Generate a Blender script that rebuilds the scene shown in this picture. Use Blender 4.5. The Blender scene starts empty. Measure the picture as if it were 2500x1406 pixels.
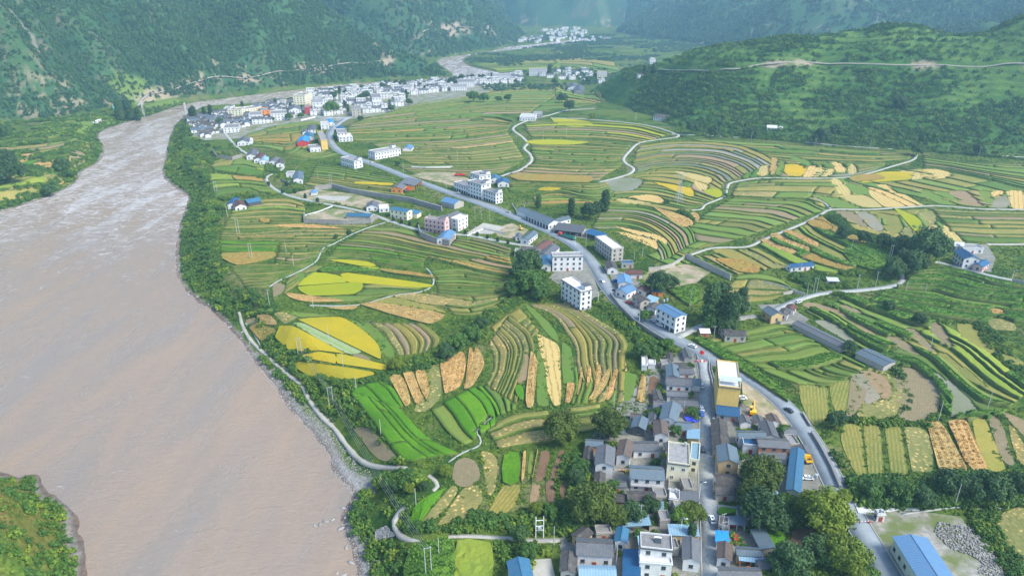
import bpy, bmesh, math, random, time
import numpy as np
from mathutils import Vector, Matrix
T0 = time.time()
R = math.radians
rnd = random.Random(7)
nr = np.random.default_rng(11)
SC = bpy.context.scene
# camera, sky, sun, exposure
CAM_H, PITCH, FOC, PW, PH = 170.0, R(23.5),1690.0,2500.0,1406.0
cam_d = bpy.data.cameras.new('camera')
cam_d.sensor_width = 36.0
cam_d.lens = 36.0 * FOC / PW
cam_d.clip_start = 1.0
cam_d.clip_end = 30000.0
cam = bpy.data.objects.new('camera', cam_d)
SC.collection.objects.link(cam)
cam.location = (0,0, CAM_H)
cam.rotation_euler = (R(90) - PITCH, 0,0)
SC.camera = cam
world = bpy.data.worlds.new('World')
SC.world = world
world.use_nodes = True
wn = world.node_tree
sky = wn.nodes.new('ShaderNodeTexSky')
sky.sky_type = 'NISHITA'
sky.sun_disc = False
SUN_EL, SUN_AZ = R(46), R(118)
sky.sun_elevation = SUN_EL
sky.sun_rotation = SUN_AZ
sky.altitude = 1500
sky.air_density = 1.0
sky.dust_density = 4
sky.ozone_density = 1.0
wn.links.new(sky.outputs[0], wn.nodes['Background'].inputs[0])
wn.nodes['Background'].inputs[1].default_value = 0.105
sun_d = bpy.data.lights.new('sun', 'SUN')
sun_d.energy = 1.5
sun_d.angle = R(20)
sun_d.color = (1.0,0.95,0.84)
sun = bpy.data.objects.new('sun', sun_d)
SC.collection.objects.link(sun)
sv = Vector((math.sin(SUN_AZ) * math.cos(SUN_EL), math.cos(SUN_AZ) * math.cos(SUN_EL), math.sin(SUN_EL)))
sun.rotation_euler = sv.to_track_quat('Z', 'Y').to_euler()
SC.view_settings.view_transform = 'Standard'
SC.view_settings.look = 'None'
SC.view_settings.gamma = 1
SC.view_settings.use_curve_mapping = False
SC.view_settings.exposure = 1.93
SC.cycles.max_bounces = 4
SC.cycles.diffuse_bounces = 2
SC.cycles.glossy_bounces = 2
SC.cycles.transparent_max_bounces = 4
SC.cycles.use_denoising = True
# pixel <-> world
cp, sp = math.cos(PITCH), math.sin(PITCH)
def ray(px, py):
 u = (np.asarray(px, float) - PW / 2) / FOC
 v = (PH / 2 - np.asarray(py, float)) / FOC
 return u, cp + v * sp, -sp + v * cp
def plane_pt(px, py, z=0.0):
 dx, dy, dz = ray(px, py)
 t = (z - CAM_H) / dz
 return np.stack([dx * t, dy * t],-1)
def Z(x0, y0, f, pts):                       # coordinates read in an enlargement of the photograph
 return [(x0 + x / f, y0 + y / f) for x, y in pts]
# numeric helpers
def hash2(ix, iy, seed):
 h = (ix.astype(np.int64) * 374761393 + iy.astype(np.int64) * 668265263 + seed * 1442695041) & 0xffffffff
 h = ((h ^ (h >> 13)) * 1274126177) & 0xffffffff
 h = h ^ (h >> 16)
 return (h & 0xffffff) / float(0xffffff)
def vnoise(x, y, seed=0):
 ix, iy = np.floor(x), np.floor(y)
 fx, fy = x - ix, y - iy
 fx = fx * fx * (3 - 2 * fx); fy = fy * fy * (3 - 2 * fy)
 a = hash2(ix, iy, seed); b = hash2(ix + 1, iy, seed)
 c = hash2(ix, iy + 1, seed); d = hash2(ix + 1, iy + 1, seed)
 return (a * (1 - fx) + b * fx) * (1 - fy) + (c * (1 - fx) + d * fx) * fy
def fbm(x, y, scale, octs=4, seed=0):
 s = 0; a = 0.5; t = 0
 for o in range(octs):
  s = s + a * vnoise(x / scale + 17.3 * o, y / scale - 9.1 * o, seed + o)
  t += a; a *= 0.5; scale *= 0.5
 return s / t
def ridge(x, y, scale, octs=3, seed=0):
 s = 0; a = 0.5; t = 0
 for o in range(octs):
  s = s + a * (1 - np.abs(2 * vnoise(x / scale + 5.7 * o, y / scale + 3.3 * o, seed + o) - 1))
  t += a; a *= 0.5; scale *= 0.5
 return s / t
def sstep(a, b, x):
 t = np.clip((x - a) / (b - a),0,1)
 return t * t * (3 - 2 * t)
def seg_dist(x, y, pts):
 d = np.full(x.shape, 1e18)
 for (x1, y1),(x2, y2) in zip(pts[:-1], pts[1:]):
  vx, vy = x2 - x1, y2 - y1
  L = vx * vx + vy * vy + 1e-9
  t = np.clip(((x - x1) * vx + (y - y1) * vy) / L, 0,1)
  d = np.minimum(d, (x - x1 - t * vx) ** 2 + (y - y1 - t * vy) ** 2)
 return np.sqrt(d)
def in_poly(x, y, poly):
 c = np.zeros(x.shape, bool)
 n = len(poly)
 for i in range(n):
  x1, y1 = poly[i]; x2, y2 = poly[(i + 1) % n]
  if y1 == y2: continue
  c ^= ((y1 > y) != (y2 > y)) & (x < (x2 - x1) * (y - y1) / (y2 - y1) + x1)
 return c
def sdf(x, y, poly):                          # positive inside
 P = list(map(tuple, poly))
 d = seg_dist(x, y, P + [P[0]])
 return np.where(in_poly(x, y, P), d, -d)
def smooth_line(pts, n=4):                    # Catmull-Rom
 P = [np.array(p, float) for p in pts]
 if len(P) < 3: return [tuple(p) for p in P]
 Q = [2 * P[0] - P[1]] + P + [2 * P[-1] - P[-2]]
 out = []
 for i in range(1, len(Q) - 2):
  for k in range(n):
   t = k / n
   out.append(tuple(0.5 * ((2 * Q[i]) + (-Q[i-1] + Q[i+1]) * t + (2*Q[i-1] - 5*Q[i] + 4*Q[i+1] - Q[i+2]) * t*t + (-Q[i-1] + 3*Q[i] - 3*Q[i+1] + Q[i+2]) * t**3)))
 out.append(tuple(P[-1]))
 return out
def smooth_poly(pts, n=3):
 P = [np.array(p, float) for p in pts]; m = len(P); out = []
 for i in range(m):
  a, b, c, d = P[i-1], P[i], P[(i+1) % m], P[(i+2) % m]
  for k in range(n):
   t = k / n
   out.append(tuple(0.5 * ((2*b) + (c-a)*t + (2*a-5*b+4*c-d)*t*t + (3*b-a-3*c+d)*t**3)))
 return out
def resample(pts, n):
 P = np.array(pts, float)
 s = np.concatenate([[0], np.cumsum(np.hypot(*(P[1:] - P[:-1]).T))])
 t = np.linspace(0, s[-1], n)
 return np.stack([np.interp(t, s, P[:, 0]), np.interp(t, s, P[:, 1])],-1)
def length(pts):
 P = np.array(pts, float)
 return float(np.hypot(*(P[1:] - P[:-1]).T).sum())
# the lie of the land
WATER = -12.0
right_bank = [(880,1430),(870,1380),(865,1340),(838,1300),(838,1255),(862,1205),(822,1160),(800,1110),(765,1060),(720,1010),(682,960),(640,905),(600,852),(565,806),(530,768),(490,740),(455,710),(435,680),(430,640),(432,600),(440,545),(455,505),(458,482),(432,462),(405,440),(397,420),(403,385),(412,340),(425,310),(450,285),(470,271),(520,266),(612,259),(662,250),(712,243),(780,232),(860,221),(960,210),(1060,202),(1130,193),(1195,187),(1245,180),(1200,175),(1150,164),(1130,152),(1140,138),(1190,131)]
left_bank = [(0,518),(60,500),(130,476),(185,448),(200,420),(242,398),(256,362),(242,328),(300,303),(370,283),(430,263),(480,251),(540,243),(612,234),(716,222),(800,211),(900,203),(1000,197),(1090,190),(1106,180),(1068,149),(1130,136),(1190,128)]
rb = plane_pt(*np.array(smooth_line(right_bank, 3)).T, WATER)
lb = plane_pt(*np.array(smooth_line(left_bank, 3)).T, WATER)
head = plane_pt(*np.array(smooth_line([(204,1440),(206,1380),(212,1345),(196,1310),(190,1285),(182,1245),(150,1215),(120,1205),(108,1188),(100,1165),(70,1158),(40,1165),(0,1150),(-60,1120)],3)).T, WATER)
far_river = [tuple(lb[-1] + np.array([60,190])), tuple(lb[-1] + np.array([330,560])), tuple(rb[-1] + np.array([360,500])), tuple(rb[-1] + np.array([110,150]))]
river = [(rb[0][0] - 5,60)] + [tuple(p) for p in rb] + far_river[::-1] + [tuple(p) for p in lb[::-1]] + \
  [(-620,330),(-900,260),(-900,130),(-420,190)] + [tuple(p) for p in head[::-1]] + [(head[0][0],60)]
M1 = None
def pw(px, py, z=0.0): return tuple(plane_pt(px, py, z))
nose = pw(1094,190, WATER)
M1 = [pw(-700,330,0), pw(-300,316,0), pw(0,300,0), pw(120,292,0), pw(230,275,0), pw(300,262,-2), pw(345,255,-3), pw(400,244,-5), pw(440,249,WATER), pw(540,240,WATER), pw(612,231,WATER), pw(716,219,WATER), pw(900,200,WATER), pw(1000,195,WATER), nose,
 (nose[0] - 60, nose[1] + 60),(nose[0] - 360, nose[1] + 330),(-900,2550),(-2600,3200),(-3500,1500)]
lbe = [tuple(p) for p in lb]
b70 = pw(1066,147, WATER)
M2 = [(b70[0] - 900, b70[1] - 60),(b70[0] - 330, b70[1] - 70),(b70[0] - 6, b70[1] + 10), tuple(np.array(pw(1130,135,WATER)) + (0,12)), tuple(np.array(pw(1190,127,WATER)) + (0,14)),(lb[-1][0] + 55, lb[-1][1] + 205),(lb[-1][0] + 120, lb[-1][1] + 620),(-60,3900),(-150,5200),(-900,6500),(-3500,6500),(-3500,2600)]
M3 = [(-800,4000),(100,3500),(420,3420),(760,3600),(1500,4000),(2600,6500),(0,8200),(-1800,7000)]
M4 = [(430,3050),(600,2500),(640,2150),(760,1980),(1000,1900),(1700,1750),(3200,1700),(5000,4500),(1500,5200),(620,3900)]
M6 = [(760,1500),(900,1330),(1200,1180),(1700,1100),(2700,900),(3400,1500),(2600,2300),(1300,2100),(900,1800)]
ctl = []
def hill_ctl(px, py, pyf, slope):
 xf, yf = plane_pt(px, pyf, 2.0)
 dx, dy, dz = ray(px, py)
 k = dz / math.hypot(dx, dy)
 df = math.hypot(xf, yf)
 t = (CAM_H - 2 + k * df) / (slope - k)
 s = (df + t) / df
 ctl.append((xf * s, yf * s, 2 + slope * t))
 return xf, yf, s, t
feet = [(1440,232),(1520,262),(1600,292),(1700,330),(1850,348),(2000,358),(2200,380),(2400,392),(2650,400)]
for px, py in feet:
 x, y = plane_pt(px, py, 0); ctl.append((x, y, 0)); ctl.append((x * 0.9, y * 0.9,-12))
for px, py, pyf, sl in [(1510,178,255,.36),(1600,150,292,.38),(1660,131,318,.40),(1780,110,336,.42),(1900,92,350,.43),(2000,80,355,.43),(2100,62,362,.42),(2220,72,370,.40),(2330,84,380,.40),(2400,45,388,.47),(2500,22,394,.50),(2650,-20,400,.5),
      (1700,215,330,.40),(1900,225,350,.34),(2100,225,362,.34),(2300,225,378,.34),(2500,225,394,.34)]:
 xf, yf, s, t = hill_ctl(px, py, pyf, sl)
 if py < 180:
  for e, dz in ((70,-14),(200,-70),(420,-130)):
   r = math.hypot(xf * s, yf * s); q = (r + e) / r
   ctl.append((xf * s * q, yf * s * q, 2 + sl * t + dz))
ctl += [(120,1180,-25),(160,1400,-35),(300,1500,-40),(100,1300,-30),(500,2000,-60),(1600,300,30),(1500,1700,-60)]
CT = np.array(ctl)
def _tps(r2): return 0.5 * r2 * np.log(r2 + 1e-6)
cs = 1000.0
CX = CT[:, :2] / cs
Kk = _tps(((CX[:, None] - CX[None]) ** 2).sum(-1)) + np.eye(len(CX)) * 2e-4
Pm = np.concatenate([np.ones((len(CX),1)), CX],1)
Am = np.block([[Kk, Pm],[Pm.T, np.zeros((3,3))]])
Wt = np.linalg.solve(Am, np.concatenate([CT[:, 2], np.zeros(3)]))
def hillz(x, y):
 x = x / cs; y = y / cs
 z = Wt[-3] + Wt[-2] * x + Wt[-1] * y
 for (cx, cy), w in zip(CX, Wt[:-3]):
  z = z + w * _tps((x - cx) ** 2 + (y - cy) ** 2)
 return z
def H(x, y, detail=True):
 x = np.asarray(x, float); y = np.asarray(y, float)
 dr = -sdf(x, y, river)
 jag = (fbm(x, y, 14,3,5) - .5) * 5 * sstep(0,6, dr)
 d = dr + jag
 base = np.where(dr < 0, WATER - 2.5 * sstep(0,8,-dr), WATER + 0.9 * sstep(0,5, d) + 11.1 * (1 - .6 * sstep(900,1400, y)) * sstep(5,27, d))
 base = base + np.clip(d - 27,0,600) * 0.006
 hd = (y < 420) & (x < -.55 * y)
 base = base + np.where(hd & (dr > 0), sstep(4,30, dr) * (12 + 14 * fbm(x, y, 18,3,9)),0)
 z = base
 def mount(poly, slope, cap, seed, amp, far=1.0, ax=0.0):
  s = sdf(x, y, poly)
  s = np.maximum(s, 0)
  g = sstep(0,160 * far, s)
  ca, sa = math.cos(ax), math.sin(ax)
  wv = (fbm(x, y, 260 * far, 2, seed + 3) - .5) * 120 * far
  n = .45 * ridge(x, y, 330 * far, 3, seed) + .55 * ridge(x * ca + y * sa + wv, (-x * sa + y * ca) * .28,150 * far, 3, seed + 5)
  n2 = fbm(x, y, 70,3, seed + 9)
  h = s * slope * (1 - 0.25 * s / (s + 900 * far)) + g * (n - .55) * amp + (n2 - .5) * 22 * sstep(0,60, s)
  return np.where(s > 0, np.minimum(np.maximum(h, 0), cap + 40 * n),0)
 z = z + mount(M1, .80,270,21,200,1.0, .90)
 z = z + mount(M2, .85,300,31,280,1.4,1.15)
 z = z + mount(M3, .75,340,41,330,2.2,0.1)
 z = z + mount(M4, .42,280,51,230,1.6,1.9)
 z = z + mount(M6, .46,280,61,120,1.2)
 hz = hillz(x, y)
 w = sstep(0,60, x - 0.06 * y) * sstep(2200,1750, y)
 lump = (fbm(x, y, 60,4,71) - .5) * 14
 hz = hz + lump * sstep(0,20, hz)
 st = 7.0; q = hz / st; fq = q - np.floor(q)
 hz2 = (np.floor(q) + sstep(.45, .95, fq)) * st           # old terraces on the hill
 hz = np.where(hz > 0,0.45 * hz + 0.55 * hz2, hz)
 z = np.maximum(z, z * 0 + np.where(w > 0, hz * w, -99) + np.where(z > 30,0,0))
 if detail:
  z = z + (fbm(x, y, 9,2,81) - .5) * 0.14 * sstep(2,10, dr)
 return z
_far = np.geomspace(150,9000,520)
def gp(px, py, h=0.0, it=True):
 """point on the land (raised by h) seen from the camera in this direction"""
 dx, dy, dz = ray(px, py)
 n = math.hypot(dx, dy)
 X = dx / n * _far; Y = dy / n * _far; Zr = CAM_H + dz / n * _far
 g = H(X, Y, False) + h
 k = np.nonzero(Zr <= g)[0]
 if len(k) == 0:
  return X[-1], Y[-1], g[-1]
 k = k[0]
 if k == 0: return X[0], Y[0], g[0]
 a, b = _far[k-1], _far[k]
 r = np.linspace(a, b, 24)
 X = dx / n * r; Y = dy / n * r; Zr = CAM_H + dz / n * r
 g = H(X, Y, False) + h
 j = np.nonzero(Zr <= g)[0]
 j = j[0] if len(j) else 23
 return float(X[j]), float(Y[j]), float(g[j])
GX0, GX1, GY0, GY1, GS = -700.0,1300.0,60.0,2100.0,4.0
gx = np.arange(GX0, GX1 + GS, GS); gy = np.arange(GY0, GY1 + GS, GS)
GXX, GYY = np.meshgrid(gx, gy)
GH = H(GXX, GYY, False)
def Hq(x, y):
 x = np.asarray(x, float); y = np.asarray(y, float)
 u = np.clip((x - GX0) / GS, 0, len(gx) - 1.001); v = np.clip((y - GY0) / GS, 0, len(gy) - 1.001)
 i = u.astype(int); j = v.astype(int); fu = u - i; fv = v - j
 return (GH[j, i] * (1-fu) + GH[j, i+1] * fu) * (1-fv) + (GH[j+1, i] * (1-fu) + GH[j+1, i+1] * fu) * fv
def gq(px, py, h=0.0):
 """fast version for the plain, many points"""
 px = np.atleast_1d(np.asarray(px, float)); py = np.atleast_1d(np.asarray(py, float))
 dx, dy, dz = ray(px, py)
 z = np.zeros(len(px))
 rr = np.geomspace(150,2050,420)
 n = np.hypot(dx, dy)
 X = (dx / n)[:, None] * rr; Y = (dy / n)[:, None] * rr; Zr = CAM_H + (dz / n)[:, None] * rr
 G = Hq(X, Y) + h
 under = Zr <= G
 k = np.where(under.any(1), under.argmax(1), len(rr) - 1); k = np.maximum(k, 1)
 I = np.arange(len(px))
 f0 = (Zr - G)[I, k-1]; f1 = (Zr - G)[I, k]
 t = np.clip(f0 / (f0 - f1 + 1e-9),0,1)
 r = rr[k-1] + (rr[k] - rr[k-1]) * t
 return np.stack([dx / n * r, dy / n * r],-1)
print('land', round(time.time() - T0,1))
# objects and materials helpers
COL = SC.collection
def link(o, parent=None):
 COL.objects.link(o)
 if parent is not None: o.parent = parent
 return o
def tag(o, label=None, cat=None, group=None, kind=None):
 if label: o['label'] = label
 if cat: o['category'] = cat
 if group: o['group'] = group
 if kind: o['kind'] = kind
 return o
def empty(name, loc, rz=0, label=None, cat=None, group=None):
 o = bpy.data.objects.new(name, None); link(o)
 o.empty_display_size = 0.5
 o.location = loc; o.rotation_euler = (0,0, rz)
 return tag(o, label, cat, group)
def np_mesh(name, V, F, mats=(), fm=None, smooth=False, uvw=None):
 """V (n,3), F list/array of tris or quads"""
 me = bpy.data.meshes.new(name)
 V = np.asarray(V, np.float32)
 if isinstance(F, np.ndarray):
  n, k = F.shape
  me.vertices.add(len(V)); me.vertices.foreach_set('co', V.ravel())
  me.loops.add(n * k); me.loops.foreach_set('vertex_index', F.astype(np.int32).ravel())
  me.polygons.add(n)
  me.polygons.foreach_set('loop_start', np.arange(0, n * k, k, dtype=np.int32))
  me.polygons.foreach_set('loop_total', np.full(n, k, np.int32))
  if fm is not None: me.polygons.foreach_set('material_index', np.asarray(fm, np.int32))
  if smooth: me.polygons.foreach_set('use_smooth', np.ones(n, bool))
  me.update(calc_edges=True)
 else:
  me.from_pydata([tuple(v) for v in V],[], F)
  if fm is not None:
   for p, m in zip(me.polygons, fm): p.material_index = m
  if smooth:
   for p in me.polygons: p.use_smooth = True
 for m in mats: me.materials.append(m)
 return me
def mesh_obj(name, me, parent=None, loc=(0,0,0)):
 o = bpy.data.objects.new(name, me); link(o, parent); o.location = loc
 return o
class NT:
 def __init__(s, name):
  s.m = bpy.data.materials.new(name); s.m.use_nodes = True
  s.t = s.m.node_tree; s.b = s.t.nodes['Principled BSDF']
  s.b.inputs['Specular IOR Level'].default_value = 0.2
 def n(s, ty, **k):
  x = s.t.nodes.new(ty)
  for a, v in k.items(): setattr(x, a, v)
  return x
 def l(s, a, b): s.t.links.new(a, b)
 def coord(s, kind='pos'):
  if kind == 'pos': return s.n('ShaderNodeNewGeometry').outputs['Position']
  return s.n('ShaderNodeTexCoord').outputs['Object']
 def noise(s, scale, detail=4, rough=.6, vec=None, dist=0, out=0):
  x = s.n('ShaderNodeTexNoise'); x.inputs['Scale'].default_value = scale
  x.inputs['Detail'].default_value = detail; x.inputs['Roughness'].default_value = rough
  x.inputs['Distortion'].default_value = dist
  if vec is not None: s.l(vec, x.inputs['Vector'])
  return x.outputs[out]
 def ramp(s, fac, stops):
  x = s.n('ShaderNodeValToRGB'); e = x.color_ramp.elements
  while len(e) < len(stops): e.new(.5)
  for q, (p, c) in zip(e, stops):
   q.position = p; q.color = (c[0], c[1], c[2],1) if not isinstance(c, (int, float)) else (c, c, c, 1)
  s.l(fac, x.inputs[0]); return x.outputs[0]
 def mix(s, f, a, b, mode='MIX'):
  x = s.n('ShaderNodeMixRGB', blend_type=mode)
  for k, v in ((0, f),(1, a),(2, b)):
   if isinstance(v, (int, float)): x.inputs[k].default_value = v if k == 0 else (v, v, v, 1)
   elif isinstance(v, tuple): x.inputs[k].default_value = (*v, 1)
   else: s.l(v, x.inputs[k])
  return x.outputs[0]
 def math(s, op, a, b=0):
  x = s.n('ShaderNodeMath', operation=op)
  for k, v in ((0, a),(1, b)):
   if isinstance(v, (int, float)): x.inputs[k].default_value = v
   else: s.l(v, x.inputs[k])
  return x.outputs[0]
 def scalev(s, vec, sc, rot=(0,0,0)):
  x = s.n('ShaderNodeMapping'); x.inputs['Scale'].default_value = sc; x.inputs['Rotation'].default_value = rot
  s.l(vec, x.inputs[0]); return x.outputs[0]
 def bump(s, h, st=.5, d=.1):
  x = s.n('ShaderNodeBump'); x.inputs['Strength'].default_value = st; x.inputs['Distance'].default_value = d
  s.l(h, x.inputs['Height']); s.l(x.outputs[0], s.b.inputs['Normal']); return x
 def done(s, col, rough=.85, spec=.2):
  if isinstance(col, tuple): s.b.inputs['Base Color'].default_value = (*col, 1)
  else: s.l(col, s.b.inputs['Base Color'])
  s.b.inputs['Roughness'].default_value = rough
  s.b.inputs['Specular IOR Level'].default_value = spec
  return s.m
def var_mat(name, c1, c2, scale=.4, rough=.85, c3=None, s3=.05, bump=0, spec=.2, obj=False):
 k = NT(name); p = k.coord('obj' if obj else 'pos')
 f = k.noise(scale, 5, .65, p)
 col = k.ramp(f, [(.33, c1),(.67, c2)])
 if c3 is not None:
  g = k.ramp(k.noise(s3,3, .6, p),[(.42,0.),(.62,1.)])
  col = k.mix(g, col, c3)
 if bump: k.bump(f, .6, bump)
 return k.done(col, rough, spec)
# ground sheet
NA, ND = 900,1050
ang = np.linspace(R(-52), R(50), NA)
rad = np.geomspace(85,9000, ND)
AA, RR = np.meshgrid(ang, rad)
TX = RR * np.sin(AA); TY = RR * np.cos(AA)
TZ = np.concatenate([H(a, b) for a, b in zip(np.array_split(TX, 12), np.array_split(TY, 12))])
i = np.arange(ND - 1)[:, None] * NA + np.arange(NA - 1)[None]
F = np.stack([i, i + 1, i + NA + 1, i + NA],-1).reshape(-1,4)
def lerp(a, b, t): return a + (np.asarray(b) - a) * t[..., None]
sl = np.zeros_like(TZ)
gyy = np.gradient(TZ, axis=0) / np.gradient(RR, axis=0)
gxx = np.gradient(TZ, axis=1) / (np.gradient(AA, axis=1) * RR)
sl = np.hypot(gxx, gyy)
dr = -sdf(TX, TY, river)
n1 = fbm(TX, TY, 45,5,3); n2 = fbm(TX, TY, 9,4,4); n3 = fbm(TX, TY, 160,4,6); n4 = fbm(TX, TY, 3,3,14)
C = np.zeros(TX.shape + (3,))
C[:] = (.075, .120, .020)
C = lerp(C, (.035, .080, .018), sstep(.45, .62, n2))
C = lerp(C, (.105, .150, .030), sstep(.50, .68, n1) * .7)
C = lerp(C, (.16, .15, .07), sstep(.60, .72, fbm(TX, TY, 25,4,8)) * .6)
s1 = np.maximum.reduce([sdf(TX, TY, M1), sdf(TX, TY, M2), sdf(TX, TY, M3), sdf(TX, TY, M4), sdf(TX, TY, M6)])
mt = sstep(-5,12, s1)
Cm = np.zeros_like(C); Cm[:] = (.038, .094, .042)
Cm = lerp(Cm, (.034, .084, .038), sstep(.42, .62, n2))
Cm = lerp(Cm, (.050, .105, .042), sstep(.52, .66, n1) * .5)
Cm = lerp(Cm, (.130, .115, .085), sstep(.56, .68, n3) * sstep(.45, .6, n2) * .75)
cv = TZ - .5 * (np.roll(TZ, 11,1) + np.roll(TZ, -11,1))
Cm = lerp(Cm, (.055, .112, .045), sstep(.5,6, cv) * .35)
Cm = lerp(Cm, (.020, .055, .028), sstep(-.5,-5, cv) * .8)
def cvq(x, y):
 i = np.clip((np.log(np.hypot(x, y) / rad[0]) / np.log(rad[1] / rad[0])).astype(int),0, ND - 1); j = np.clip(((np.arctan2(x, y) - ang[0]) / (ang[1] - ang[0])).astype(int),0, NA - 1)
 return cv[i, j]
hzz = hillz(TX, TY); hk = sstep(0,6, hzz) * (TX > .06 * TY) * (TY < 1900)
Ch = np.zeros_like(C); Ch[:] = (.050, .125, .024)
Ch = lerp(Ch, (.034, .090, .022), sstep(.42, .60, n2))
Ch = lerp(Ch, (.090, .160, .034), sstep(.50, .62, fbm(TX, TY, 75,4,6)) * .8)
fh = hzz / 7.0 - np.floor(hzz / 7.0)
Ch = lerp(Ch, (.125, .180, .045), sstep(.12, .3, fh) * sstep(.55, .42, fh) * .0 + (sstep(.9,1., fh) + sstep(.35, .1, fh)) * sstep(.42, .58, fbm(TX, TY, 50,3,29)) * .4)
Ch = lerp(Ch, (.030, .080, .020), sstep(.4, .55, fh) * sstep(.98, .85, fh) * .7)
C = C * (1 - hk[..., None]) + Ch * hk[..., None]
lk = (TX < -.55 * TY) & (TY < 420)
C = np.where(lk[..., None], lerp(lerp(np.zeros_like(C) + (.125, .13, .03),(.07, .14, .024), sstep(.4, .6, n1)),(.22, .15, .06), sstep(.55, .68, n2) * .7), C)
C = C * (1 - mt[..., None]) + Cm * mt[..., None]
CLIFF = [(345,247),(380,230),(440,215),(500,197),(560,190),(650,183),(730,173),(800,166),(870,157),(950,149)]
HILLR = [(1606,174),(1700,176),(1780,173),(1850,161),(1900,157),(2000,156),(2150,158),(2300,160),(2450,160),(2540,160)]
M2R = [(1010,84),(1060,76),(1110,72),(1160,70),(1200,72)]
def wfar(px): return [gp(*p)[:2] for p in px]
GRS = wfar([(250,182),(330,180),(375,212),(430,240),(480,258),(410,276),(345,262),(290,235)]); SCR = wfar([(22,24),(45,50),(60,72),(78,92),(92,124)])
C = lerp(C, lerp(np.zeros_like(C) + (.10, .18, .035),(.15, .20, .05), n2), sstep(-6,14, sdf(TX, TY, GRS) + (n2 - .5) * 30) * .9)
C = lerp(C, (.22, .21, .16), sstep(6,2, seg_dist(TX, TY, SCR) + (n2 - .5) * 10) * .7)
CLW, HLW, M2W = wfar(CLIFF), wfar(HILLR), wfar(M2R)
for W_, wd_, k1 in ((CLW, 16, .52),(HLW, 9, .56),(M2W, 22, .52)):
 dd = seg_dist(TX, TY, W_)
 sc_ = sstep(wd_, wd_ * .3, dd + (n2 - .5) * wd_) * sstep(k1 - .08, k1 + .05, fbm(TX, TY, 38,3,19))
 C = lerp(C, (.34, .27, .20), sc_ * .85)
sl_ = sstep(.60, .68, fbm(TX, TY, 55,3,23)) * mt * sstep(120,20, TZ) * sstep(.5, .62, n2)
C = lerp(C, (.30, .24, .17), sl_ * .7)
sh = sstep(6,3, dr + (n2 - .5) * 8)
sh = np.where(TY < 330, sh, sstep(3.2,1.6, dr + (n2 - .5) * 3))
C = lerp(C, (.20, .19, .175), sh * .85)
C = lerp(C, (.20, .15, .11), sstep(2.2, .5, dr + (n4 - .5) * 2) * .9)
beach = gp_plane = plane_pt(*np.array([(690,975),(720,985),(765,1040),(812,1095),(850,1140),(905,1172),(918,1200),(880,1215),(862,1240),(868,1300),(885,1350),(905,1440),(860,1440),(850,1330),(825,1300),(830,1240),(850,1205),(790,1110)]).T, WATER + 2)
bs = sdf(TX, TY, [tuple(p) for p in beach])
C = lerp(C, lerp(np.zeros_like(C) + (.15, .155, .155),(.33, .33, .32), n4), sstep(-1.5,1.5, bs + (n2 - .5) * 5) * .92)
C = lerp(C, (.12, .10, .085), sstep(2.6, .9, dr) * (TY < 420) * .9)
C = np.where((dr < 0)[..., None], np.array((.16, .11, .08)), C)
C = np.clip(C, 0,1)
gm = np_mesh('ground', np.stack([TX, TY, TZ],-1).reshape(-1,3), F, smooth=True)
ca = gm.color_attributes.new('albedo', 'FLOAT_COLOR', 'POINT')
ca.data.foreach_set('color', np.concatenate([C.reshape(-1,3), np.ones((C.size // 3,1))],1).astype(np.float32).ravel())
k = NT('ground_cover')
a = k.n('ShaderNodeAttribute', attribute_name='albedo').outputs['Color']
p = k.coord()
f = k.noise(.55,6, .7, p)
col = k.mix(1.0, a, k.ramp(f, [(.3, .55),(.7,1.45)]), 'MULTIPLY')
k.bump(f, .7, .6)
gm.materials.append(k.done(col, .95, .05))
tag(mesh_obj('ground', gm), kind='structure')
# river
wx = np.concatenate([np.geomspace(85,4200,420)])
wa = np.linspace(R(-56), R(14),420)
WA, WR = np.meshgrid(wa, wx)
WX = WR * np.sin(WA); WY = WR * np.cos(WA)
i = np.arange(len(wx) - 1)[:, None] * len(wa) + np.arange(len(wa) - 1)[None]
Fw = np.stack([i, i + 1, i + len(wa) + 1, i + len(wa)],-1).reshape(-1,4)
wd = sdf(WX, WY, river)
keep = (wd.ravel()[Fw] > -14).any(1)
Fw = Fw[keep]
WZ = WATER + (fbm(WX, WY * .6,7,3,91) - .5) * .35
used = np.unique(Fw); remap = np.full(WX.size, -1); remap[used] = np.arange(len(used))
wm = np_mesh('river', np.stack([WX, WY, WZ],-1).reshape(-1,3)[used], remap[Fw], smooth=True)
k = NT('muddy_water'); p = k.coord()
v1 = k.scalev(p, (.042, .009, .02),(0,0, R(-22)))
f1 = k.noise(1,5, .55, v1, .8)
v2 = k.scalev(p, (.11, .26, .1),(0,0, R(-30)))
f2 = k.noise(1,8, .72, v2,1.2)
v3 = k.scalev(p, (.55,1.3, .3),(0,0, R(-25)))
f3 = k.noise(1,6, .7, v3, .6)
mud = k.ramp(f1,[(.3,(.315, .235, .165)),(.52,(.275, .22, .17)),(.72,(.235, .205, .175))])
sx = k.n('ShaderNodeSeparateXYZ'); k.l(p, sx.inputs[0])
rough_reach = k.n('ShaderNodeMapRange'); k.l(sx.outputs[1], rough_reach.inputs[0])
rough_reach.inputs[1].default_value = 330; rough_reach.inputs[2].default_value = 620; rough_reach.inputs[3].default_value = -.035; rough_reach.inputs[4].default_value = .12
fo = k.math('ADD', k.math('ADD', k.math('MULTIPLY', f2, .75), k.math('MULTIPLY', f1, .25)), rough_reach.outputs[0])
foam = k.ramp(fo, [(.585,0.),(.70,1.)])
col = k.mix(k.math('MULTIPLY', foam, .75), mud, (.60, .58, .56))
h = k.math('ADD', k.math('MULTIPLY', f2,1.0), k.math('MULTIPLY', f3, .8))
k.bump(h, .6, .9)
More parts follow.
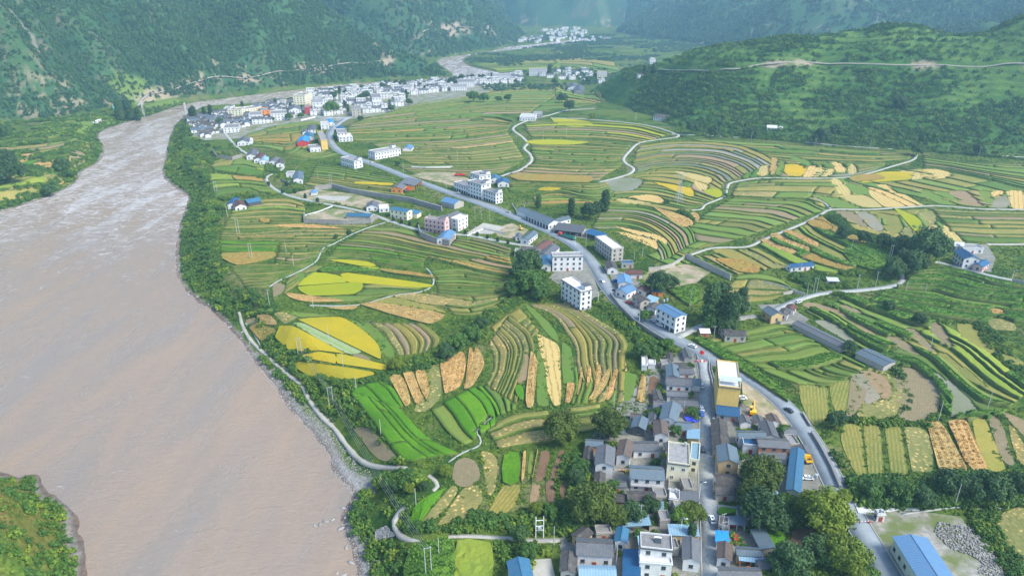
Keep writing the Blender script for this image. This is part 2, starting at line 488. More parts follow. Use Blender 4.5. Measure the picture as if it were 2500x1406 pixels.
wmat = k.done(col, .19, .5); k.l(k.ramp(f1,[(.35, .13),(.65, .34)]), k.b.inputs['Roughness']); wm.materials.append(wmat)
tag(mesh_obj('river', wm), kind='structure')
print('ground', round(time.time() - T0,1))
# occupancy of the plain, 1 m cells
OX0, OX1, OY0, OY1 = -430,960,150,1560
occ = np.zeros((OY1 - OY0, OX1 - OX0), bool)
def occ_poly(poly, grow=0.0):
 P = np.array(poly, float)
 if grow:
  c = P.mean(0); d = P - c; n = np.hypot(d[:, 0], d[:, 1])[:, None] + 1e-6
  P = P + d / n * grow
 x0, y0 = np.floor(P.min(0)).astype(int) - 1; x1, y1 = np.ceil(P.max(0)).astype(int) + 1
 x0 = max(x0, OX0); y0 = max(y0, OY0); x1 = min(x1, OX1); y1 = min(y1, OY1)
 if x1 <= x0 or y1 <= y0: return
 X, Y = np.meshgrid(np.arange(x0, x1) + .5, np.arange(y0, y1) + .5)
 occ[y0-OY0:y1-OY0, x0-OX0:x1-OX0] |= in_poly(X, Y, P)
def occ_line(pts, w):
 P = np.array(pts)
 for a, b in zip(P[:-1], P[1:]):
  x0, y0 = np.floor(np.minimum(a, b) - w - 1).astype(int); x1, y1 = np.ceil(np.maximum(a, b) + w + 1).astype(int)
  x0 = max(x0, OX0); y0 = max(y0, OY0); x1 = min(x1, OX1); y1 = min(y1, OY1)
  if x1 <= x0 or y1 <= y0: continue
  X, Y = np.meshgrid(np.arange(x0, x1) + .5, np.arange(y0, y1) + .5)
  occ[y0-OY0:y1-OY0, x0-OX0:x1-OX0] |= seg_dist(X, Y, [a, b]) < w
def occ_at(x, y):
 i = np.floor(y - OY0).astype(int); j = np.floor(x - OX0).astype(int)
 ok = (i >= 0) & (i < occ.shape[0]) & (j >= 0) & (j < occ.shape[1])
 r = np.zeros(np.shape(x), bool)
 r[ok] = occ[i[ok], j[ok]]
 return r
# materials
MT = {}
def road_mat(name, c1, c2, crack=.5):
 k = NT(name); p = k.coord()
 f = k.noise(.35,6, .7, p); f2 = k.noise(.06,3, .6, p)
 col = k.ramp(f, [(.3, c1),(.7, c2)])
 col = k.mix(k.ramp(f2,[(.45,0.),(.65, .35)]), col, tuple(x * .72 for x in c1))
 v = k.n('ShaderNodeTexVoronoi', feature='DISTANCE_TO_EDGE'); v.inputs['Scale'].default_value = .28
 dv = k.n('ShaderNodeVectorMath', operation='ADD'); k.l(p, dv.inputs[0])
 k.l(k.noise(.7,3, .6, p, out=1), dv.inputs[1]); k.l(dv.outputs[0], v.inputs['Vector'])
 cr = k.ramp(v.outputs['Distance'],[(.0,1.),(.03,0.)])
 col = k.mix(k.math('MULTIPLY', cr, crack), col, tuple(x * .35 for x in c1))
 return k.done(col, .85, .25)
MT['road'] = road_mat('road_concrete', (.185, .22, .24),(.25, .29, .315), .15)
MT['rough'] = var_mat('rough_gravel', (.16, .155, .13),(.33, .32, .28), .5, c3=(.12, .15, .05), s3=.09)
MT['street'] = road_mat('street_concrete', (.25, .28, .28),(.36, .385, .38), .6)
MT['path'] = road_mat('path_concrete', (.31, .305, .26),(.42, .41, .36), .3)
MT['lane'] = road_mat('lane_concrete', (.28, .30, .28),(.38, .40, .37), .2)
MT['track'] = road_mat('track_dirt', (.24, .22, .18),(.38, .35, .29), .2)
MT['yard'] = road_mat('yard_concrete', (.13, .135, .11),(.27, .265, .23), .35)
MT['dirt'] = var_mat('bare_dirt', (.25, .20, .13),(.40, .34, .24), .3, c3=(.14, .17, .06), s3=.09)
MT['line'] = var_mat('edge_paint', (.32, .34, .33),(.44, .45, .43),1.5)
MT['stone'] = None
k = NT('rubble_stone'); p = k.coord()
v = k.n('ShaderNodeTexVoronoi'); v.inputs['Scale'].default_value = 1.5; k.l(p, v.inputs['Vector'])
col = k.mix(.55, k.ramp(k.noise(.3,4, .6, p),[(.3,(.24, .23, .21)),(.7,(.38, .37, .33))]), k.ramp(v.outputs['Distance'],[(.0,(.42, .40, .37)),(.7,(.13, .13, .12))]))
MT['stone'] = k.done(col, .95, .1)
MT['bank'] = var_mat('bank_grass', (.035, .080, .014),(.080, .145, .026), .8, c3=(.13, .15, .04), s3=.12)
def crop(name, c1, c2, rows=0.0, rowcol=None, c3=None, s3=.05, amt=.8, nscale=.9, bump=.15, clump=0.0, clumpcol=None, rowsharp=(.45, .62)):
 k = NT('crop_' + name); p = k.coord()
 st = k.n('ShaderNodeAttribute', attribute_name='st').outputs['Vector']
 f = k.noise(nscale, 5, .7, p)
 col = k.ramp(f, [(.3, c1),(.7, c2)])
 big = k.noise(.045,3, .6, p)
 col = k.mix(k.ramp(big, [(.40,0.),(.66, amt)]), col, c3 if c3 else tuple(x * .75 for x in c1))
 if rows:
  wv = k.n('ShaderNodeTexWave', wave_type='BANDS', bands_direction='Y'); wv.inputs['Scale'].default_value = rows
  wv.inputs['Distortion'].default_value = 2.2; wv.inputs['Detail'].default_value = 3; wv.inputs['Detail Scale'].default_value = 1.2
  k.l(st, wv.inputs['Vector'])
  r = k.math('MULTIPLY', k.ramp(wv.outputs['Fac'],[(rowsharp[0],0.),(rowsharp[1],1.)]), k.ramp(k.noise(.5,4, .7, p),[(.38, .15),(.6,1.)]))
  col = k.mix(r, col, rowcol)
 if clump:
  v = k.n('ShaderNodeTexVoronoi'); v.inputs['Scale'].default_value = clump
  dv = k.n('ShaderNodeVectorMath', operation='ADD'); k.l(p, dv.inputs[0]); k.l(k.noise(1.3,3, .7, p, out=1), dv.inputs[1]); k.l(dv.outputs[0], v.inputs['Vector'])
  r = k.math('MULTIPLY', k.ramp(v.outputs['Distance'],[(.22,1.),(.42,0.)]), k.ramp(k.noise(.12,3, .6, p),[(.42, .1),(.58,1.)]))
  col = k.mix(r, col, clumpcol)
 sp_ = k.n('ShaderNodeSeparateXYZ'); k.l(st, sp_.inputs[0])
 col = k.mix(1.0, col, k.ramp(sp_.outputs[2],[(0,(.72, .78, .72)),(.35,(1.0,1.05, .9)),(.7,(1.18,1.05, .9)),(1,(1.25,1.2,1.15))]), 'MULTIPLY')
 k.bump(f, .8, bump)
 MT[name] = k.done(col, .92, .1)
crop('stubble', (.135, .145, .032),(.225, .21, .060), rows=.22, rowcol=(.27, .225, .085), c3=(.11, .145, .035))
crop('straw', (.155, .150, .060),(.25, .225, .095), clump=.55, clumpcol=(.52, .37, .15), c3=(.12, .14, .05))
crop('corn', (.20, .15, .075),(.30, .205, .09), rows=.42, rowcol=(.52, .325, .12), c3=(.30, .23, .12), clump=.9, clumpcol=(.52, .325, .12), bump=.4)
crop('rust', (.19, .15, .045),(.33, .20, .06), c3=(.20, .19, .05), bump=.4)
crop('rice', (.33, .245, .014),(.45, .335, .022), c3=(.30, .26, .03), amt=.7, nscale=1.6)
crop('lime', (.25, .26, .012),(.33, .32, .02), c3=(.21, .26, .02), amt=.5, nscale=1.6)
crop('green', (.085, .155, .032),(.135, .215, .045), c3=(.13, .17, .045))
crop('bright', (.050, .155, .010),(.105, .245, .018), c3=(.05, .14, .012), amt=.7, nscale=1.2, bump=.4)
crop('soil', (.20, .155, .10),(.29, .225, .15), rows=.5, rowcol=(.17, .13, .085), c3=(.20, .175, .105), amt=.6)
crop('redsoil', (.15, .095, .07),(.22, .145, .105), rows=.45, rowcol=(.11, .07, .05))
crop('grey', (.17, .165, .14),(.24, .235, .20), c3=(.13, .16, .09), amt=.7)
crop('palestraw', (.40, .30, .12),(.50, .38, .17), rows=.10, rowcol=(.24, .19, .08), rowsharp=(.80, .86), c3=(.42, .33, .15), amt=.5)
crop('maize', (.065, .155, .022),(.13, .25, .04), rows=.35, rowcol=(.035, .085, .015), c3=(.10, .17, .03), amt=.6, bump=.5)
crop('pale', (.20, .27, .15),(.27, .34, .20), rows=.08, rowcol=(.16, .26, .08), c3=(.25, .30, .20), amt=.6)
crop('tangold', (.24, .20, .05),(.34, .275, .075), c3=(.20, .22, .05))
crop('yellowgreen', (.14, .21, .03),(.22, .26, .045), c3=(.11, .19, .035), bump=.35)
TALL = {'corn': (.7, .55), 'rust': (1.1, .6), 'rice': (.7, .10), 'lime': (.7, .10), 'bright': (.9, .35), 'maize': (1.5, .55), 'yellowgreen': (.8, .5), 'straw': (.15, .22), 'stubble': (.12, .06), 'green': (.15, .05)}
DESC = {'tangold': '', 'corn': 'orange dried corn', 'rust': 'rust coloured grain', 'rice': 'ripe golden rice', 'lime': 'lime yellow rice', 'green': 'short green crop', 'bright': 'bright green leafy crop', 'soil': 'bare brown soil', 'redsoil': 'dark red brown ploughed soil', 'grey': 'grey fallow soil', 'palestraw': 'pale cream cut rice straw', 'maize': 'tall green maize', 'pale': 'pale flooded green', 'stubble': 'olive stubble', 'straw': 'stubble dotted with straw heaps', 'yellowgreen': 'yellow green growth'}
# roads
def wline(px, n=5):
 """pixel trace on the land -> smooth world line"""
 P = gq([p[0] for p in px],[p[1] for p in px])
 return smooth_line([tuple(p) for p in P], n)
def ribbon(pts, w, lift=.30, depth=1.2, off=0.0, hfun=None, wob=0.0):
 P = np.array(pts); n = max(4, int(length(pts) / 2.5)); P = resample(P, n)
 T = np.gradient(P, axis=0); T /= np.hypot(T[:, 0], T[:, 1])[:, None] + 1e-9
 N = np.stack([-T[:, 1], T[:, 0]],-1)
 P = P + N * off
 ws = w * (1 + wob * (fbm(P[:, 0], P[:, 1],6,2,5) - .5) * 2)[:, None]
 L = P + N * ws / 2; Rr = P - N * ws / 2
 hf = hfun or Hq
 z = np.maximum(np.maximum(hf(L[:, 0], L[:, 1]), hf(Rr[:, 0], Rr[:, 1])), hf(P[:, 0], P[:, 1])) + lift
 if n > 8: z = np.convolve(np.pad(z, 3, 'edge'), np.ones(7) / 7, 'valid')
 V = np.concatenate([np.c_[L, z], np.c_[Rr, z], np.c_[L, z - depth], np.c_[Rr, z - depth]])
 i = np.arange(n - 1)
 F = np.concatenate([np.stack([i, i+1, n+i+1, n+i],-1)[:, ::-1], np.stack([i, i+1,2*n+i+1,2*n+i],-1), np.stack([n+i, n+i+1,3*n+i+1,3*n+i],-1)[:, ::-1],
      np.array([[0, n, 3*n, 2*n],[n-1,2*n-1,4*n-1,3*n-1]])])
 return V, F
ROADS = {}
def road(name, px, w, mat, kerb=False, far=False, wob=0.04, mark=True, lift=.3):
 if far:
  P3 = [gp(*p) for p in px]; pts = smooth_line([p[:2] for p in P3],5); hf = lambda a, b: H(a, b, False)
 else:
  pts = wline(px); hf = None
 V, F = ribbon(pts, w, lift, hfun=hf, wob=wob)
 o = mesh_obj(name, np_mesh(name, V, F, [MT[mat]])); tag(o, kind='structure')
 if kerb:
  for s in (-1,1):
   V, F = ribbon(pts, .26, lift + .16, .6, s * (w / 2 + .1), hf)
   mesh_obj('kerb', np_mesh('kerb', V, F, [MT['line']]), o)
 ROADS.setdefault(name, []).append((pts, w))
 if not far: occ_line(pts, w / 2 + (1.1 if w > 1.5 else .5))
 return o
main_px = [(850,287),(832,297),(814,312),(804,330),(808,350),(830,371),(870,387),(930,408),(1000,436),(1080,465),(1160,493),(1240,524),(1300,548),(1350,570),(1398,597),(1436,630),(1460,666),(1482,703),(1514,740),(1562,776),(1620,812),(1680,845),(1740,878),(1800,908),(1858,944),(1908,985),(1950,1032),(1990,1092),(2020,1148),(2046,1200),(2080,1258),(2112,1312),(2150,1375),(2196,1450)]
road('main_road', main_px, 8.4, 'road', kerb=True)
road('village_street', [(1712,868),(1722,915),(1727,970),(1727,1040),(1726,1120),(1728,1200),(1734,1300),(1740,1430)],6.2, 'street', kerb=True)
road('riverside_path', [(584,762),(592,795),(612,830),(650,868),(690,905),(736,942),(756,980),(786,1018),(818,1048),(848,1090),(880,1124),(915,1140),(965,1142),(1015,1146),(1052,1164),(1068,1187),(1040,1206),(1008,1222),(980,1247),(963,1280),(972,1305),(1003,1318),(1060,1312),(1130,1308),(1210,1312),(1300,1319),(1375,1318)],1.9, 'path', wob=.35, lift=.12)
road('white_path', [(1452,266),(1385,270),(1340,282),(1300,291),(1264,305),(1252,317),(1274,335),(1287,350),(1279,363),(1294,378),(1296,395),(1270,415),(1242,424),(1222,431)],3.7, 'path')
road('white_path', [(1345,289),(1420,291),(1520,299),(1590,309),(1648,327),(1652,335),(1610,341),(1560,350),(1536,370),(1522,388),(1528,400),(1546,412),(1536,425),(1500,436),(1462,445)],3.5, 'path')
road('foot_of_hill_lane', [(1640,328),(1720,331),(1800,336),(1880,339),(1960,347),(2060,357),(2160,363),(2300,371),(2520,386)],3, 'lane')
road('field_road', [(1775,462),(1779,450),(1800,443),(1860,435),(1960,436),(2060,434),(2122,423),(2180,406),(2228,391),(2238,379)],2.6, 'path')
road('field_road', [(1688,514),(1712,511),(1722,500),(1752,488),(1770,478),(1774,464)],2.2, 'path')
road('field_road', [(1686,622),(1740,606),(1822,603),(1862,586),(1900,570),(1960,546),(2002,525),(2030,512),(2120,512),(2200,507),(2290,503),(2400,511),(2540,512)],2.6, 'path')
road('field_road', [(2028,511),(2012,496),(1986,483)],2.0, 'lane')
road('field_road', [(2410,597),(2460,597),(2540,596)],2.8, 'path')
road('farm_lane', [(2284,640),(2350,655),(2420,674),(2540,698)],3.2, 'lane')
road('side_road', [(1650,826),(1700,802),(1742,788),(1790,779),(1845,772)],4.2, 'lane')
road('side_road', [(1892,757),(1925,742),(1965,727),(2020,715),(2100,709),(2168,701),(2200,690),(2200,672),(2186,654),(2176,640)],4.0, 'lane')
road('town_lane', [(540,315),(560,340),(584,364),(620,385),(660,398),(690,406),(682,418),(650,434),(664,458),(704,478),(762,492),(830,505),(900,521),(950,540),(1020,561),(1090,570),(1150,576),(1220,590),(1300,603)],3.4, 'lane')
road('hill_road', [(1606,174),(1700,176),(1780,173),(1850,161),(1900,157),(2000,156),(2150,158),(2300,160),(2450,160),(2540,160)],3.2, 'track', far=True)
road('cliff_road', [(330,262),(345,247),(380,230),(440,215),(500,197),(560,190),(650,183),(730,173),(800,166),(870,157),(930,150)],4.5, 'track', far=True, lift=.6)
road('cliff_road', [(1030,82),(1060,76),(1110,72),(1160,70),(1195,72)],6, 'track', far=True, lift=.8)
for px, w in [([(757,746),(830,747),(890,742),(960,722),(1030,712),(1058,693),(1052,668),(1040,655)],1.1),([(950,541),(900,556),(860,572),(818,594),(788,608),(770,640),(720,668),(684,684),(658,700)],1.1),
 ([(1200,1020),(1164,1052),(1172,1070),(1170,1088),(1130,1105),(1095,1128)], .7),([(2450,1240),(2400,1243),(2340,1238),(2270,1246),(2200,1256)], .8),
 ([(1985,1160),(2050,1163),(2110,1165),(2160,1168)], .6),([(600,790),(620,815),(636,845)], .6)]:
 road('footpath', px, w, 'lane', wob=.2)
print('roads', round(time.time() - T0,1))
# building kit
def roof_mat(name, c1, c2, period=.35, rough=.6, stain=(.12, .12, .11), st=.5, spec=.35, amt=.25):
 k = NT(name); p = k.coord('obj')
 f = k.noise(.9,5, .7, p)
 col = k.ramp(f, [(.3, c1),(.7, c2)])
 wv = k.n('ShaderNodeTexWave', wave_type='BANDS', bands_direction='X'); wv.inputs['Scale'].default_value = .314 / period
 wv.inputs['Distortion'].default_value = .2
 k.l(p, wv.inputs['Vector'])
 col = k.mix(k.math('MULTIPLY', wv.outputs['Fac'], amt), col, tuple(x * .35 for x in c1))
 col = k.mix(k.ramp(k.noise(.35,5, .75, p),[(.47,0.),(.70, st)]), col, stain)
 oi = k.n('ShaderNodeObjectInfo')
 col = k.mix(1.0, col, k.ramp(oi.outputs['Random'],[(0, .82),(1,1.2)]), 'MULTIPLY')
 k.bump(wv.outputs['Fac'], .5, .06)
 return k.done(col, rough, spec)
MT['tile_grey'] = roof_mat('grey_tile', (.078, .088, .098),(.125, .135, .148), .45)
MT['tile_blue'] = roof_mat('blue_grey_tile', (.070, .110, .140),(.105, .150, .182), .45)
MT['tile_dark'] = roof_mat('old_dark_tile', (.045, .045, .045),(.10, .095, .09), .40, .9,(.16, .15, .13), .7)
MT['tile_brown'] = roof_mat('weathered_brown_tile', (.085, .065, .055),(.15, .115, .095), .40, .9,(.06, .055, .05), .6)
MT['tile_red'] = roof_mat('red_brown_tile', (.10, .045, .04),(.15, .07, .055), .40, .9,(.06, .05, .05), .5)
MT['metal_blue'] = roof_mat('blue_sheet_roof', (.030, .115, .20),(.045, .150, .25), .9, .5,(.10, .13, .15), .35)
MT['metal_deep'] = roof_mat('deep_blue_sheet_roof', (.012, .075, .17),(.02, .095, .20), .9, .5,(.05, .08, .12), .3)
MT['metal_vivid'] = roof_mat('vivid_blue_sheet_roof', (.015, .23, .56),(.03, .28, .62), .9, .5,(.2, .35, .5), .3)
MT['metal_sky'] = roof_mat('pale_blue_sheet_roof', (.16, .29, .38),(.22, .36, .45), .9, .5,(.3, .33, .35), .4)
MT['metal_steel'] = roof_mat('blue_steel_roof', (.085, .19, .33),(.11, .23, .38), .9, .5,(.14, .18, .22), .25)
MT['metal_white'] = roof_mat('white_sheet_roof', (.50, .51, .50),(.62, .63, .61), .9, .6,(.35, .35, .33), .4)
MT['flat_grey'] = roof_mat('grey_flat_roof', (.17, .17, .17),(.27, .27, .265),3, .8,(.14, .14, .13), .6, amt=.05)
MT['flat_white'] = roof_mat('white_flat_roof', (.42, .42, .40),(.56, .56, .53),3, .8,(.34, .33, .30), .5, amt=.03)
MT['flat_green'] = roof_mat('pale_green_flat_roof', (.36, .46, .38),(.44, .53, .45),3, .8,(.3, .36, .3), .3, amt=.05)
def wall_mat(name, c, dirt=.35, rough=.85):
 k = NT(name); p = k.coord('pos')
 f = k.noise(.8,5, .7, k.scalev(p, (1,1, .35)))
 col = k.ramp(f, [(.35, tuple(x * .86 for x in c)),(.65, c)])
 col = k.mix(k.ramp(k.noise(.35,5, .75, k.scalev(p, (1,1, .3))),[(.55,0.),(.78, dirt)]), col, tuple(x * .5 for x in c))
 return k.done(col, rough, .2)
MT['white'] = wall_mat('white_wall', (.64, .65, .64))
MT['cream'] = wall_mat('cream_wall', (.74, .70, .50))
MT['yellow'] = wall_mat('yellow_wall', (.66, .46, .14), .15)
MT['ochre'] = wall_mat('ochre_wall', (.52, .38, .20))
MT['concrete'] = wall_mat('raw_concrete', (.40, .38, .33), .5)
MT['brick'] = wall_mat('brick_wall', (.40, .19, .11))
MT['orange'] = wall_mat('orange_wall', (.72, .28, .07), .2)
MT['red'] = wall_mat('red_wall', (.50, .06, .055), .2)
MT['pink'] = wall_mat('pink_wall', (.60, .42, .40), .2)
MT['cyan'] = wall_mat('turquoise_wall', (.25, .62, .58), .2)
MT['grey'+'wall'] = wall_mat('grey_wall', (.33, .33, .32), .5)
MT['palegreen'] = wall_mat('pale_green_wall', (.55, .63, .52), .3)
MT['darkwall'] = wall_mat('dark_wall', (.08, .09, .10))
MT['glass'] = None
k = NT('window_glass'); MT['glass'] = k.done((.035, .05, .06), .15, .5)
k = NT('metal_paint'); MT['steel'] = k.done((.34, .36, .37), .4, .5)
k = NT('dark_trim'); MT['trim'] = k.done((.07, .09, .11), .7, .3)
k = NT('white_paint'); MT['paint'] = k.done((.78, .79, .79), .5, .4)
k = NT('wood'); MT['wood'] = k.done((.42, .20, .06), .7, .3)
k = NT('door_red'); MT['reddoor'] = k.done((.28, .05, .04), .6, .3)
k = NT('tarp'); MT['tarp'] = k.done((.03, .05, .45), .6, .3)
k = NT('rubber'); MT['rubber'] = k.done((.02, .02, .02), .8, .2)
for nm, c in [('car_white', (.75, .77, .78)),('car_red', (.55, .03, .03)),('car_blue', (.03, .12, .45)),('car_black', (.03, .03, .035)),('car_yellow', (.80, .45, .02)),('car_silver', (.45, .47, .48)),('car_green', (.05, .28, .18)),('car_orange', (.75, .30, .03))]:
 k = NT(nm); MT[nm] = k.done(c, .3, .5)
class MB:
 def __init__(s): s.V = []; s.F = []; s.M = []; s.mats = []
 def mi(s, m):
  m = MT[m] if isinstance(m, str) else m
  if m not in s.mats: s.mats.append(m)
  return s.mats.index(m)
 def poly(s, vs, faces, m):
  o = len(s.V); s.V += [tuple(v) for v in vs]; k = s.mi(m)
  for f in faces: s.F.append(tuple(i + o for i in f)); s.M.append(k)
  return s
 def box(s, x0, x1, y0, y1, z0, z1, m, top=None):
  v = [(x0,y0,z0),(x1,y0,z0),(x1,y1,z0),(x0,y1,z0),(x0,y0,z1),(x1,y0,z1),(x1,y1,z1),(x0,y1,z1)]
  s.poly(v, [(0,3,2,1),(0,1,5,4),(1,2,6,5),(2,3,7,6),(3,0,4,7)], m)
  o = len(s.V) - 8; s.F.append((o+4,o+5,o+6,o+7)); s.M.append(s.mi(top or m))
  return s
 def cyl(s, x, y, z0, z1, r0, r1, m, n=8):
  a = [2 * math.pi * i / n for i in range(n)]
  v = [(x + r0 * math.cos(t), y + r0 * math.sin(t), z0) for t in a] + [(x + r1 * math.cos(t), y + r1 * math.sin(t), z1) for t in a]
  f = [(i, (i+1) % n, n + (i+1) % n, n + i) for i in range(n)] + [tuple(range(n, 2*n)), tuple(range(n-1,-1,-1))]
  return s.poly(v, f, m)
 def tube(s, a, b, r, m, n=5):
  a = Vector(a); b = Vector(b); d = (b - a).normalized()
  u = d.orthogonal().normalized(); w = d.cross(u)
  v = [a + r * (math.cos(t) * u + math.sin(t) * w) for t in [2*math.pi*i/n for i in range(n)]] + [b + r * (math.cos(t) * u + math.sin(t) * w) for t in [2*math.pi*i/n for i in range(n)]]
  return s.poly(v, [(i, (i+1) % n, n + (i+1) % n, n + i) for i in range(n)] + [tuple(range(n, 2*n)), tuple(range(n-1,-1,-1))], m)
 def mesh(s, name):
  me = bpy.data.meshes.new(name); me.from_pydata(s.V, [], s.F)
  for m in s.mats: me.materials.append(m)
  me.polygons.foreach_set('material_index', s.M)
  return me
 def obj(s, name, parent=None): return mesh_obj(name, s.mesh(name), parent)
WIN = {}
for nm, fr in (('paint', 'paint'),('trim', 'trim')):
 b = MB(); b.box(-.5, .5,-.06, .0,0,1, fr); b.poly([(-.42,-.062, .08),(-.03,-.062, .08),(-.03,-.062, .92),(-.42,-.062, .92)],[(0,1,2,3)], 'glass')
 b.poly([(.03,-.062, .08),(.42,-.062, .08),(.42,-.062, .92),(.03,-.062, .92)],[(0,1,2,3)], 'glass')
 b.box(-.55, .55,-.16,-.0,-.07,-.005, 'flat_grey'); WIN[nm] = b.mesh('window')
b = MB(); b.box(-.5, .5,-.05,0,0,1, 'trim'); b.poly([(-.44,-.055, .0),(.44,-.055, .0),(.44,-.055, .94),(-.44,-.055, .94)],[(0,1,2,3)], 'glass'); WIN['shop'] = b.mesh('shop_window')
b = MB(); b.box(-.5, .5,-.07,0,0,1, 'wood'); b.box(-.42,-.02,-.09,-.07, .04, .94, 'reddoor'); b.box(.02, .42,-.09,-.07, .04, .94, 'reddoor'); DOOR = b.mesh('door')
b = MB(); b.cyl(0,0, .5,1.7, .5, .5, 'steel', 10); b.cyl(0,0,1.7,1.9, .5, .15, 'steel', 10)
for q in range(3): b.tube((.35*math.cos(q*2.1), .35*math.sin(q*2.1),0),(.35*math.cos(q*2.1), .35*math.sin(q*2.1), .52), .05, 'steel', 4)
TANK = b.mesh('water_tank')
b = MB(); b.poly([(-1,-.7,.2),(1,-.7,.2),(1,.6,1.1),(-1,.6,1.1),(-1,-.7,.12),(1,-.7,.12),(1,.6,1.02),(-1,.6,1.02)],[(0,1,2,3),(7,6,5,4),(0,4,5,1),(1,5,6,2),(2,6,7,3),(3,7,4,0)], 'glass')
b.tube((-1.1,.65,1.25),(1.1,.65,1.25),.26,'paint',8); b.tube((-.9,.6,0),(-.9,.6,1.05),.04,'steel',4); b.tube((.9,.6,0),(.9,.6,1.05),.04,'steel',4); b.tube((-.9,-.65,0),(-.9,-.65,.15),.04,'steel',4); b.tube((.9,-.65,0),(.9,-.65,.15),.04,'steel',4)
SOLAR = b.mesh('solar_water_heater')
def put(me, name, parent, loc, rz=0, sc=(1,1,1)):
 o = bpy.data.objects.new(name, me); link(o, parent); o.location = loc; o.rotation_euler = (0,0,rz); o.scale = sc; return o
def building(w, d, h, roof='gable', wall='white', rf='tile_grey', floors=1, pitch=.42, over=.5, win=('f',), frame='trim', shop=False, tank=False, solar=False, plinth=0.0, pent=0, open_front=False, wstep=3.2, door=True, wins=True, gal=False, band=False):
 """parts in local space; x along the ridge / long side, front towards -y. returns function(parent)"""
 parts = []
 x0, x1, y0, y1 = -w/2, w/2,-d/2, d/2
 b = MB()
 if plinth: b.box(x0 - .04, x1 + .04, y0 - .04, y1 + .04,-3.0, plinth, 'stone')
 rise = d / 2 * pitch
 if open_front:
  b.box(x0, x1, y1 - .2, y1,-2, h, wall); b.box(x0, x0 + .2, y0, y1 - .2,-2, h, wall); b.box(x1 - .2, x1, y0, y1 - .2,-2, h, wall)
  n = max(2, int(w / 4))
  for i in range(1, n):
   px = x0 + w * i / n; b.box(px - .12, px + .12, y0, y0 + .24,-2, h, wall)
 elif roof == 'gable':
  v = [(x0,y0,-2.5),(x1,y0,-2.5),(x1,y1,-2.5),(x0,y1,-2.5),(x0,y0,h),(x1,y0,h),(x1,y1,h),(x0,y1,h),(x0,0,h+rise-.02),(x1,0,h+rise-.02)]
  b.poly(v, [(0,1,5,4),(2,3,7,6),(1,2,6,9,5),(3,0,4,8,7)], wall)
 else:
  b.box(x0, x1, y0, y1,-2.5, h, wall)
 parts.append(('wall', b.mesh('wall')))
 b = MB()
 if roof == 'gable':
  e = over; t = .16; zE = h - e * pitch
  for s in (-1,1):
   ye = s * (d/2 + e)
   A = [(x0-e*.8, ye, zE+t),(x1+e*.8, ye, zE+t),(x1+e*.8,0, h+rise+t),(x0-e*.8,0, h+rise+t)]
   Bq = [(x, y, z - t) for x, y, z in A]
   f = [(0,1,2,3),(7,6,5,4),(0,4,5,1),(1,5,6,2),(3,7,4,0)]
   if s > 0: f = [tuple(reversed(q)) for q in f]
   b.poly(A + Bq, f, rf)
  b.box(x0-e*.82, x1+e*.82,-.14, .14, h+rise+t-.05, h+rise+t+.12, 'tile_dark' if rf.startswith('tile') else rf)
  parts.append(('roof', b.mesh('roof')))
 elif roof == 'shed':
  e = over; r2 = d * .16
  A = [(x0-e, y0-e, h),(x1+e, y0-e, h),(x1+e, y1+e, h+r2),(x0-e, y1+e, h+r2)]
  b.poly(A + [(x,y,z+.14) for x,y,z in A],[(3,2,1,0),(4,5,6,7),(0,1,5,4),(1,2,6,5),(2,3,7,6),(3,0,4,7)], rf)
  parts.append(('roof', b.mesh('roof')))
 elif roof == 'hip':
  e = over; rr = min(w, d) / 2 * .5; xr = max(w/2 - d/2, .3)
  A = [(x0-e,y0-e,h+.03),(x1+e,y0-e,h+.03),(x1+e,y1+e,h+.03),(x0-e,y1+e,h+.03),(-xr,0,h+rr),(xr,0,h+rr)]
  b.poly(A, [(0,1,5,4),(1,2,5),(2,3,4,5),(3,0,4),(3,2,1,0)], rf)
  parts.append(('roof', b.mesh('roof')))
 else:
  b.box(x0 - .25, x1 + .25, y0 - .25, y1 + .25, h, h + .18, 'trim' if band else wall, rf)
  parts.append(('roof', b.mesh('roof')))
  b = MB(); ph = .75
  b.box(x0, x1, y0, y0 + .18, h + .18, h + ph, wall); b.box(x0, x1, y1 - .18, y1, h + .18, h + ph, wall)
  b.box(x0, x0 + .18, y0 + .18, y1 - .18, h + .18, h + ph, wall); b.box(x1 - .18, x1, y0 + .18, y1 - .18, h + .18, h + ph, wall)
  if band:
   for q in ((x0 - .35, x1 + .35, y0 - .35, y0 - .002),(x0 - .35, x1 + .35, y1 + .002, y1 + .35),(x0 - .35, x0 - .002, y0, y1),(x1 + .002, x1 + .35, y0, y1)):
    b.box(*q, h - .12, h + .25, 'tile_grey')
  parts.append(('parapet', b.mesh('parapet')))
  if pent:
   b = MB(); pw_ = min(4.5, w * .35); pd = min(4, d * .6)
   b.box(x1 - pw_ - .4, x1 - .4, y1 - pd - .4, y1 - .4, h + .18, h + 2.8, wall); b.box(x1 - pw_ - .7, x1 - .1, y1 - pd - .7, y1 - .1, h + 2.8, h + 3.0, 'tile_grey')
   parts.append(('stair_hut', b.mesh('stair_hut')))
 if gal and floors > 1:
  for q in range(1, floors):
   b = MB(); z = h * q / floors
   b.box(x0, x1, y0 - 1.1, y0 - .002, z - .15, z, 'flat_grey'); b.box(x0, x1, y0 - 1.1, y0 - 1.0, z, z + .9, wall if gal != 'red' else 'pink')
   parts.append(('balcony', b.mesh('balcony')))
 W = []
 fh = h / floors
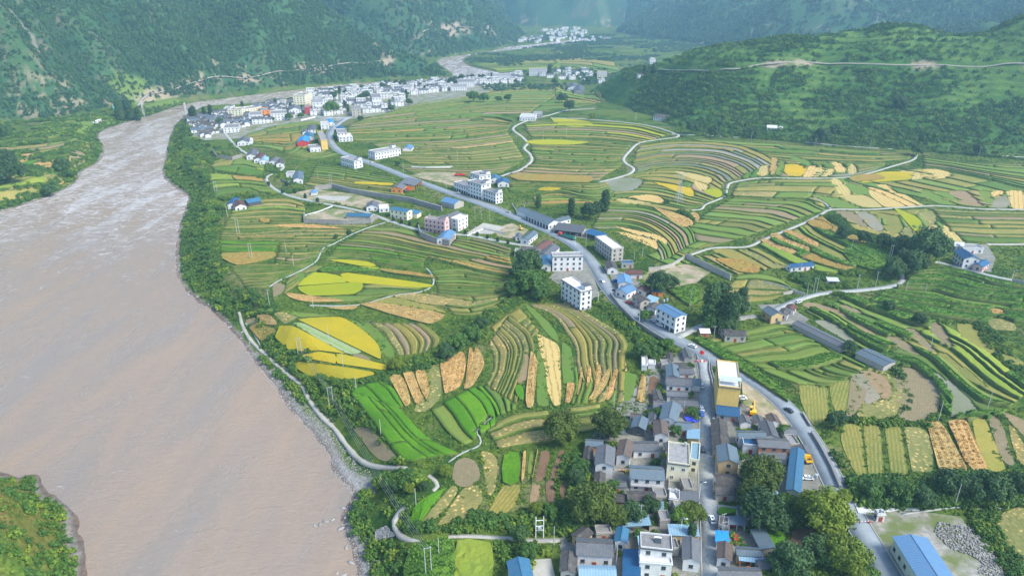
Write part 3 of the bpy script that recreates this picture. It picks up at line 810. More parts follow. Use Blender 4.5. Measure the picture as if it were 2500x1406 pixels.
 def row(side, q):
  Lh = w if side in 'fb' else d
  n = max(1, int((Lh - 1) / wstep));
  for i in range(n):
   t = -Lh / 2 + Lh * (i + .5) / n
   z = q * fh + fh * .32; ww, wh = 1.35, min(1.4, fh * .5); me = WIN[frame]; nm = 'window'
   if q == 0 and shop and side == 'f': ww, wh, z = Lh / n * .72, fh * .72, .12; me = WIN['shop']; nm = 'shop_window'
   elif q == 0 and door and side == 'f' and i == n // 2 and not shop: ww, wh, z = 1.4,2.2, .02; me = DOOR; nm = 'door'
   if side == 'f': loc, rz = (t, y0, z),0
   elif side == 'b': loc, rz = (-t, y1, z), math.pi
   elif side == 'r': loc, rz = (x1, t, z), math.pi / 2
   else: loc, rz = (x0,-t, z),-math.pi / 2
   W.append((nm, me, loc, rz, (ww, 1, wh)))
 if wins and not open_front:
  for q in range(floors):
   for sd in win: row(sd, q)
 if tank: W.append(('water_tank', TANK, (x0 + 1.2, y1 - 1.4, h + .18),0,(1,1,1)))
 if solar:
  if roof == 'flat': W.append(('solar_water_heater', SOLAR, (x0 + w * .55,0, h + .18),0,(1,1,1)))
 def build(parent):
  for nm, me in parts: put(me, nm, parent, (0,0,0))
  for nm, me, loc, rz, sc in W: put(me, nm, parent, loc, rz, sc)
  return parent
 return build
CENT = []
def house(name, c1, c2, c3, h, label, cat='house', ridge=None, front=None, zb=None, group=None, **kw):
 """three roof corners in the photograph (all at height h above ground); local x runs along the longer edge"""
 P = gq([c1[0], c2[0], c3[0]],[c1[1], c2[1], c3[1]], h)
 e1 = P[1] - P[0]; e2 = P[2] - P[1]
 l1, l2 = np.hypot(*e1), np.hypot(*e2)
 if ridge is None: ridge = 1 if l1 >= l2 else 2
 if (l1 >= l2):
  u = e1 / l1; v = np.array([-u[1], u[0]]); dv = float(e2 @ v); du = float(l1)
  c = P[0] + e1 / 2 + v * dv / 2; w, d = l1, abs(dv)
 else:
  v = e2 / l2; u = np.array([v[1],-v[0]]); du = float(e1 @ u); w, d = abs(du), l2
  c = P[1] + e2 / 2 - u * du / 2
 rz = math.atan2(u[1], u[0])
 if ridge == 2: rz += math.pi / 2; w, d = d, w
 w = max(w, 2.2); d = max(d, 2.2)
 fx = math.cos(rz - math.pi/2); fy = math.sin(rz - math.pi/2)
 if fx * (-c[0]) + fy * (-c[1]) < 0: rz += math.pi
 z = float(Hq(c[0], c[1])) if zb is None else zb
 win = kw.pop('win', None)
 if win is None:
  sx = math.cos(rz); sy = math.sin(rz)
  win = ('f', 'r' if sx * (-c[0]) + sy * (-c[1]) > 0 else 'l')
 t = empty(name, (c[0], c[1], z), rz, label, cat, group)
 building(w, d, h, win=win, **kw)(t)
 cx, sx = math.cos(rz), math.sin(rz)
 q = [(c[0] + a * cx - b2 * sx, c[1] + a * sx + b2 * cx) for a, b2 in ((-w/2-.8,-d/2-.8),(w/2+.8,-d/2-.8),(w/2+.8, d/2+.8),(-w/2-.8, d/2+.8))]
 occ_poly(q); CENT.append((c[0], c[1], max(w, d)))
 return t
# village in the foreground
G = dict(wall='white', rf='tile_grey')
def hs(c1, c2, c3, h, label, **k):
 kk = dict(G); kk.update(k); nm = kk.pop('nm', 'village_house'); cat = kk.pop('cat', 'house')
 return house(nm, c1, c2, c3, h, label, cat, **kk)
hs((1629,920),(1657,921),(1654,893),3.6, 'blue grey gabled house at the upper end of the village row', ridge=2, rf='tile_blue', wall='concrete')
hs((1661,912),(1694,911),(1698,897),3.2, 'low grey tiled house beside the upper end of the street', win=('f',))
hs((1629,938),(1688,941),(1690,923),3.8, 'long grey roofed house with bare white front yard wall')
hs((1689,942),(1709,943),(1709,928),3, 'small blue grey shed roof touching the street by the white car', roof='shed', rf='tile_blue', nm='roadside_shed', cat='shed', wins=False)
hs((1630,965),(1678,967),(1680,955),3.3, 'grey roofed house, third row from the upper end')
hs((1598,992),(1627,993),(1632,980),3, 'low grey roofed shed behind the pink roofed wall', nm='farm_shed', cat='shed', wins=False)
hs((1642,988),(1704,990),(1704,975),3.3, 'long dull grey roof crossing to the street below the third row')
hs((1612,1020),(1652,1028),(1661,990),5.2, 'large blue grey gabled house with balcony end facing the viewer', ridge=2, rf='tile_blue', floors=2, frame='paint')
hs((1584,1027),(1607,1028),(1609,1011),3, 'small square grey roofed outbuilding left of the large gabled house', rf='tile_grey', nm='outbuilding', cat='outbuilding')
hs((1542,1043),(1574,1048),(1581,1023),4, 'blue grey gabled house at the left edge by the walnut tree', ridge=2, rf='tile_blue', wall='darkwall')
hs((1600,1066),(1631,1062),(1627,1031),5, 'old brown roofed house with a white gable wall in mid village', ridge=2, rf='tile_brown')
hs((1650,1047),(1690,1049),(1692,1030),3.2, 'grey blue roof beside the blue tarpaulin', rf='tile_blue')
hs((1679,1069),(1705,1073),(1706,1052),3, 'patched pale blue shed with orange trim at the street', roof='shed', rf='metal_sky', nm='roadside_shed', cat='shed', wall='ochre', open_front=True)
hs((1548,1099),(1610,1098),(1614,1077),3.8, 'grey tiled farmhouse with small walled yard in front')
hs((1506,1110),(1538,1116),(1546,1080),5, 'rust brown roofed house with a white gable', ridge=2, rf='tile_brown')
hs((1454,1133),(1497,1137),(1500,1094),6, 'tall light grey roofed house with a big white gable', ridge=2, rf='tile_grey', floors=2)
hs((1431,1087),(1471,1089),(1473,1074),3, 'small blue grey shed with orange maize drying under its eaves', rf='tile_blue', wall='orange', nm='drying_shed', cat='shed', wins=False)
hs((1425,1121),(1443,1123),(1447,1093),3, 'narrow dark old tiled outhouse at the left village edge', ridge=2, rf='tile_dark', wall='greywall', nm='outbuilding', cat='outbuilding')
hs((1452,1180),(1474,1180),(1476,1156),3, 'small dark patched roof below the tall light grey house', rf='tile_dark', wall='greywall', nm='outbuilding', cat='outbuilding', ridge=2)
hs((1541,1166),(1621,1170),(1622,1140),5.6, 'long teal blue roofed farmhouse with open gallery front', rf='tile_blue', floors=2, gal=True)
hs((1630,1132),(1683,1137),(1682,1086),8, 'cream two storey villa with grey hipped roof and tank', roof='flat', wall='cream', rf='flat_grey', floors=2, frame='paint', band=True, tank=True, nm='villa', cat='villa')
hs((1684,1124),(1706,1126),(1709,1084),5.8, 'pale annex between cream villa and street with sheet roof', roof='flat', wall='cream', rf='metal_sky', floors=2, nm='annex', cat='annex', wstep=2.4)
hs((1534,1219),(1600,1221),(1602,1201),4, 'old dark tiled white house below the gallery farmhouse', rf='tile_dark')
hs((1488,1222),(1531,1224),(1531,1207),3, 'dark low roof tucked beside the big green trees', rf='tile_dark', nm='outbuilding', cat='outbuilding', wall='greywall')
hs((1659,1222),(1705,1222),(1705,1204),3, 'flat slate shed at the street above the willow', roof='shed', rf='tile_grey', nm='roadside_shed', cat='shed', wall='greywall', wins=False)
hs((1634,1214),(1658,1222),(1659,1199),3, 'little white flat corner building with rounded tank', roof='flat', rf='flat_white', tank=True, nm='outbuilding', cat='outbuilding')
hs((1598,1247),(1617,1247),(1617,1228),3, 'pale blue sheet roof lean-to beside the dark tiled house', roof='shed', rf='metal_sky', nm='lean_to', cat='shed', wins=False)
hs((1567,893),(1580,893),(1579,869),2.8, 'upright white flat roofed shed alone above the village', roof='flat', rf='flat_white', nm='white_shed', cat='shed', wins=False)
hs((1583,890),(1600,890),(1600,881),2.6, 'low white shed wing right of the upright white shed', roof='flat', rf='flat_white', nm='white_shed', cat='shed', wins=False)
hs((1629,880),(1642,881),(1641,863),3, 'narrow dark roofed hut with white gable near the village top', ridge=2, rf='tile_dark', nm='hut', cat='hut')
YB = hs((1755,949),(1808,950),(1800,886),14, 'yellow four storey building with white flat roof by the road', roof='flat', wall='yellow', rf='flat_white', floors=4, frame='trim', band=True, win=('l',), wstep=3, nm='yellow_building', cat='building')
b = MB(); b.box(7.0,10.0,-4.6,4.6,16.9,17.1, 'flat_green'); [b.box(x, x + .3, y, y + .3,14.9,16.9, 'palegreen') for x in (7.1,9.6) for y in (-4.5,4.2)]; RD = b.obj('roof_deck', YB)
hs((1751,1010),(1804,1016),(1800,991),3.2, 'navy roofed shed against the foot of the yellow building', rf='metal_deep', wall='greywall', nm='navy_shed', cat='shed')
hs((1741,1064),(1776,1064),(1772,1029),3.8, 'crumbling dark tiled house, upper of two beside the street', ridge=2, rf='tile_dark', wall='greywall')
hs((1742,1097),(1779,1099),(1775,1067),3.8, 'crumbling dark tiled house, lower of two beside the street', ridge=2, rf='tile_dark', wall='greywall')
hs((1868,1069),(1900,1067),(1886,1032),4, 'slate gabled house nearest the main road curve', ridge=2, rf='tile_grey')
hs((1807,1069),(1871,1069),(1878,1052),4.6, 'long blue grey roof left of the slate gabled house', rf='tile_blue')
hs((1854,1089),(1928,1093),(1928,1072),5.6, 'long grey two storey house with brown gallery near the blue warehouse', floors=2, gal=True, wall='brick')
hs((1815,1086),(1854,1090),(1852,1073),4, 'flat blue terrace in front of the long blue grey roof', roof='flat', rf='metal_deep', nm='terrace_block', cat='building')
hs((1859,1118),(1922,1119),(1922,1109),3.2, 'low grey wing in front of the brown galleried house', roof='shed', nm='wing', cat='shed', wins=False)
hs((1757,1129),(1803,1131),(1796,1093),6.5, 'blue grey gabled house with navy awning and orange grain store', ridge=2, rf='tile_blue', wall='ochre', floors=2)
hs((1751,1181),(1808,1182),(1805,1158),3.8, 'dark mossy tiled roof, upper of a pair by the street', rf='tile_dark', wall='white')
hs((1749,1205),(1793,1206),(1795,1184),3.2, 'dark mossy tiled roof, lower of a pair by the street', rf='tile_dark', wall='concrete')
hs((1921,1198),(1953,1202),(1962,1100),4.5, 'long bright blue warehouse with white gable beside main road', ridge=2, rf='metal_blue', nm='blue_warehouse', cat='warehouse', pitch=.34)
hs((1781,1278),(1820,1280),(1820,1266),3, 'blue grey lean-to with red tractor below the green garden', roof='shed', rf='tile_blue', nm='lean_to', cat='shed', open_front=True)
hs((1753,1288),(1777,1288),(1779,1266),3, 'dark flat roofed hut behind the twin lamp poles', roof='flat', rf='tile_dark', wall='greywall', nm='hut', cat='hut')
hs((1750,1322),(1776,1325),(1775,1301),3, 'vivid blue sheet roof beside the street', roof='shed', rf='metal_vivid', wall='white', nm='vivid_blue_shed', cat='shed', wins=False)
hs((1752,1362),(1784,1367),(1786,1330),4.2, 'brown ridge roofed house with white gable at the lower street', ridge=2, rf='tile_brown')
hs((1801,1352),(1857,1356),(1853,1338),4, 'patchwork pale sheet roofed farmhouse right of the brown house', rf='tile_blue', wall='ochre')
hs((1808,1366),(1861,1372),(1857,1355),3.2, 'pale sheet canopy in front of the patchwork farmhouse', roof='shed', rf='metal_sky', wall='orange', nm='canopy', cat='canopy', open_front=True)
hs((1762,1412),(1860,1414),(1856,1386),4.4, 'long grey roof cut by the bottom edge right of the street', rf='tile_grey')
hs((1857,1386),(1890,1383),(1888,1361),3.2, 'weathered slate roof half hidden by bottom trees', rf='tile_grey', nm='outbuilding', cat='outbuilding')
hs((1669,1363),(1708,1370),(1706,1319),4.8, 'slate gabled house with white gable right beside the street bottom', ridge=2, rf='tile_grey')
hs((1564,1337),(1642,1345),(1642,1309),10, 'white three storey villa with solar heater on grey roof', roof='flat', floors=3, frame='trim', band=True, solar=True, rf='flat_grey', nm='villa', cat='villa', wstep=4)
hs((1562,1372),(1641,1378),(1641,1352),6.6, 'projecting white balcony block in front of the white villa', roof='flat', floors=2, frame='trim', rf='flat_white', nm='balcony_block', cat='building', wstep=4.2)
hs((1523,1412),(1560,1413),(1560,1347),4, 'deep blue lean-to roof left of the white villa', roof='shed', rf='metal_deep', nm='lean_to', cat='shed', wins=False)
hs((1502,1319),(1528,1324),(1533,1292),4, 'small teal blue gabled house with white end', ridge=2, rf='metal_blue')
hs((1409,1352),(1495,1357),(1498,1317),5, 'wide grey tiled farmhouse with pale blue porch strip', rf='tile_grey', floors=1)
hs((1379,1320),(1420,1321),(1446,1300),4, 'dark patched roof with orange timber front by the trees', rf='tile_dark', wall='ochre')
hs((1369,1394),(1405,1396),(1407,1352),4, 'black roofed barn at the lower left of the village', rf='tile_dark', ridge=2, wall='greywall', nm='barn', cat='barn')
hs((1416,1406),(1503,1408),(1503,1382),4, 'blue sheet roofed house at the bottom edge', rf='metal_sky')
hs((1253,1430),(1306,1432),(1289,1365),5, 'bright blue gabled barn alone at the bottom edge', ridge=2, rf='metal_blue', nm='blue_barn', cat='barn', wins=False)
hs((2264,1442),(2350,1444),(2262,1314),6, 'huge blue steel warehouse in the lower right corner', ridge=2, rf='metal_steel', wall='palegreen', nm='steel_warehouse', cat='warehouse', pitch=.22)
hs((2143,1257),(2162,1257),(2162,1246),3, 'tiny white guard hut with red doors by the road gate', roof='flat', rf='flat_white', nm='guard_hut', cat='hut', tank=True)
# along the highway
hs((1371,684),(1418,714),(1451,711),12, 'white four storey apartment block with dark trim below the highway', roof='flat', floors=4, band=True, pent=True, rf='flat_white', nm='apartment_block', cat='apartment block', frame='trim', plinth=1.2)
hs((1349,628),(1424,626),(1424,616),10, 'white three storey building with rows of square windows', roof='flat', floors=3, band=True, rf='flat_grey', nm='apartment_block', cat='apartment block', frame='trim')
hs((1453,579),(1494,609),(1522,605),9, 'unfinished bare concrete block with white roof across highway', roof='flat', floors=3, wall='concrete', rf='flat_white', nm='unfinished_block', cat='building', frame='trim')
hs((1108,446),(1143,458),(1160,452),7, 'two storey white shop wing, left end of the highway complex', roof='flat', floors=2, band=True, shop=True, rf='flat_grey', nm='shop_wing', cat='building')
hs((1141,443),(1175,453),(1194,447),13, 'four storey white middle block of the highway complex', roof='flat', floors=4, band=True, shop=True, pent=True, rf='flat_grey', nm='shop_block', cat='building')
hs((1148,423),(1170,431),(1196,425),14.5, 'tall white tower house behind the highway complex', roof='flat', floors=4, band=True, pent=True, solar=True, rf='flat_grey', nm='tower_house', cat='building')
hs((1174,462),(1210,474),(1227,470),8.8, 'three storey white right block of the highway complex', roof='flat', floors=3, band=True, shop=True, pent=True, rf='flat_grey', nm='shop_block', cat='building')
hs((1196,436),(1222,438),(1220,430),4, 'small white house with blue roof where the white path ends', rf='metal_blue')
hs((1215,445),(1243,447),(1241,438),4, 'white farmhouse with navy roof at the white path end', rf='metal_deep')
hs((1077,491),(1109,499),(1130,491),4.5, 'slate roofed warehouse on a stone base below the highway', rf='metal_steel', wall='concrete', nm='warehouse', cat='warehouse', wins=False)
hs((1262,514),(1285,522),(1300,514),4, 'left grey shed of the long workshop by the highway', rf='tile_blue', nm='workshop_shed', cat='shed', wins=False)
hs((1283,524),(1339,548),(1362,539),4.5, 'long grey roofed open workshop beside the highway', rf='tile_blue', nm='workshop', cat='workshop', shop=True)
hs((1363,541),(1393,533),(1388,526),4, 'white walled house at the right end of the workshop', rf='tile_blue')
hs((1352,561),(1420,569),(1418,556),3.2, 'long low grey shed row above the highway bend', roof='shed', rf='tile_grey', wall='concrete', open_front=True, nm='shed_row', cat='shed')
hs((1427,568),(1465,580),(1476,573),3.4, 'navy roofed shed row above the highway bend', roof='shed', rf='metal_deep', wall='concrete', open_front=True, nm='shed_row', cat='shed')
hs((1036,534),(1085,542),(1098,536),10, 'pink balconied three storey house above a stone terrace', roof='flat', floors=3, wall='pink', gal='red', pent=True, tank=True, rf='flat_grey', nm='balcony_house', cat='house', frame='trim')
hs((1101,534),(1118,538),(1142,527),9, 'white three storey house right behind the pink balconied house', roof='flat', floors=3, rf='flat_white', nm='town_house', cat='house')
hs((1078,530),(1102,534),(1128,522),8, 'grey gabled white house behind the pink balconied house', rf='tile_grey', floors=2)
hs((1070,579),(1096,585),(1112,567),4.6, 'blue grey roofed house on the corner of the stone terrace', rf='metal_steel', ridge=2)
hs((952,511),(993,518),(1005,512),7, 'cream two storey house with blue sheet roof by the lane', rf='metal_blue', wall='cream', floors=2, pitch=.25)
hs((1002,520),(1018,523),(1028,517),3.5, 'teal roofed shed beside the cream house', roof='shed', rf='metal_blue', wall='cream', nm='yard_shed', cat='shed', wins=False)
hs((845,527),(903,529),(917,522),3, 'long blue roofed shed inside the stone walled compound', rf='metal_blue', wall='concrete', nm='compound_shed', cat='shed', pitch=.25, wins=False)
hs((895,503),(923,505),(925,495),3.6, 'white farmhouse with dark grey roof above the lane', rf='tile_grey')
hs((925,508),(950,509),(948,500),3, 'small white flat house right of the grey roofed farmhouse', roof='flat', rf='flat_white')
hs((961,456),(981,462),(1001,447),4, 'left roof of the orange walled roadside workshop', rf='tile_grey', wall='orange', nm='workshop', cat='workshop')
hs((986,446),(1012,454),(1030,441),4, 'open grey shed of the roadside workshop touching the highway', rf='tile_grey', wall='orange', nm='workshop', cat='workshop', open_front=True, roof='shed')
hs((831,386),(864,395),(882,390),7.5, 'white two storey house with a brick lower corner by highway', roof='flat', floors=2, band=True, pent=True, rf='flat_grey', nm='roadside_house')
hs((915,374),(978,363),(974,356),7.5, 'long white school like building with stair tower', roof='flat', floors=2, band=True, pent=True, rf='flat_grey', nm='school_building', cat='building', frame='trim')
hs((985,361),(1004,364),(1010,357),3, 'small blue roofed shed beside the long white building', rf='metal_steel', nm='yard_shed', cat='shed', wins=False)
hs((783,343),(799,343),(789,321),10.5, 'narrow yellow four storey house at the highway bend', roof='flat', floors=4, wall='yellow', rf='flat_grey', win=('l',), nm='yellow_building', cat='building')
hs((757,363),(783,361),(777,353),4.5, 'low white house left of the narrow yellow one', roof='flat', rf='flat_grey')
hs((727,345),(752,347),(757,335),5, 'large bright blue shed left of the highway bend', rf='metal_vivid', wall='red', nm='blue_shed', cat='shed', wins=False)
hs((746,337),(767,335),(763,325),4, 'second bright blue roof behind the large blue shed', rf='metal_blue', nm='blue_shed', cat='shed', wins=False)
hs((828,338),(861,334),(856,326),5.5, 'white stepped house inside the highway bend, lower part', roof='flat', floors=2, rf='flat_white')
hs((824,329),(848,325),(844,315),8.5, 'white stepped house inside the highway bend, upper part', roof='flat', floors=3, band=True, rf='flat_grey')
hs((783,306),(803,305),(802,297),6, 'white two storey house right above the blue sheds', roof='flat', floors=2, rf='flat_white')
hs((752,317),(770,316),(770,306),5, 'grey hipped villa above the blue sheds', roof='hip', floors=2, rf='tile_grey')
hs((738,322),(752,323),(752,316),3.5, 'small white cottage left of the hipped villa', rf='tile_grey')
hs((802,304),(816,300),(812,293),4, 'blue roofed white house beside the hipped villa', rf='metal_vivid')
hs((823,319),(840,316),(838,309),4, 'dark blue roofed shed at the highway top', roof='shed', rf='metal_deep', wall='greywall', nm='roadside_shed', cat='shed', wins=False)
hs((716,439),(738,438),(740,420),4.5, 'large slate roofed hall on the lane terrace', rf='tile_blue', ridge=2, nm='hall', cat='hall')
hs((700,423),(716,426),(720,419),4, 'small white house beside the slate roofed hall', roof='flat', rf='flat_grey')
hs((759,470),(773,470),(775,464),2.6, 'tiny blue roofed kiosk in the lane yard', roof='hip', rf='metal_steel', nm='kiosk', cat='kiosk', wins=False)
hs((557,497),(576,499),(585,485),4, 'blue roofed farmhouse on the river bluff', rf='metal_deep', ridge=2)
hs((574,506),(601,502),(592,491),4, 'red brown and white roofed house on the bluff', rf='tile_red')
hs((606,496),(637,490),(634,483),3.4, 'long teal shed on the river bluff', rf='metal_blue', wall='darkwall', nm='farm_shed', cat='shed', wins=False)
hs((581,345),(607,347),(612,337),4, 'grey roofed farm below the old town, left', rf='tile_grey')
hs((607,347),(618,345),(616,338),3.2, 'small white shed of the farm below the old town', rf='metal_white', nm='farm_shed', cat='shed', wins=False)
hs((604,376),(624,380),(630,367),4.5, 'white walled grey roofed lane house, first of the row', rf='tile_grey', ridge=2)
hs((622,386),(640,389),(648,375),4.2, 'red roofed lane house, second of the row', rf='tile_red', ridge=2)
hs((634,391),(654,393),(656,384),3.8, 'sky blue roofed lane house, third of the row', rf='metal_sky')
hs((660,392),(676,395),(684,386),3.6, 'grey roofed lane house, fourth of the row', rf='tile_grey')
hs((675,397),(692,400),(694,391),3.2, 'low weathered lane house at the end of the row', rf='tile_dark')
hs((1311,600),(1323,609),(1350,592),4, 'white house with a long red brown roof by the highway', rf='tile_red')
hs((1276,613),(1312,614),(1315,604),4, 'dark slate roofed white house beside the tree grove', rf='tile_dark')
hs((1256,616),(1275,618),(1278,608),3, 'small concrete hut left of the dark slate roof', roof='flat', rf='flat_grey', wall='concrete', nm='hut', cat='hut')
hs((1278,578),(1291,586),(1313,568),4, 'long grey roofed white house below the scrap yard', rf='tile_blue')
hs((1259,577),(1272,579),(1274,571),3, 'small grey hut left of the long grey roofed house', rf='tile_grey', nm='hut', cat='hut')
hs((1316,620),(1341,627),(1366,603),4, 'grey roofed market hall between houses and highway', rf='tile_grey', nm='market_hall', cat='hall', wins=False)
hs((1322,645),(1345,648),(1348,627),4.4, 'blue gabled white house left of the three storey building', rf='metal_blue', ridge=2)
hs((1510,690),(1542,693),(1538,674),4, 'blue grey roof at the top of the roadside row', rf='metal_steel', ridge=2)
hs((1511,704),(1530,717),(1553,705),4.2, 'second blue grey roof of the roadside row', rf='metal_steel')
hs((1544,723),(1564,738),(1583,730),5, 'bare concrete house with black roof in the roadside row', rf='tile_dark', wall='concrete', floors=2)
hs((1575,735),(1594,741),(1607,728),3.6, 'pale blue shed roof between black roof and blue roofed hotel', roof='shed', rf='metal_sky', wall='concrete', nm='roadside_shed', cat='shed')
hs((1584,746),(1600,755),(1608,744),4, 'dark tiled house touching the blue roofed hotel', rf='tile_dark')
hs((1603,750),(1650,776),(1678,769),9.5, 'white hotel with curved blue roof and ochre upper band', roof='gable', rf='metal_steel', floors=3, pitch=.2, shop=True, nm='hotel', cat='hotel', frame='trim')
hs((1592,711),(1618,712),(1619,705),3, 'small blue and orange roofed house behind the row', rf='metal_blue', wall='orange')
hs((1551,708),(1574,712),(1586,703),3.2, 'red brown roofed house behind the roadside row', rf='tile_red')
hs((1528,668),(1568,669),(1567,660),3.4, 'brown roofed white house below the unfinished block', rf='tile_red')
hs((1481,651),(1508,656),(1500,640),4, 'dark roofed house with orange awning below unfinished block', rf='tile_dark', ridge=2)
hs((1518,645),(1547,645),(1544,637),3, 'flat navy roofed pump house below the unfinished block', roof='flat', rf='metal_deep', wall='concrete', nm='pump_house', cat='building')
hs((1771,818),(1822,819),(1823,807),4, 'old dark tiled farmhouse, right wing', rf='tile_dark', wall='concrete')
hs((1755,796),(1772,815),(1789,806),4, 'old dark tiled farmhouse, left wing', rf='tile_dark', wall='concrete')
hs((1711,812),(1733,812),(1728,802),3, 'tiny brick hut with pale roof beside the side road', rf='metal_white', wall='brick', nm='brick_hut', cat='hut')
hs((1861,756),(1884,771),(1905,762),5, 'sandy walled house with steel grey roof by the side road', rf='tile_blue', wall='ochre', floors=1)
hs((1902,766),(1922,769),(1928,757),3.5, 'dark roofed yard house beside the sandy walled house', rf='tile_dark')
hs((1918,752),(1938,758),(1945,748),3, 'small house with a faded red roof by the side road', rf='tile_red', nm='hut', cat='hut')
hs((1936,790),(2053,848),(2068,838),3, 'long grey livestock shed, upper one of two in line', rf='tile_grey', wall='concrete', nm='livestock_shed', cat='shed', pitch=.2, wins=False)
hs((2090,862),(2158,894),(2196,886),3, 'long grey livestock shed, lower one with white end', rf='tile_blue', wall='concrete', nm='livestock_shed', cat='shed', pitch=.15, wins=False)
hs((1932,653),(1988,647),(1986,639),3.4, 'low white building with navy roof among gardens', rf='metal_deep', nm='school_hut', cat='building')
hs((2023,686),(2048,687),(2048,681),2.4, 'plain white roofed shelter in the gardens', roof='shed', rf='metal_white', nm='shelter', cat='shelter', open_front=True)
hs((2329,613),(2354,632),(2378,623),6.5, 'two storey white farmhouse with bright blue roof', rf='metal_deep', floors=2, frame='trim')
hs((2378,645),(2400,652),(2416,641),4, 'single storey annexe with bright blue roof and red gate', rf='metal_deep', wall='pink', nm='annex', cat='annex')
hs((2351,607),(2402,608),(2404,598),3.6, 'flat grey roofed rear wing of the blue roofed farm', roof='flat', rf='flat_grey', nm='rear_wing', cat='building')
hs((2332,603),(2352,604),(2352,594),3.2, 'white roofed outhouse behind the blue roofed farm', roof='shed', rf='metal_white', nm='outbuilding', cat='outbuilding')
hs((1270,284),(1307,287),(1311,279),5, 'white box shaped store house at the white path', roof='flat', rf='flat_white', nm='store_house', cat='building')
hs((1302,279),(1324,280),(1324,273),5, 'grey store house behind the white box shaped one', roof='flat', rf='flat_grey', wall='greywall', nm='store_house', cat='building')
hs((1595,287),(1627,288),(1629,276),4, 'lone courtyard house with a white roof edge under the hill', rf='tile_dark', wall='white')
hs((1873,313),(1897,314),(1896,307),3.5, 'small white house alone on the lower hillside', rf='metal_white')
hs((1901,313),(1911,314),(1911,309),2.5, 'tiny white shed alone on the lower hillside', rf='metal_white', nm='hut', cat='hut', wins=False)
hs((1386,214),(1412,215),(1412,207),5, 'white courtyard house at the foot of the hill', rf='tile_grey')
hs((1402,222),(1426,224),(1426,212),5, 'dark fronted two storey house at the foot of the hill', rf='tile_grey', floors=2, wall='greywall')
# town landmarks
TL = 'town building'
def tl(c1, c2, c3, h, label, **k):
 kk = dict(roof='flat', rf='flat_grey', wall='white', band=False, frame='trim', nm='town_building', cat='building', wstep=4)
 kk.update(k); return hs(c1, c2, c3, h, label, **kk)
tl((549,273),(588,269),(600,263),11, 'cream long four storey block at the left of town', floors=4, wall='cream')
tl((590,269),(636,263),(632,258),11, 'right continuation of the cream long town block', floors=4, wall='cream')
tl((608,279),(638,281),(640,273),10, 'white three storey house in front of the orange one', floors=3)
tl((639,275),(659,270),(654,264),10, 'bright orange fronted town building', floors=3, wall='orange')
tl((660,277),(700,277),(699,270),9.5, 'white gallery building with long window bands right of orange one', floors=3, gal=True)
tl((726,229),(744,233),(760,227),19, 'tallest white and cream tower of the town with red roof tip', floors=6, wall='cream', pent=True)
tl((744,264),(759,263),(758,258),9, 'red painted town building under the white tower', floors=3, wall='red')
tl((762,252),(789,250),(786,243),11, 'white slab with concrete stair core by the round tree', floors=3)
tl((705,270),(735,268),(732,260),7, 'grey roofed long hall left of the red building', rf='tile_grey', roof='gable', floors=2)
tl((909,241),(931,238),(926,230),11, 'grey and white town building with yellow and red balconies', floors=3, gal=True)
tl((858,268),(880,267),(879,259),10, 'unfinished grey framed town building at the road end', floors=3, wall='concrete', open_front=False, rf='flat_grey')
tl((983,214),(1003,215),(1010,209),11, 'white four storey block with black windows, town centre right', floors=4)
tl((1100,214),(1140,213),(1138,206),7, 'white two storey row with red signs in the right town', floors=2)
tl((1118,203),(1158,201),(1155,194),10, 'large white building with grey roof, right part of town', floors=3)
tl((1160,196),(1182,195),(1180,190),8, 'pale yellow shop building in the right part of town', floors=2, wall='cream')
tl((1203,188),(1248,187),(1245,180),11, 'long white warehouse like building at the right end of town', floors=3)
tl((1292,172),(1334,174),(1334,168),10, 'white factory like building beyond the town end', floors=3)
tl((1458,182),(1482,183),(1482,175),9, 'tan three storey house near the hill corner', floors=3, wall='cream')
tl((460,277),(470,278),(474,272),3, 'small grey bridge house near the footbridge', roof='gable', rf='tile_dark')
tl((548,308),(582,312),(586,303),6, 'white house with windows below the old town', floors=2)
tl((275,258),(290,259),(291,252),6, 'turquoise house on the left river bank', floors=2, wall='cyan')
tl((225,297),(246,293),(250,290),3.2, 'low pale shed on the left river bank', roof='gable', rf='metal_white')
protos = []
for q, (w, d, h, kw) in enumerate([
 (11,8,5.6, dict(roof='gable', rf='tile_grey', floors=2)),(9,7,3.6, dict(roof='gable', rf='tile_dark')),(13,9,7.2, dict(roof='flat', rf='flat_grey', floors=2, band=True, pent=True)),
 (15,10,10, dict(roof='flat', rf='flat_white', floors=3, band=True)),(12,8,4, dict(roof='gable', rf='tile_blue')),(16,9,7, dict(roof='gable', rf='tile_grey', floors=2))]):
 protos.append((w, d, h, kw))
TYPE = ['grey roofed white cottage', 'small dark tiled cottage', 'white house with roof hut', 'three storey white house', 'low blue grey roofed house', 'long grey roofed white house']
made = {}
TOWN = []; LASTC = []
def copy_tree(src, loc, rz, label, group):
 r = src.copy(); COL.objects.link(r); r.location = loc; r.rotation_euler = (0,0, rz); r['label'] = label; r['group'] = group
 for ch in src.children:
  c = ch.copy(); COL.objects.link(c); c.parent = r
 return r
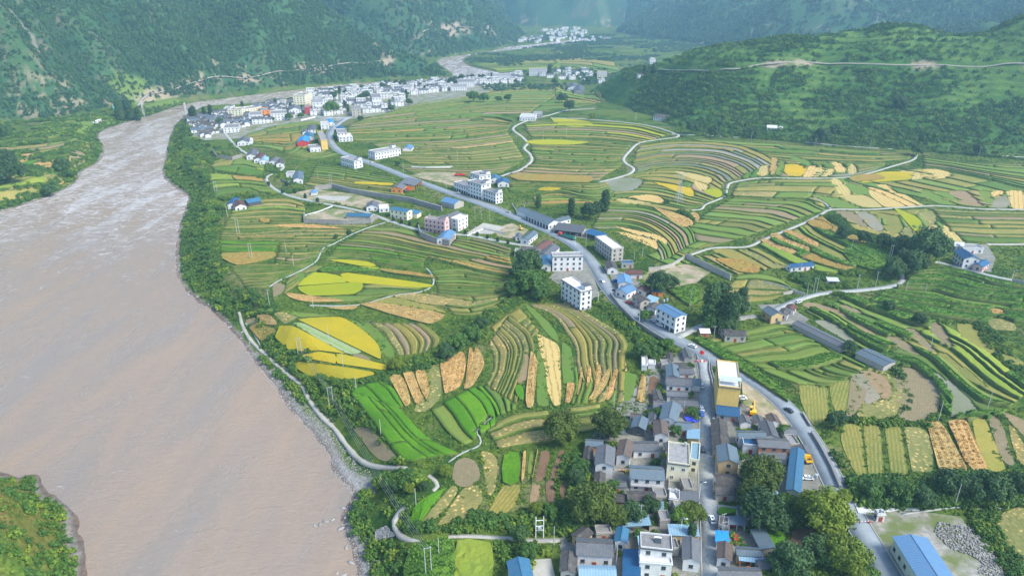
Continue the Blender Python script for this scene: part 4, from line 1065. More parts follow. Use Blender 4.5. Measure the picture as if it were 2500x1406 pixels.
def town(px_poly, n, kinds, phrase, group, name, spacing=12, seed=0, far=False, axis=0.3):
 rg = random.Random(seed)
 if far: W = [gp(*p)[:2] for p in px_poly]
 else: W = [tuple(p) for p in gq([p[0] for p in px_poly],[p[1] for p in px_poly])]
 x0 = min(p[0] for p in W); x1 = max(p[0] for p in W); y0 = min(p[1] for p in W); y1 = max(p[1] for p in W)
 got = 0
 for tr in range(n * 60):
  if got >= n: break
  x = rg.uniform(x0, x1); y = rg.uniform(y0, y1)
  if not in_poly(np.array([x]), np.array([y]), W)[0]: continue
  if any((x - a) ** 2 + (y - b) ** 2 < (max(spacing, .42 * (spacing + s))) ** 2 for a, b, s in CENT): continue
  if not far and seg_near(x, y): continue
  k = rg.choice(kinds); w, d, h, kw = protos[k]
  key = (k, name)
  z = float(H(np.array([x]), np.array([y]), False)[0]) if far else float(Hq(x, y))
  rz = axis + rg.choice([0,0, math.pi/2]) + rg.uniform(-.12, .12)
  fx, fy = math.cos(rz - math.pi/2), math.sin(rz - math.pi/2)
  if fx * -x + fy * -y < 0: rz += math.pi
  lab = f'{TYPE[k]} {phrase}'
  if key not in made:
   t = empty(name, (x, y, z), rz, lab, 'house', group + ', ' + TYPE[k])
   building(w, d, h, win=('f', 'r') if k in (2,3) else ('f',), wstep=4.2, door=False, **kw)(t)
   made[key] = t
  else: LASTC.append(copy_tree(made[key],(x, y, z), rz, lab, group + ', ' + TYPE[k]))
  TOWN.append((made[key] if not LASTC else LASTC.pop(), TYPE[k], x, y)); CENT.append((x, y, 13)); occ_poly([(x-8,y-7),(x+8,y-7),(x+8,y+7),(x-8,y+7)])
  got += 1
def seg_near(x, y):
 for nm in ROADS:
  for pts, w in ROADS[nm]:
   if seg_dist(np.array([x]), np.array([y]), pts[::3] + [pts[-1]])[0] < w / 2 + 7: return True
 return False
town([(456,292),(476,282),(545,276),(560,290),(600,300),(620,300),(590,318),(540,322),(500,340),(474,330)],62,[1,1,1,0,4], 'in the crowded old quarter above the river bend', 'old quarter houses', 'old_town_house', 9.5,1, axis=.5)
town([(560,272),(700,250),(726,252),(760,272),(700,292),(640,304),(600,298),(560,290)],48,[0,1,2,0,5], 'between the cream block and the red building', 'lower town houses', 'town_house', 11.5,2)
town([(726,232),(860,218),(960,210),(985,214),(985,262),(930,276),(860,282),(760,284)],105,[0,2,3,2,5,1], 'in the middle of the riverside town', 'middle town houses', 'town_house', 12,3)
town([(985,208),(1060,203),(1140,198),(1270,184),(1275,200),(1180,209),(1100,222),(1010,232),(985,235)],80,[2,3,2,5,0], 'in the right end of the riverside town', 'right town houses', 'town_house', 12.5,4)
town([(1290,178),(1420,172),(1540,176),(1580,180),(1560,196),(1460,200),(1400,196),(1300,190)],24,[0,2,2,5,1], 'among trees beyond the plain', 'houses beyond the plain', 'far_house', 20,5)
town([(1556,150),(1600,146),(1610,168),(1570,172)],9,[0,2,3], 'at the hill corner road', 'houses at the hill corner', 'far_house', 18,6)
town([(1262,96),(1330,90),(1450,92),(1500,98),(1450,104),(1380,102),(1300,106),(1265,104)],40,[2,3,5], 'in the far village across the plateau', 'far village houses', 'far_village_house', 20,7, far=True)
town([(1320,76),(1400,70),(1440,76),(1430,88),(1340,90)],40,[2,3,5,3], 'in the hazy farthest village', 'farthest village houses', 'far_village_house', 22,8, far=True)
LM = [(460,276,'footbridge head'),(570,285,'cream long block'),(500,300,'old quarter middle'),(480,335,'old quarter foot'),(555,300,'white town edge house'),(625,275,'white three storey front'),(650,285,'orange building'),(680,280,'gallery building'),(720,268,'long hall'),(743,240,'tall cream tower'),(750,275,'red building'),(776,255,'concrete stair slab'),(807,270,'round green town tree'),(814,232,'dark spreading town tree'),(868,282,'unfinished town frame'),(920,252,'balconied town building'),(905,225,'haze side waterfront'),(955,262,'town rim workshops'),(995,230,'black windowed block'),(1042,212,'riverside dark tree'),(1060,222,'right town corner'),(1120,214,'red sign row'),(1138,205,'large grey roofed building'),(1172,200,'pale yellow shop'),(1225,192,'long warehouse block'),(1313,180,'factory block'),(1395,182,'trees beyond the plain'),(1470,186,'tan three storey house'),(1530,188,'hill corner bend'),(1585,158,'hill corner conifers'),(1290,100,'far village left end'),(1360,98,'far village middle'),(1450,98,'far village right end'),(1350,82,'farthest village left'),(1410,76,'farthest village right')]
LMW = [(*gp(px, py)[:2], n) for px, py, n in LM]
cnt_ = {}
for t, ty, x, y in sorted(TOWN, key=lambda q: min((q[2]-a)**2 + (q[3]-b)**2 for a, b, n in LMW)):
 dd, a, b, n = min(((x-a)**2 + (y-b)**2, a, b, n) for a, b, n in LMW)
 rx, ry = b, -a; m = math.hypot(rx, ry); side = ((x-a)*rx + (y-b)*ry) / m; back = ((x-a)*a + (y-b)*b) / m
 w = ('right of' if side > 0 else 'left of') if abs(side) > abs(back) else ('behind' if back > 0 else 'in front of')
 key = (ty, w, n); cnt_[key] = cnt_.get(key, 0) + 1; q = cnt_[key]
 t['label'] = f"{ty} {w} the {n}" + ('' if q == 1 else f", {['', '', 'second', 'third', 'fourth', 'fifth', 'sixth', 'seventh', 'eighth', 'ninth', 'tenth'][min(q, 10)]} nearest")
print('buildings', round(time.time() - T0,1))
# paved and bare yards (flat sheets on the ground)
def gpoly(px, n=0):
 P = [tuple(p) for p in gq([p[0] for p in px],[p[1] for p in px])]
 return smooth_poly(P, n) if n else P
from mathutils.geometry import delaunay_2d_cdt
def fill(poly, step):
 P = np.array(poly); x0, y0 = P.min(0); x1, y1 = P.max(0)
 X, Y = np.meshgrid(np.arange(x0 + step / 2, x1, step), np.arange(y0 + step / 2, y1, step))
 X = X + (hash2(np.round(X), np.round(Y),3) - .5) * step * .5; Y = Y + (hash2(np.round(X * 3), np.round(Y),4) - .5) * step * .5
 X = X.ravel(); Y = Y.ravel()
 ok = in_poly(X, Y, P) & (seg_dist(X, Y, list(P) + [P[0]]) > step * .45)
 pts = [Vector(p) for p in P] + [Vector((a, b)) for a, b in zip(X[ok], Y[ok])]
 n = len(P)
 v, e, f, *_ = delaunay_2d_cdt(pts, [(i, (i + 1) % n) for i in range(n)],[list(range(n))],1,1e-3, False)
 return np.array([(q.x, q.y) for q in v]),[tuple(t) for t in f], n
def sheet(poly, step, top, skirt=.8, jit=0.0, tilt=None):
 V, Fc, n = fill(poly, step)
 m = len(V)
 z = Hq(V[:, 0], V[:, 1]) + top
 if jit: z = z + (nr.random(m) - .5) * jit
 cnt = {}
 for t in Fc:
  for a, b in zip(t, t[1:] + t[:1]):
   key = (min(a, b), max(a, b)); cnt[key] = (cnt.get(key, (0,))[0] + 1, a, b)
 be = [(a, b) for c, a, b in cnt.values() if c == 1]
 bv = sorted({a for e in be for a in e}); ix = {a: m + i for i, a in enumerate(bv)}
 zz = Hq(V[bv, 0], V[bv, 1]) - skirt
 V3 = np.concatenate([np.c_[V, z], np.c_[V[bv], zz]])
 F = list(Fc) + [(b, a, ix[a], ix[b]) for a, b in be]
 fm = [0] * len(Fc) + [1] * len(be)
 return V3, F, fm
def st_attr(me, V, d, o=(0,0)):
 c, s = d; x = V[:, 0] - o[0]; y = V[:, 1] - o[1]
 a = me.attributes.new('st', 'FLOAT_VECTOR', 'POINT')
 a.data.foreach_set('vector', np.stack([x * c + y * s, -x * s + y * c, V[:, 2] * 0],-1).astype(np.float32).ravel())
def yard(name, px, mat, h=.12, z=None, n=0, kind='structure', label=None, cat=None):
 poly = gpoly(px, n)
 V, F, fm = sheet(poly, 6, h + .14, .5)
 o = mesh_obj(name, np_mesh(name, V, F, [MT[mat], MT[mat]], fm))
 tag(o, label, cat, kind=kind); occ_poly(poly, .8)
 return o
yard('village_ground', [(1628,862),(1704,862),(1712,940),(1712,1050),(1712,1250),(1718,1420),(1395,1425),(1365,1330),(1440,1290),(1530,1275),(1540,1215),(1520,1180),(1450,1185),(1425,1110),(1430,1080),(1480,1075),(1535,1060),(1540,1020),(1600,990),(1625,970)], 'yard', .06)
yard('village_ground', [(1745,1000),(1820,985),(1850,1010),(1905,1035),(1935,1080),(1965,1095),(1990,1150),(2015,1195),(1970,1215),(1900,1225),(1830,1215),(1748,1225)], 'yard', .06)
yard('village_ground', [(1748,1262),(1830,1262),(1840,1310),(1880,1400),(1750,1425)], 'yard', .06)
yard('gravel_yard', [(1808,905),(1840,935),(1880,965),(1915,1005),(1940,1040),(1900,1035),(1850,1020),(1815,985)], 'dirt', .10)
yard('concrete_yard', [(1566,1310),(1650,1316),(1668,1285),(1655,1282),(1570,1278)], 'yard', .2)
yard('concrete_yard', [(1295,1368),(1345,1364),(1360,1430),(1305,1430)], 'path', .2)
yard('gravel_yard', [(2090,1248),(2150,1255),(2240,1248),(2345,1262),(2370,1310),(2420,1360),(2470,1430),(2180,1430),(2150,1340),(2120,1290)], 'rough', .08)
yard('gravel_yard', [(1075,447),(1000,430),(1040,420),(1110,422),(1150,440),(1110,455)], 'dirt', .1)
yard('concrete_yard', [(1262,535),(1300,540),(1350,565),(1395,552),(1330,545),(1270,520)], 'yard', .12)
yard('concrete_yard', [(1092,475),(1180,492),(1240,512),(1225,518),(1160,488),(1088,468)], 'yard', .14)
yard('gravel_yard', [(1205,560),(1250,545),(1290,562),(1265,585),(1215,578)], 'dirt', .1)
yard('concrete_yard', [(1140,570),(1180,545),(1235,555),(1200,572)], 'path', .12)
yard('concrete_yard', [(1375,640),(1430,640),(1450,680),(1465,720),(1440,745),(1420,700),(1340,680)], 'yard', .12)
yard('concrete_yard', [(1350,572),(1450,585),(1450,560),(1380,555)], 'yard', .1)
yard('concrete_yard', [(765,482),(800,490),(840,492),(860,480),(815,482),(778,479)], 'path', .25)
yard('gravel_yard', [(700,476),(760,462),(870,475),(960,500),(880,508),(800,492),(740,486)], 'dirt', .06)
yard('gravel_yard', [(1590,660),(1670,645),(1740,660),(1700,690),(1620,705),(1560,680)], 'dirt', .06)
yard('concrete_yard', [(1485,660),(1540,668),(1580,720),(1660,800),(1690,808),(1640,818),(1570,770),(1500,705)], 'yard', .1)
yard('riverside_cobbles', [(918,1298),(945,1292),(962,1312),(940,1318),(916,1318)], 'stone', .9)
yard('hamlet_ground', [(2325,600),(2410,597),(2430,630),(2420,665),(2330,648)], 'yard', .06)
yard('farmyard', [(1850,745),(1915,742),(1975,780),(1950,800),(1875,775)], 'yard', .06)
yard('walled_yard', [(745,530),(812,510),(860,516),(842,528),(900,533),(905,540),(748,538)], 'dirt', .2)
yard('town_ground', [(456,296),(470,284),(560,270),(640,256),(700,246),(740,232),(850,216),(960,208),(1060,203),(1140,197),(1270,184),(1280,205),(1180,210),(1100,223),(1010,233),(985,264),(930,280),(860,285),(830,292),(760,286),(700,296),(640,312),(590,338),(500,343),(470,336)], 'rough', .08)
# fields
FIELDS = []      # (size, crop, V, F, fm, stV, label)
def poly_field(px, cropn, label, smooth=2):
 poly = gpoly(px, smooth)
 P = np.array(poly); T_ = np.roll(P, -1,0) - np.roll(P, 1,0); T_ /= np.hypot(T_[:, 0], T_[:, 1])[:, None] + 1e-9
 sg = np.sign(sum(P[i-1][0] * P[i][1] - P[i][0] * P[i-1][1] for i in range(len(P))))
 poly = P = P + np.stack([-T_[:, 1], T_[:, 0]],-1) * sg * .5; c = P.mean(0); dist = np.hypot(*c)
 hh, jit = TALL.get(cropn, (.12, .04))
 if 'arc of the arched' in label: hh += .2 + .15 * len(label) % .3
 step = max(1.6, dist / 230) if jit > .2 else max(2.6, dist / 130)
 try: V, F, fm = sheet(poly, step, hh + .12, .4, jit)
 except Exception as e:
  print('field failed', label, e); return
 d = P - c; w, ev = np.linalg.eigh(d.T @ d)
 ax = ev[:, 1]
 area = abs(sum(P[i-1][0] * P[i][1] - P[i][0] * P[i-1][1] for i in range(len(P)))) / 2
 x = V[:, 0] - c[0]; y = V[:, 1] - c[1]
 st = np.stack([x * ax[0] + y * ax[1],-x * ax[1] + y * ax[0], x * 0 + rnd.uniform(.2, .7)],-1)
 FIELDS.append((1e9 + area / dist ** 2, cropn, V, F, fm, st, label))
 occ_poly(poly, .3)
z5 = lambda p: Z(500,700,4.135, p)
z10 = lambda p: Z(1000,700,4.135, p)
zL = lambda p: Z(500,380,4.135, p)
zR = lambda p: Z(1900,700,4.135, p)
zQ = lambda p: Z(1900,400,4.135, p)
zC = lambda p: Z(1500,300,4.135, p)
zB = lambda p: Z(700,1040,3.842, p)
zD = lambda p: Z(1900,920,4.135, p)
zV = lambda p: Z(1200,1066,4.135, p)
PF = [
 (z5([(760,398),(890,400),(1010,462),(1150,552),(1300,632),(1430,685),(1300,672),(1000,670),(830,650),(770,590),(705,530),(715,505),(755,460)]), 'rice', 'largest golden rice field beside the two poles near the river path'),
 (z5([(935,345),(1060,322),(1320,312),(1420,330),(1540,400),(1680,510),(1760,600),(1788,690),(1783,738),(1742,738),(1655,690),(1565,605),(1445,495),(1340,435),(1200,390),(1050,352)]), 'rice', 'golden rice field curving over the pale flooded field'),
 (z5([(885,368),(1050,375),(1200,412),(1330,465),(1430,528),(1540,622),(1590,665),(1460,688),(1330,632),(1150,540),(1010,455)]), 'pale', 'pale flooded lens shaped field between two golden rice fields'),
 (z5([(1465,697),(1595,677),(1722,778),(1600,780)]), 'soil', 'small bare brown corner between golden rice fields'),
 (z5([(1005,688),(1320,690),(1325,792),(1250,778),(1005,742)]), 'rice', 'left half of the golden rice strip below the largest field'),
 (z5([(1330,690),(1425,694),(1480,740),(1580,788),(1830,795),(1838,848),(1775,855),(1500,808),(1330,790)]), 'rice', 'right half of the golden rice strip reaching the yellow bush'),
 (z5([(882,772),(1050,768),(1250,797),(1500,832),(1748,877),(1700,905),(1550,943),(1430,966),(1320,958),(1200,933),(1040,923),(1000,888),(912,840)]), 'rice', 'lowest golden rice field of the riverside group'),
 (z5([(1440,332),(1530,345),(1650,420),(1760,540),(1800,650),(1790,715),(1772,600),(1690,505),(1555,395)]), 'green', 'green crescent along the right edge of the upper golden rice'),
 (z5([(1550,345),(1620,352),(1740,425),(1830,525),(1895,605),(1925,715),(1815,708),(1812,640),(1775,530),(1665,415)]), 'green', 'second green crescent right of the upper golden rice'),
 (z5([(410,335),(512,305),(532,370),(538,392),(435,405)]), 'soil', 'small brown plot at the top of the river path'),
 (z5([(525,295),(628,283),(715,335),(738,380),(705,408),(565,388),(532,330)]), 'corn', 'small tan plot with a rounded end near the path top'),
 (z5([(445,415),(550,402),(705,428),(715,470),(650,508),(592,565),(545,555),(455,448)]), 'rust', 'brown green corn patch left of the largest golden field'),
 (z5([(690,275),(800,255),(900,292),(950,318),(880,345),(830,378),(792,382),(765,350)]), 'straw', 'straw stubble patch above the largest golden field'),
 (z5([(510,245),(565,208),(740,225),(900,262),(1100,275),(1320,295),(1050,308),(960,312),(800,248),(660,262)]), 'green', 'long green strip above the golden rice group'),
 (z5([(1560,192),(1640,168),(1800,175),(2100,222),(2435,290),(2290,388),(2150,362),(1870,290),(1750,245)]), 'corn', 'broad orange dried corn field above the tree gully'),
 (z5([(1225,218),(1450,200),(1535,192),(1545,215),(1480,248),(1280,232)]), 'corn', 'small orange corn sliver beside the footpath above the rice'),
 (z5([(1650,160),(1880,102),(2100,150),(2325,200),(2440,270),(2100,210),(1850,170)]), 'stubble', 'stubble field just above the broad orange corn field'),
 (z5([(1890,98),(2130,62),(2480,112),(2700,150),(2660,190),(2330,192),(2100,146)]), 'straw', 'tan straw field between footpath and broad orange corn'),
 (z5([(810,85),(870,75),(1100,122),(1350,140),(1430,150),(1380,165),(1050,165),(900,143)]), 'corn', 'tan corn sliver below the lime yellow rice'),
 (zL([(930,1322),(1100,1187),(1345,1217),(1432,1255),(1415,1295),(1100,1306)]), 'lime', 'left lime yellow rice plot of the central group'),
 (zL([(1445,1190),(1570,1227),(1860,1247),(2318,1315),(2150,1348),(1900,1298),(1720,1262),(1445,1290),(1440,1255),(1360,1215)]), 'lime', 'long lime yellow rice strip pointing right'),
 (zL([(928,1340),(1100,1320),(1420,1305),(1590,1278),(1560,1315),(1608,1332),(1508,1410),(1130,1425),(1025,1418)]), 'lime', 'lowest lime yellow rice plot of the central group'),
 (zL([(1245,1066),(1400,1057),(1650,1077),(1735,1128),(1560,1125),(1420,1084)]), 'lime', 'thin lime yellow rice strip above the central group'),
 (zL([(1580,1130),(1750,1135),(1760,1165),(1600,1150)]), 'lime', 'tiny lime rice corner above the central group'),
 (zL([(900,1180),(980,1175),(1030,1215),(950,1285),(945,1230)]), 'green', 'small green plot left of the lime yellow rice'),
 (zL([(680,1300),(740,1285),(820,1310),(800,1370),(740,1406),(700,1470),(680,1400)]), 'soil', 'rounded brown plot left of the lime yellow rice'),
 (zL([(180,995),(700,985),(690,1045),(600,1060),(560,1085),(450,1105),(320,1120),(190,1065)]), 'rust', 'rust orange grain patch at the river bluff'),
 (zL([(735,705),(1100,700),(1400,740),(1420,755),(1100,735),(740,730)]), 'corn', 'thin orange corn strip below the stone walled compound'),
 (zL([(555,640),(660,650),(650,690),(560,680)]), 'rust', 'small rust patch in the upper left terraces'),
 (zL([(1780,1150),(2060,1180),(2300,1225),(2310,1250),(2060,1225),(1800,1180)]), 'rust', 'rust corn band above the long lime rice strip'),
 (zL([(1160,1150),(1400,1140),(1750,1165),(1740,1190),(1400,1185),(1180,1195)]), 'maize', 'dark maize band above the lime yellow rice'),
 (zL([(1520,270),(1700,275),(1900,285),(1880,310),(1700,300),(1520,292)]), 'rice', 'thin golden rice strip left of the roadside workshop'),
 (z10([(1272,477),(1340,492),(1440,547),(1500,582),(1528,660),(1508,760),(1518,880),(1540,980),(1532,1190),(1450,1203),(1412,1120),(1372,1020),(1377,900),(1392,800),(1352,700),(1327,620),(1335,550)]), 'palestraw', 'tall wavy cream straw field in the centre terraces'),
 (z10([(1532,562),(1580,572),(1640,622),(1637,700),(1637,800),(1677,880),(1685,960),(1580,970),(1552,990),(1535,880),(1525,760),(1545,660)]), 'green', 'smooth green strip right of the wavy cream field'),
 (z10([(1275,652),(1318,642),(1345,720),(1380,820),(1366,900),(1358,1020),(1410,1150),(1405,1212),(1292,1203),(1270,1100),(1292,900),(1312,760)]), 'green', 'smooth green strip left of the wavy cream field'),
 (z10([(1212,672),(1248,672),(1296,740),(1298,820),(1268,930),(1238,1000),(1265,1110),(1255,1228),(1175,1228),(1162,1080),(1205,940),(1243,830)]), 'corn', 'narrow orange corn strip two fields left of the cream field'),
 (z10([(1152,682),(1200,685),(1228,780),(1198,920),(1130,998),(1078,958),(1112,880),(1152,790)]), 'soil', 'brown curved strip left of the narrow orange corn'),
 (z10([(1062,1008),(1130,1003),(1162,1060),(1163,1150),(1112,1160),(1060,1080)]), 'bright', 'small bright green bushy plot beside the orange corn strip'),
 (z5([(1855,935),(1968,892),(2045,1000),(2087,1150),(2078,1198),(2012,1225),(1952,1090)]), 'corn', 'leftmost of three orange corn strips above the bright green crop'),
 (z5([(1990,887),(2100,862),(2147,970),(2206,1130),(2180,1190),(2112,1185),(2055,1020)]), 'corn', 'middle of three orange corn strips above the bright green crop'),
 (z5([(2122,857),(2228,852),(2257,950),(2280,1080),(2230,1165),(2192,1060),(2133,960)]), 'corn', 'rightmost of three orange corn strips above the bright green crop'),
 (z5([(2240,860),(2370,780),(2400,1090),(2330,1180),(2240,1270),(2100,1260),(2245,1170),(2290,1070)]), 'straw', 'stubble with straw between the two orange corn groups'),
 (z10([(302,782),(440,692),(545,662),(580,800),(546,950),(508,1028),(390,1086),(342,1080),(322,900)]), 'corn', 'widest orange corn field of the group beside the tree gully'),
 (z10([(592,642),(636,634),(686,760),(685,860),(640,945),(580,1005),(553,985),(592,880),(602,750)]), 'corn', 'second orange corn field right of the widest one'),
 (z10([(652,632),(708,640),(760,750),(756,820),(690,945),(620,1035),(535,1046),(602,988),(682,868),(694,750)]), 'corn', 'third orange corn field with a curved right edge'),
 (z10([(1580,985),(1665,975),(1675,1050),(1640,1160),(1600,1190),(1560,1170),(1590,1080)]), 'corn', 'short orange corn patch right of the cream field'),
 (z10([(1720,830),(1750,830),(1755,900),(1742,1000),(1700,1105),(1690,1080),(1712,960)]), 'corn', 'first thin orange corn row right of the cream field'),
 (z10([(1790,820),(1835,820),(1845,900),(1820,990),(1780,1035),(1785,960)]), 'corn', 'second thin orange corn row right of the cream field'),
 (z10([(1880,812),(1935,815),(1945,900),(1925,990),(1860,1070),(1865,980)]), 'corn', 'third thin orange corn row right of the cream field'),
 (z10([(1985,850),(2035,855),(2015,960),(1960,1060),(1870,1150),(1785,1155),(1850,1090),(1950,1000)]), 'corn', 'fourth orange corn row bending left at its foot'),
 (z10([(2055,850),(2120,860),(2070,1000),(2065,1080),(2020,1160),(1950,1145),(2020,1060)]), 'corn', 'fifth orange corn row with straw tufts'),
 (z10([(2150,860),(2260,880),(2300,900),(2285,1020),(2240,1150),(2140,1150),(2165,1020)]), 'green', 'green strip left of the last orange corn plot'),
 (z10([(2335,890),(2390,920),(2390,1060),(2370,1180),(2280,1150),(2310,1020)]), 'corn', 'last orange corn plot before the white shed'),
 (z10([(2412,915),(2520,930),(2540,1100),(2480,1185),(2400,1160)]), 'redsoil', 'dark soil plot beside the first village house'),
 (z10([(1140,180),(1215,190),(1330,290),(1450,400),(1510,520),(1490,560),(1400,500),(1300,360)]), 'green', 'curved green band sweeping down to the cream field'),
 (zB([(1160,985),(1175,790),(1300,680),(1490,585),(1440,650),(1330,750),(1260,850),(1225,980)]), 'bright', 'vivid green crescent beside the bend of the river path'),
 ([(1112,1125),(1135,1116),(1160,1124),(1173,1145),(1173,1170),(1150,1188),(1120,1190),(1102,1172),(1103,1145)], 'soil', 'round bare soil plot like a threshing floor'),
 ([(1170,1108),(1185,1100),(1205,1108),(1217,1125),(1217,1160),(1210,1200),(1188,1215),(1190,1175),(1190,1145)], 'straw', 'curved straw plot right of the round soil plot'),
 ([(1228,1115),(1270,1110),(1268,1180),(1225,1182)], 'bright', 'small vivid green square plot in the village gardens'),
 ([(1275,1108),(1287,1106),(1282,1170),(1270,1178)], 'corn', 'orange sliver right of the vivid green square'),
 ([(1290,1108),(1305,1106),(1298,1165),(1285,1175)], 'green', 'green sliver between two orange slivers'),
 ([(1308,1104),(1316,1104),(1308,1150),(1302,1178),(1296,1178)], 'corn', 'second orange sliver in the village gardens'),
 (zV([(490,150),(600,160),(580,260),(540,430),(440,460),(445,420)]), 'redsoil', 'dark ploughed plot with straight sides, left one'),
 (zV([(670,150),(745,150),(700,420),(575,420),(620,300)]), 'redsoil', 'dark ploughed plot with straight sides, right one'),
 (zV([(545,450),(640,445),(645,560),(640,665),(560,660),(535,560)]), 'redsoil', 'lower dark ploughed plot, left one'),
 (zV([(680,440),(800,425),(825,500),(800,600),(770,700),(700,710),(680,600)]), 'redsoil', 'lower dark ploughed plot beside the big trees'),
 (zV([(110,490),(290,480),(290,560),(240,720),(60,810),(-60,790),(30,640)]), 'stubble', 'faded green garden plot below the vivid green square'),
 (zV([(400,490),(500,480),(490,600),(440,710),(370,700)]), 'soil', 'grey brown garden strip in the middle of the plots'),
 (zB([(1540,560),(1620,590),(1560,700),(1440,850),(1250,950),(1290,850),(1400,720)]), 'straw', 'stubble strip right of the vivid green crescent'),
 (zB([(1640,590),(1800,560),(1850,700),(1700,860),(1480,930),(1400,930),(1500,800)]), 'straw', 'wide straw dotted plot left of the faded garden plot'),
 (zB([(620,20),(790,10),(900,150),(1050,290),(980,340),(860,330),(760,230),(690,130)]), 'soil', 'brown slope field between the river path and bright green crop'),
 ([(1000,1345),(1060,1325),(1110,1322),(1110,1370),(1105,1430),(985,1430)], 'maize', 'green maize field at the bottom edge below the path'),
 ([(1114,1322),(1180,1326),(1205,1335),(1200,1430),(1108,1430)], 'yellowgreen', 'yellowing maize field with rows at the bottom edge'),
 (zC([(1720,425),(1870,430),(1935,470),(1930,500),(1880,548),(1770,542),(1705,500),(1735,465)]), 'rice', 'bright yellow rice field above the field road'),
 (zC([(1940,440),(2045,440),(2065,485),(2040,525),(1990,550),(1895,548),(1940,500)]), 'palestraw', 'pale straw field touching the bright yellow rice'),
 (zC([(2055,440),(2105,440),(2130,480),(2115,500),(2060,545),(2010,548),(2065,510)]), 'palestraw', 'second pale straw field right of the bright yellow rice'),
 (zC([(2140,470),(2215,470),(2225,500),(2190,530),(2150,545),(2080,545),(2125,510)]), 'palestraw', 'third pale straw field right of the bright yellow rice'),
 (zC([(2185,395),(2280,410),(2340,460),(2340,508),(2250,500),(2210,460)]), 'palestraw', 'cream straw field at the upper field road, left one'),
 (zC([(2365,420),(2420,425),(2455,490),(2440,520),(2395,525),(2350,505)]), 'palestraw', 'cream straw field at the upper field road, right one'),
 (zC([(1670,380),(1720,400),(1735,450),(1700,490),(1690,535),(1620,520),(1650,450)]), 'green', 'dark green slot left of the bright yellow rice'),
 (zC([(1730,340),(1850,345),(1960,390),(2000,430),(1940,435),(1850,400)]), 'green', 'green wedge above the bright yellow rice'),
 (zC([(1580,360),(1640,365),(1655,420),(1620,520),(1570,525),(1590,440)]), 'corn', 'upright orange strip left of the green slot'),
 (zC([(1475,445),(1555,430),(1565,480),(1540,535),(1430,540),(1440,500)]), 'palestraw', 'cream field left of the upright orange strip'),
 (zC([(390,608),(560,625),(680,655),(780,665),(808,745),(740,750),(640,700),(520,655)]), 'rice', 'golden wedge of rice at the foot of the pylon'),
 (zC([(890,695),(970,672),(1040,675),(1092,705),(1085,750),(1030,765),(960,740)]), 'lime', 'lime yellow plot right of the pylon wedge'),
 (zC([(590,490),(720,500),(880,530),(985,560),(970,610),(870,600),(760,560)]), 'palestraw', 'cream field upper right of the pylon'),
 (zC([(800,580),(880,605),(935,625),(950,665),(880,690),(815,650)]), 'palestraw', 'cream field right of the pylon'),
 (zC([(120,755),(300,725),(440,740),(500,780),(500,822),(380,800),(250,780)]), 'palestraw', 'cream strip left of the pylon meadow, upper one'),
 (zC([(0,775),(120,765),(250,790),(380,815),(330,825),(100,820)]), 'palestraw', 'cream strip left of the pylon meadow, lower one'),
 (zC([(380,855),(480,880),(640,925),(740,960),(800,1010),(780,1050),(690,1060),(600,1020),(520,950)]), 'corn', 'orange corn fan below the end of the white spur road'),
 (zC([(760,920),(830,915),(868,970),(830,1005),(780,960)]), 'corn', 'small orange plot right of the orange corn fan'),
 (zC([(0,1045),(150,1070),(330,1110),(440,1130),(540,1190),(530,1240),(440,1190),(280,1140),(100,1090)]), 'palestraw', 'long cream ribbon curving above the unfinished block'),
 (zC([(0,1100),(120,1110),(250,1145),(420,1190),(445,1280),(380,1260),(300,1190),(150,1140)]), 'palestraw', 'second cream ribbon curving above the unfinished block'),
 (zC([(1700,1100),(1780,1090),(1900,1160),(2060,1220),(2040,1260),(1900,1200),(1760,1150)]), 'corn', 'upper orange ridge field below the winding field road'),
 (zC([(1560,1140),(1640,1120),(1800,1200),(1980,1270),(1960,1310),(1800,1260),(1640,1200)]), 'corn', 'middle orange ridge field below the winding field road'),
 (zC([(1470,1190),(1540,1185),(1700,1260),(1850,1300),(1820,1345),(1650,1290),(1520,1240)]), 'corn', 'lower orange ridge field below the winding field road'),
 (zC([(1940,1000),(2050,990),(2150,1020),(2200,1060),(2180,1095),(2080,1095),(1970,1050)]), 'rust', 'oval brown grain plot under the road bend'),
 (Z(1500,560,4.135,[(1020,310),(1200,310),(1400,360),(1475,430),(1400,455),(1250,440),(1100,370)]), 'rust', 'rust grain field above the long retaining wall'),
 (Z(1500,560,4.135,[(980,210),(1180,200),(1350,280),(1500,360),(1560,400),(1470,400),(1300,330),(1100,270)]), 'stubble', 'stubble band just below the winding field road'),
 (Z(1500,560,4.135,[(1270,210),(1400,230),(1560,320),(1740,380),(1640,400),(1480,340)]), 'straw', 'straw flecked band left of the blue roofed school'),
 (zQ([(990,100),(1150,85),(1330,95),(1340,130),(1330,170),(1100,182),(820,200),(1080,165)]), 'rice', 'yellow rice field under the upper field road bend'),
 (zQ([(1350,100),(1440,112),(1500,135),(1440,158),(1345,168)]), 'palestraw', 'cream plot right of the yellow rice bend'),
 (zQ([(1250,70),(1480,100),(1575,140),(1500,160),(1520,135),(1400,100),(1240,88)]), 'palestraw', 'thin cream arc above the yellow rice bend'),
 (zQ([(1440,60),(1600,55),(1740,95),(1750,120),(1680,150),(1590,155),(1590,130),(1500,85)]), 'palestraw', 'cream lens at the tip of the arcs'),
 (zQ([(720,140),(960,110),(1080,150),(1020,170),(800,188),(730,175)]), 'rust', 'brown lens beside the field road bend'),
 (zQ([(535,155),(600,155),(680,220),(745,310),(600,308),(580,230),(530,190)]), 'palestraw', 'narrow cream plot below the field road'),
 (zQ([(575,318),(880,320),(1050,430),(1030,442),(850,440),(700,370)]), 'palestraw', 'cream plot with dark stubble marks'),
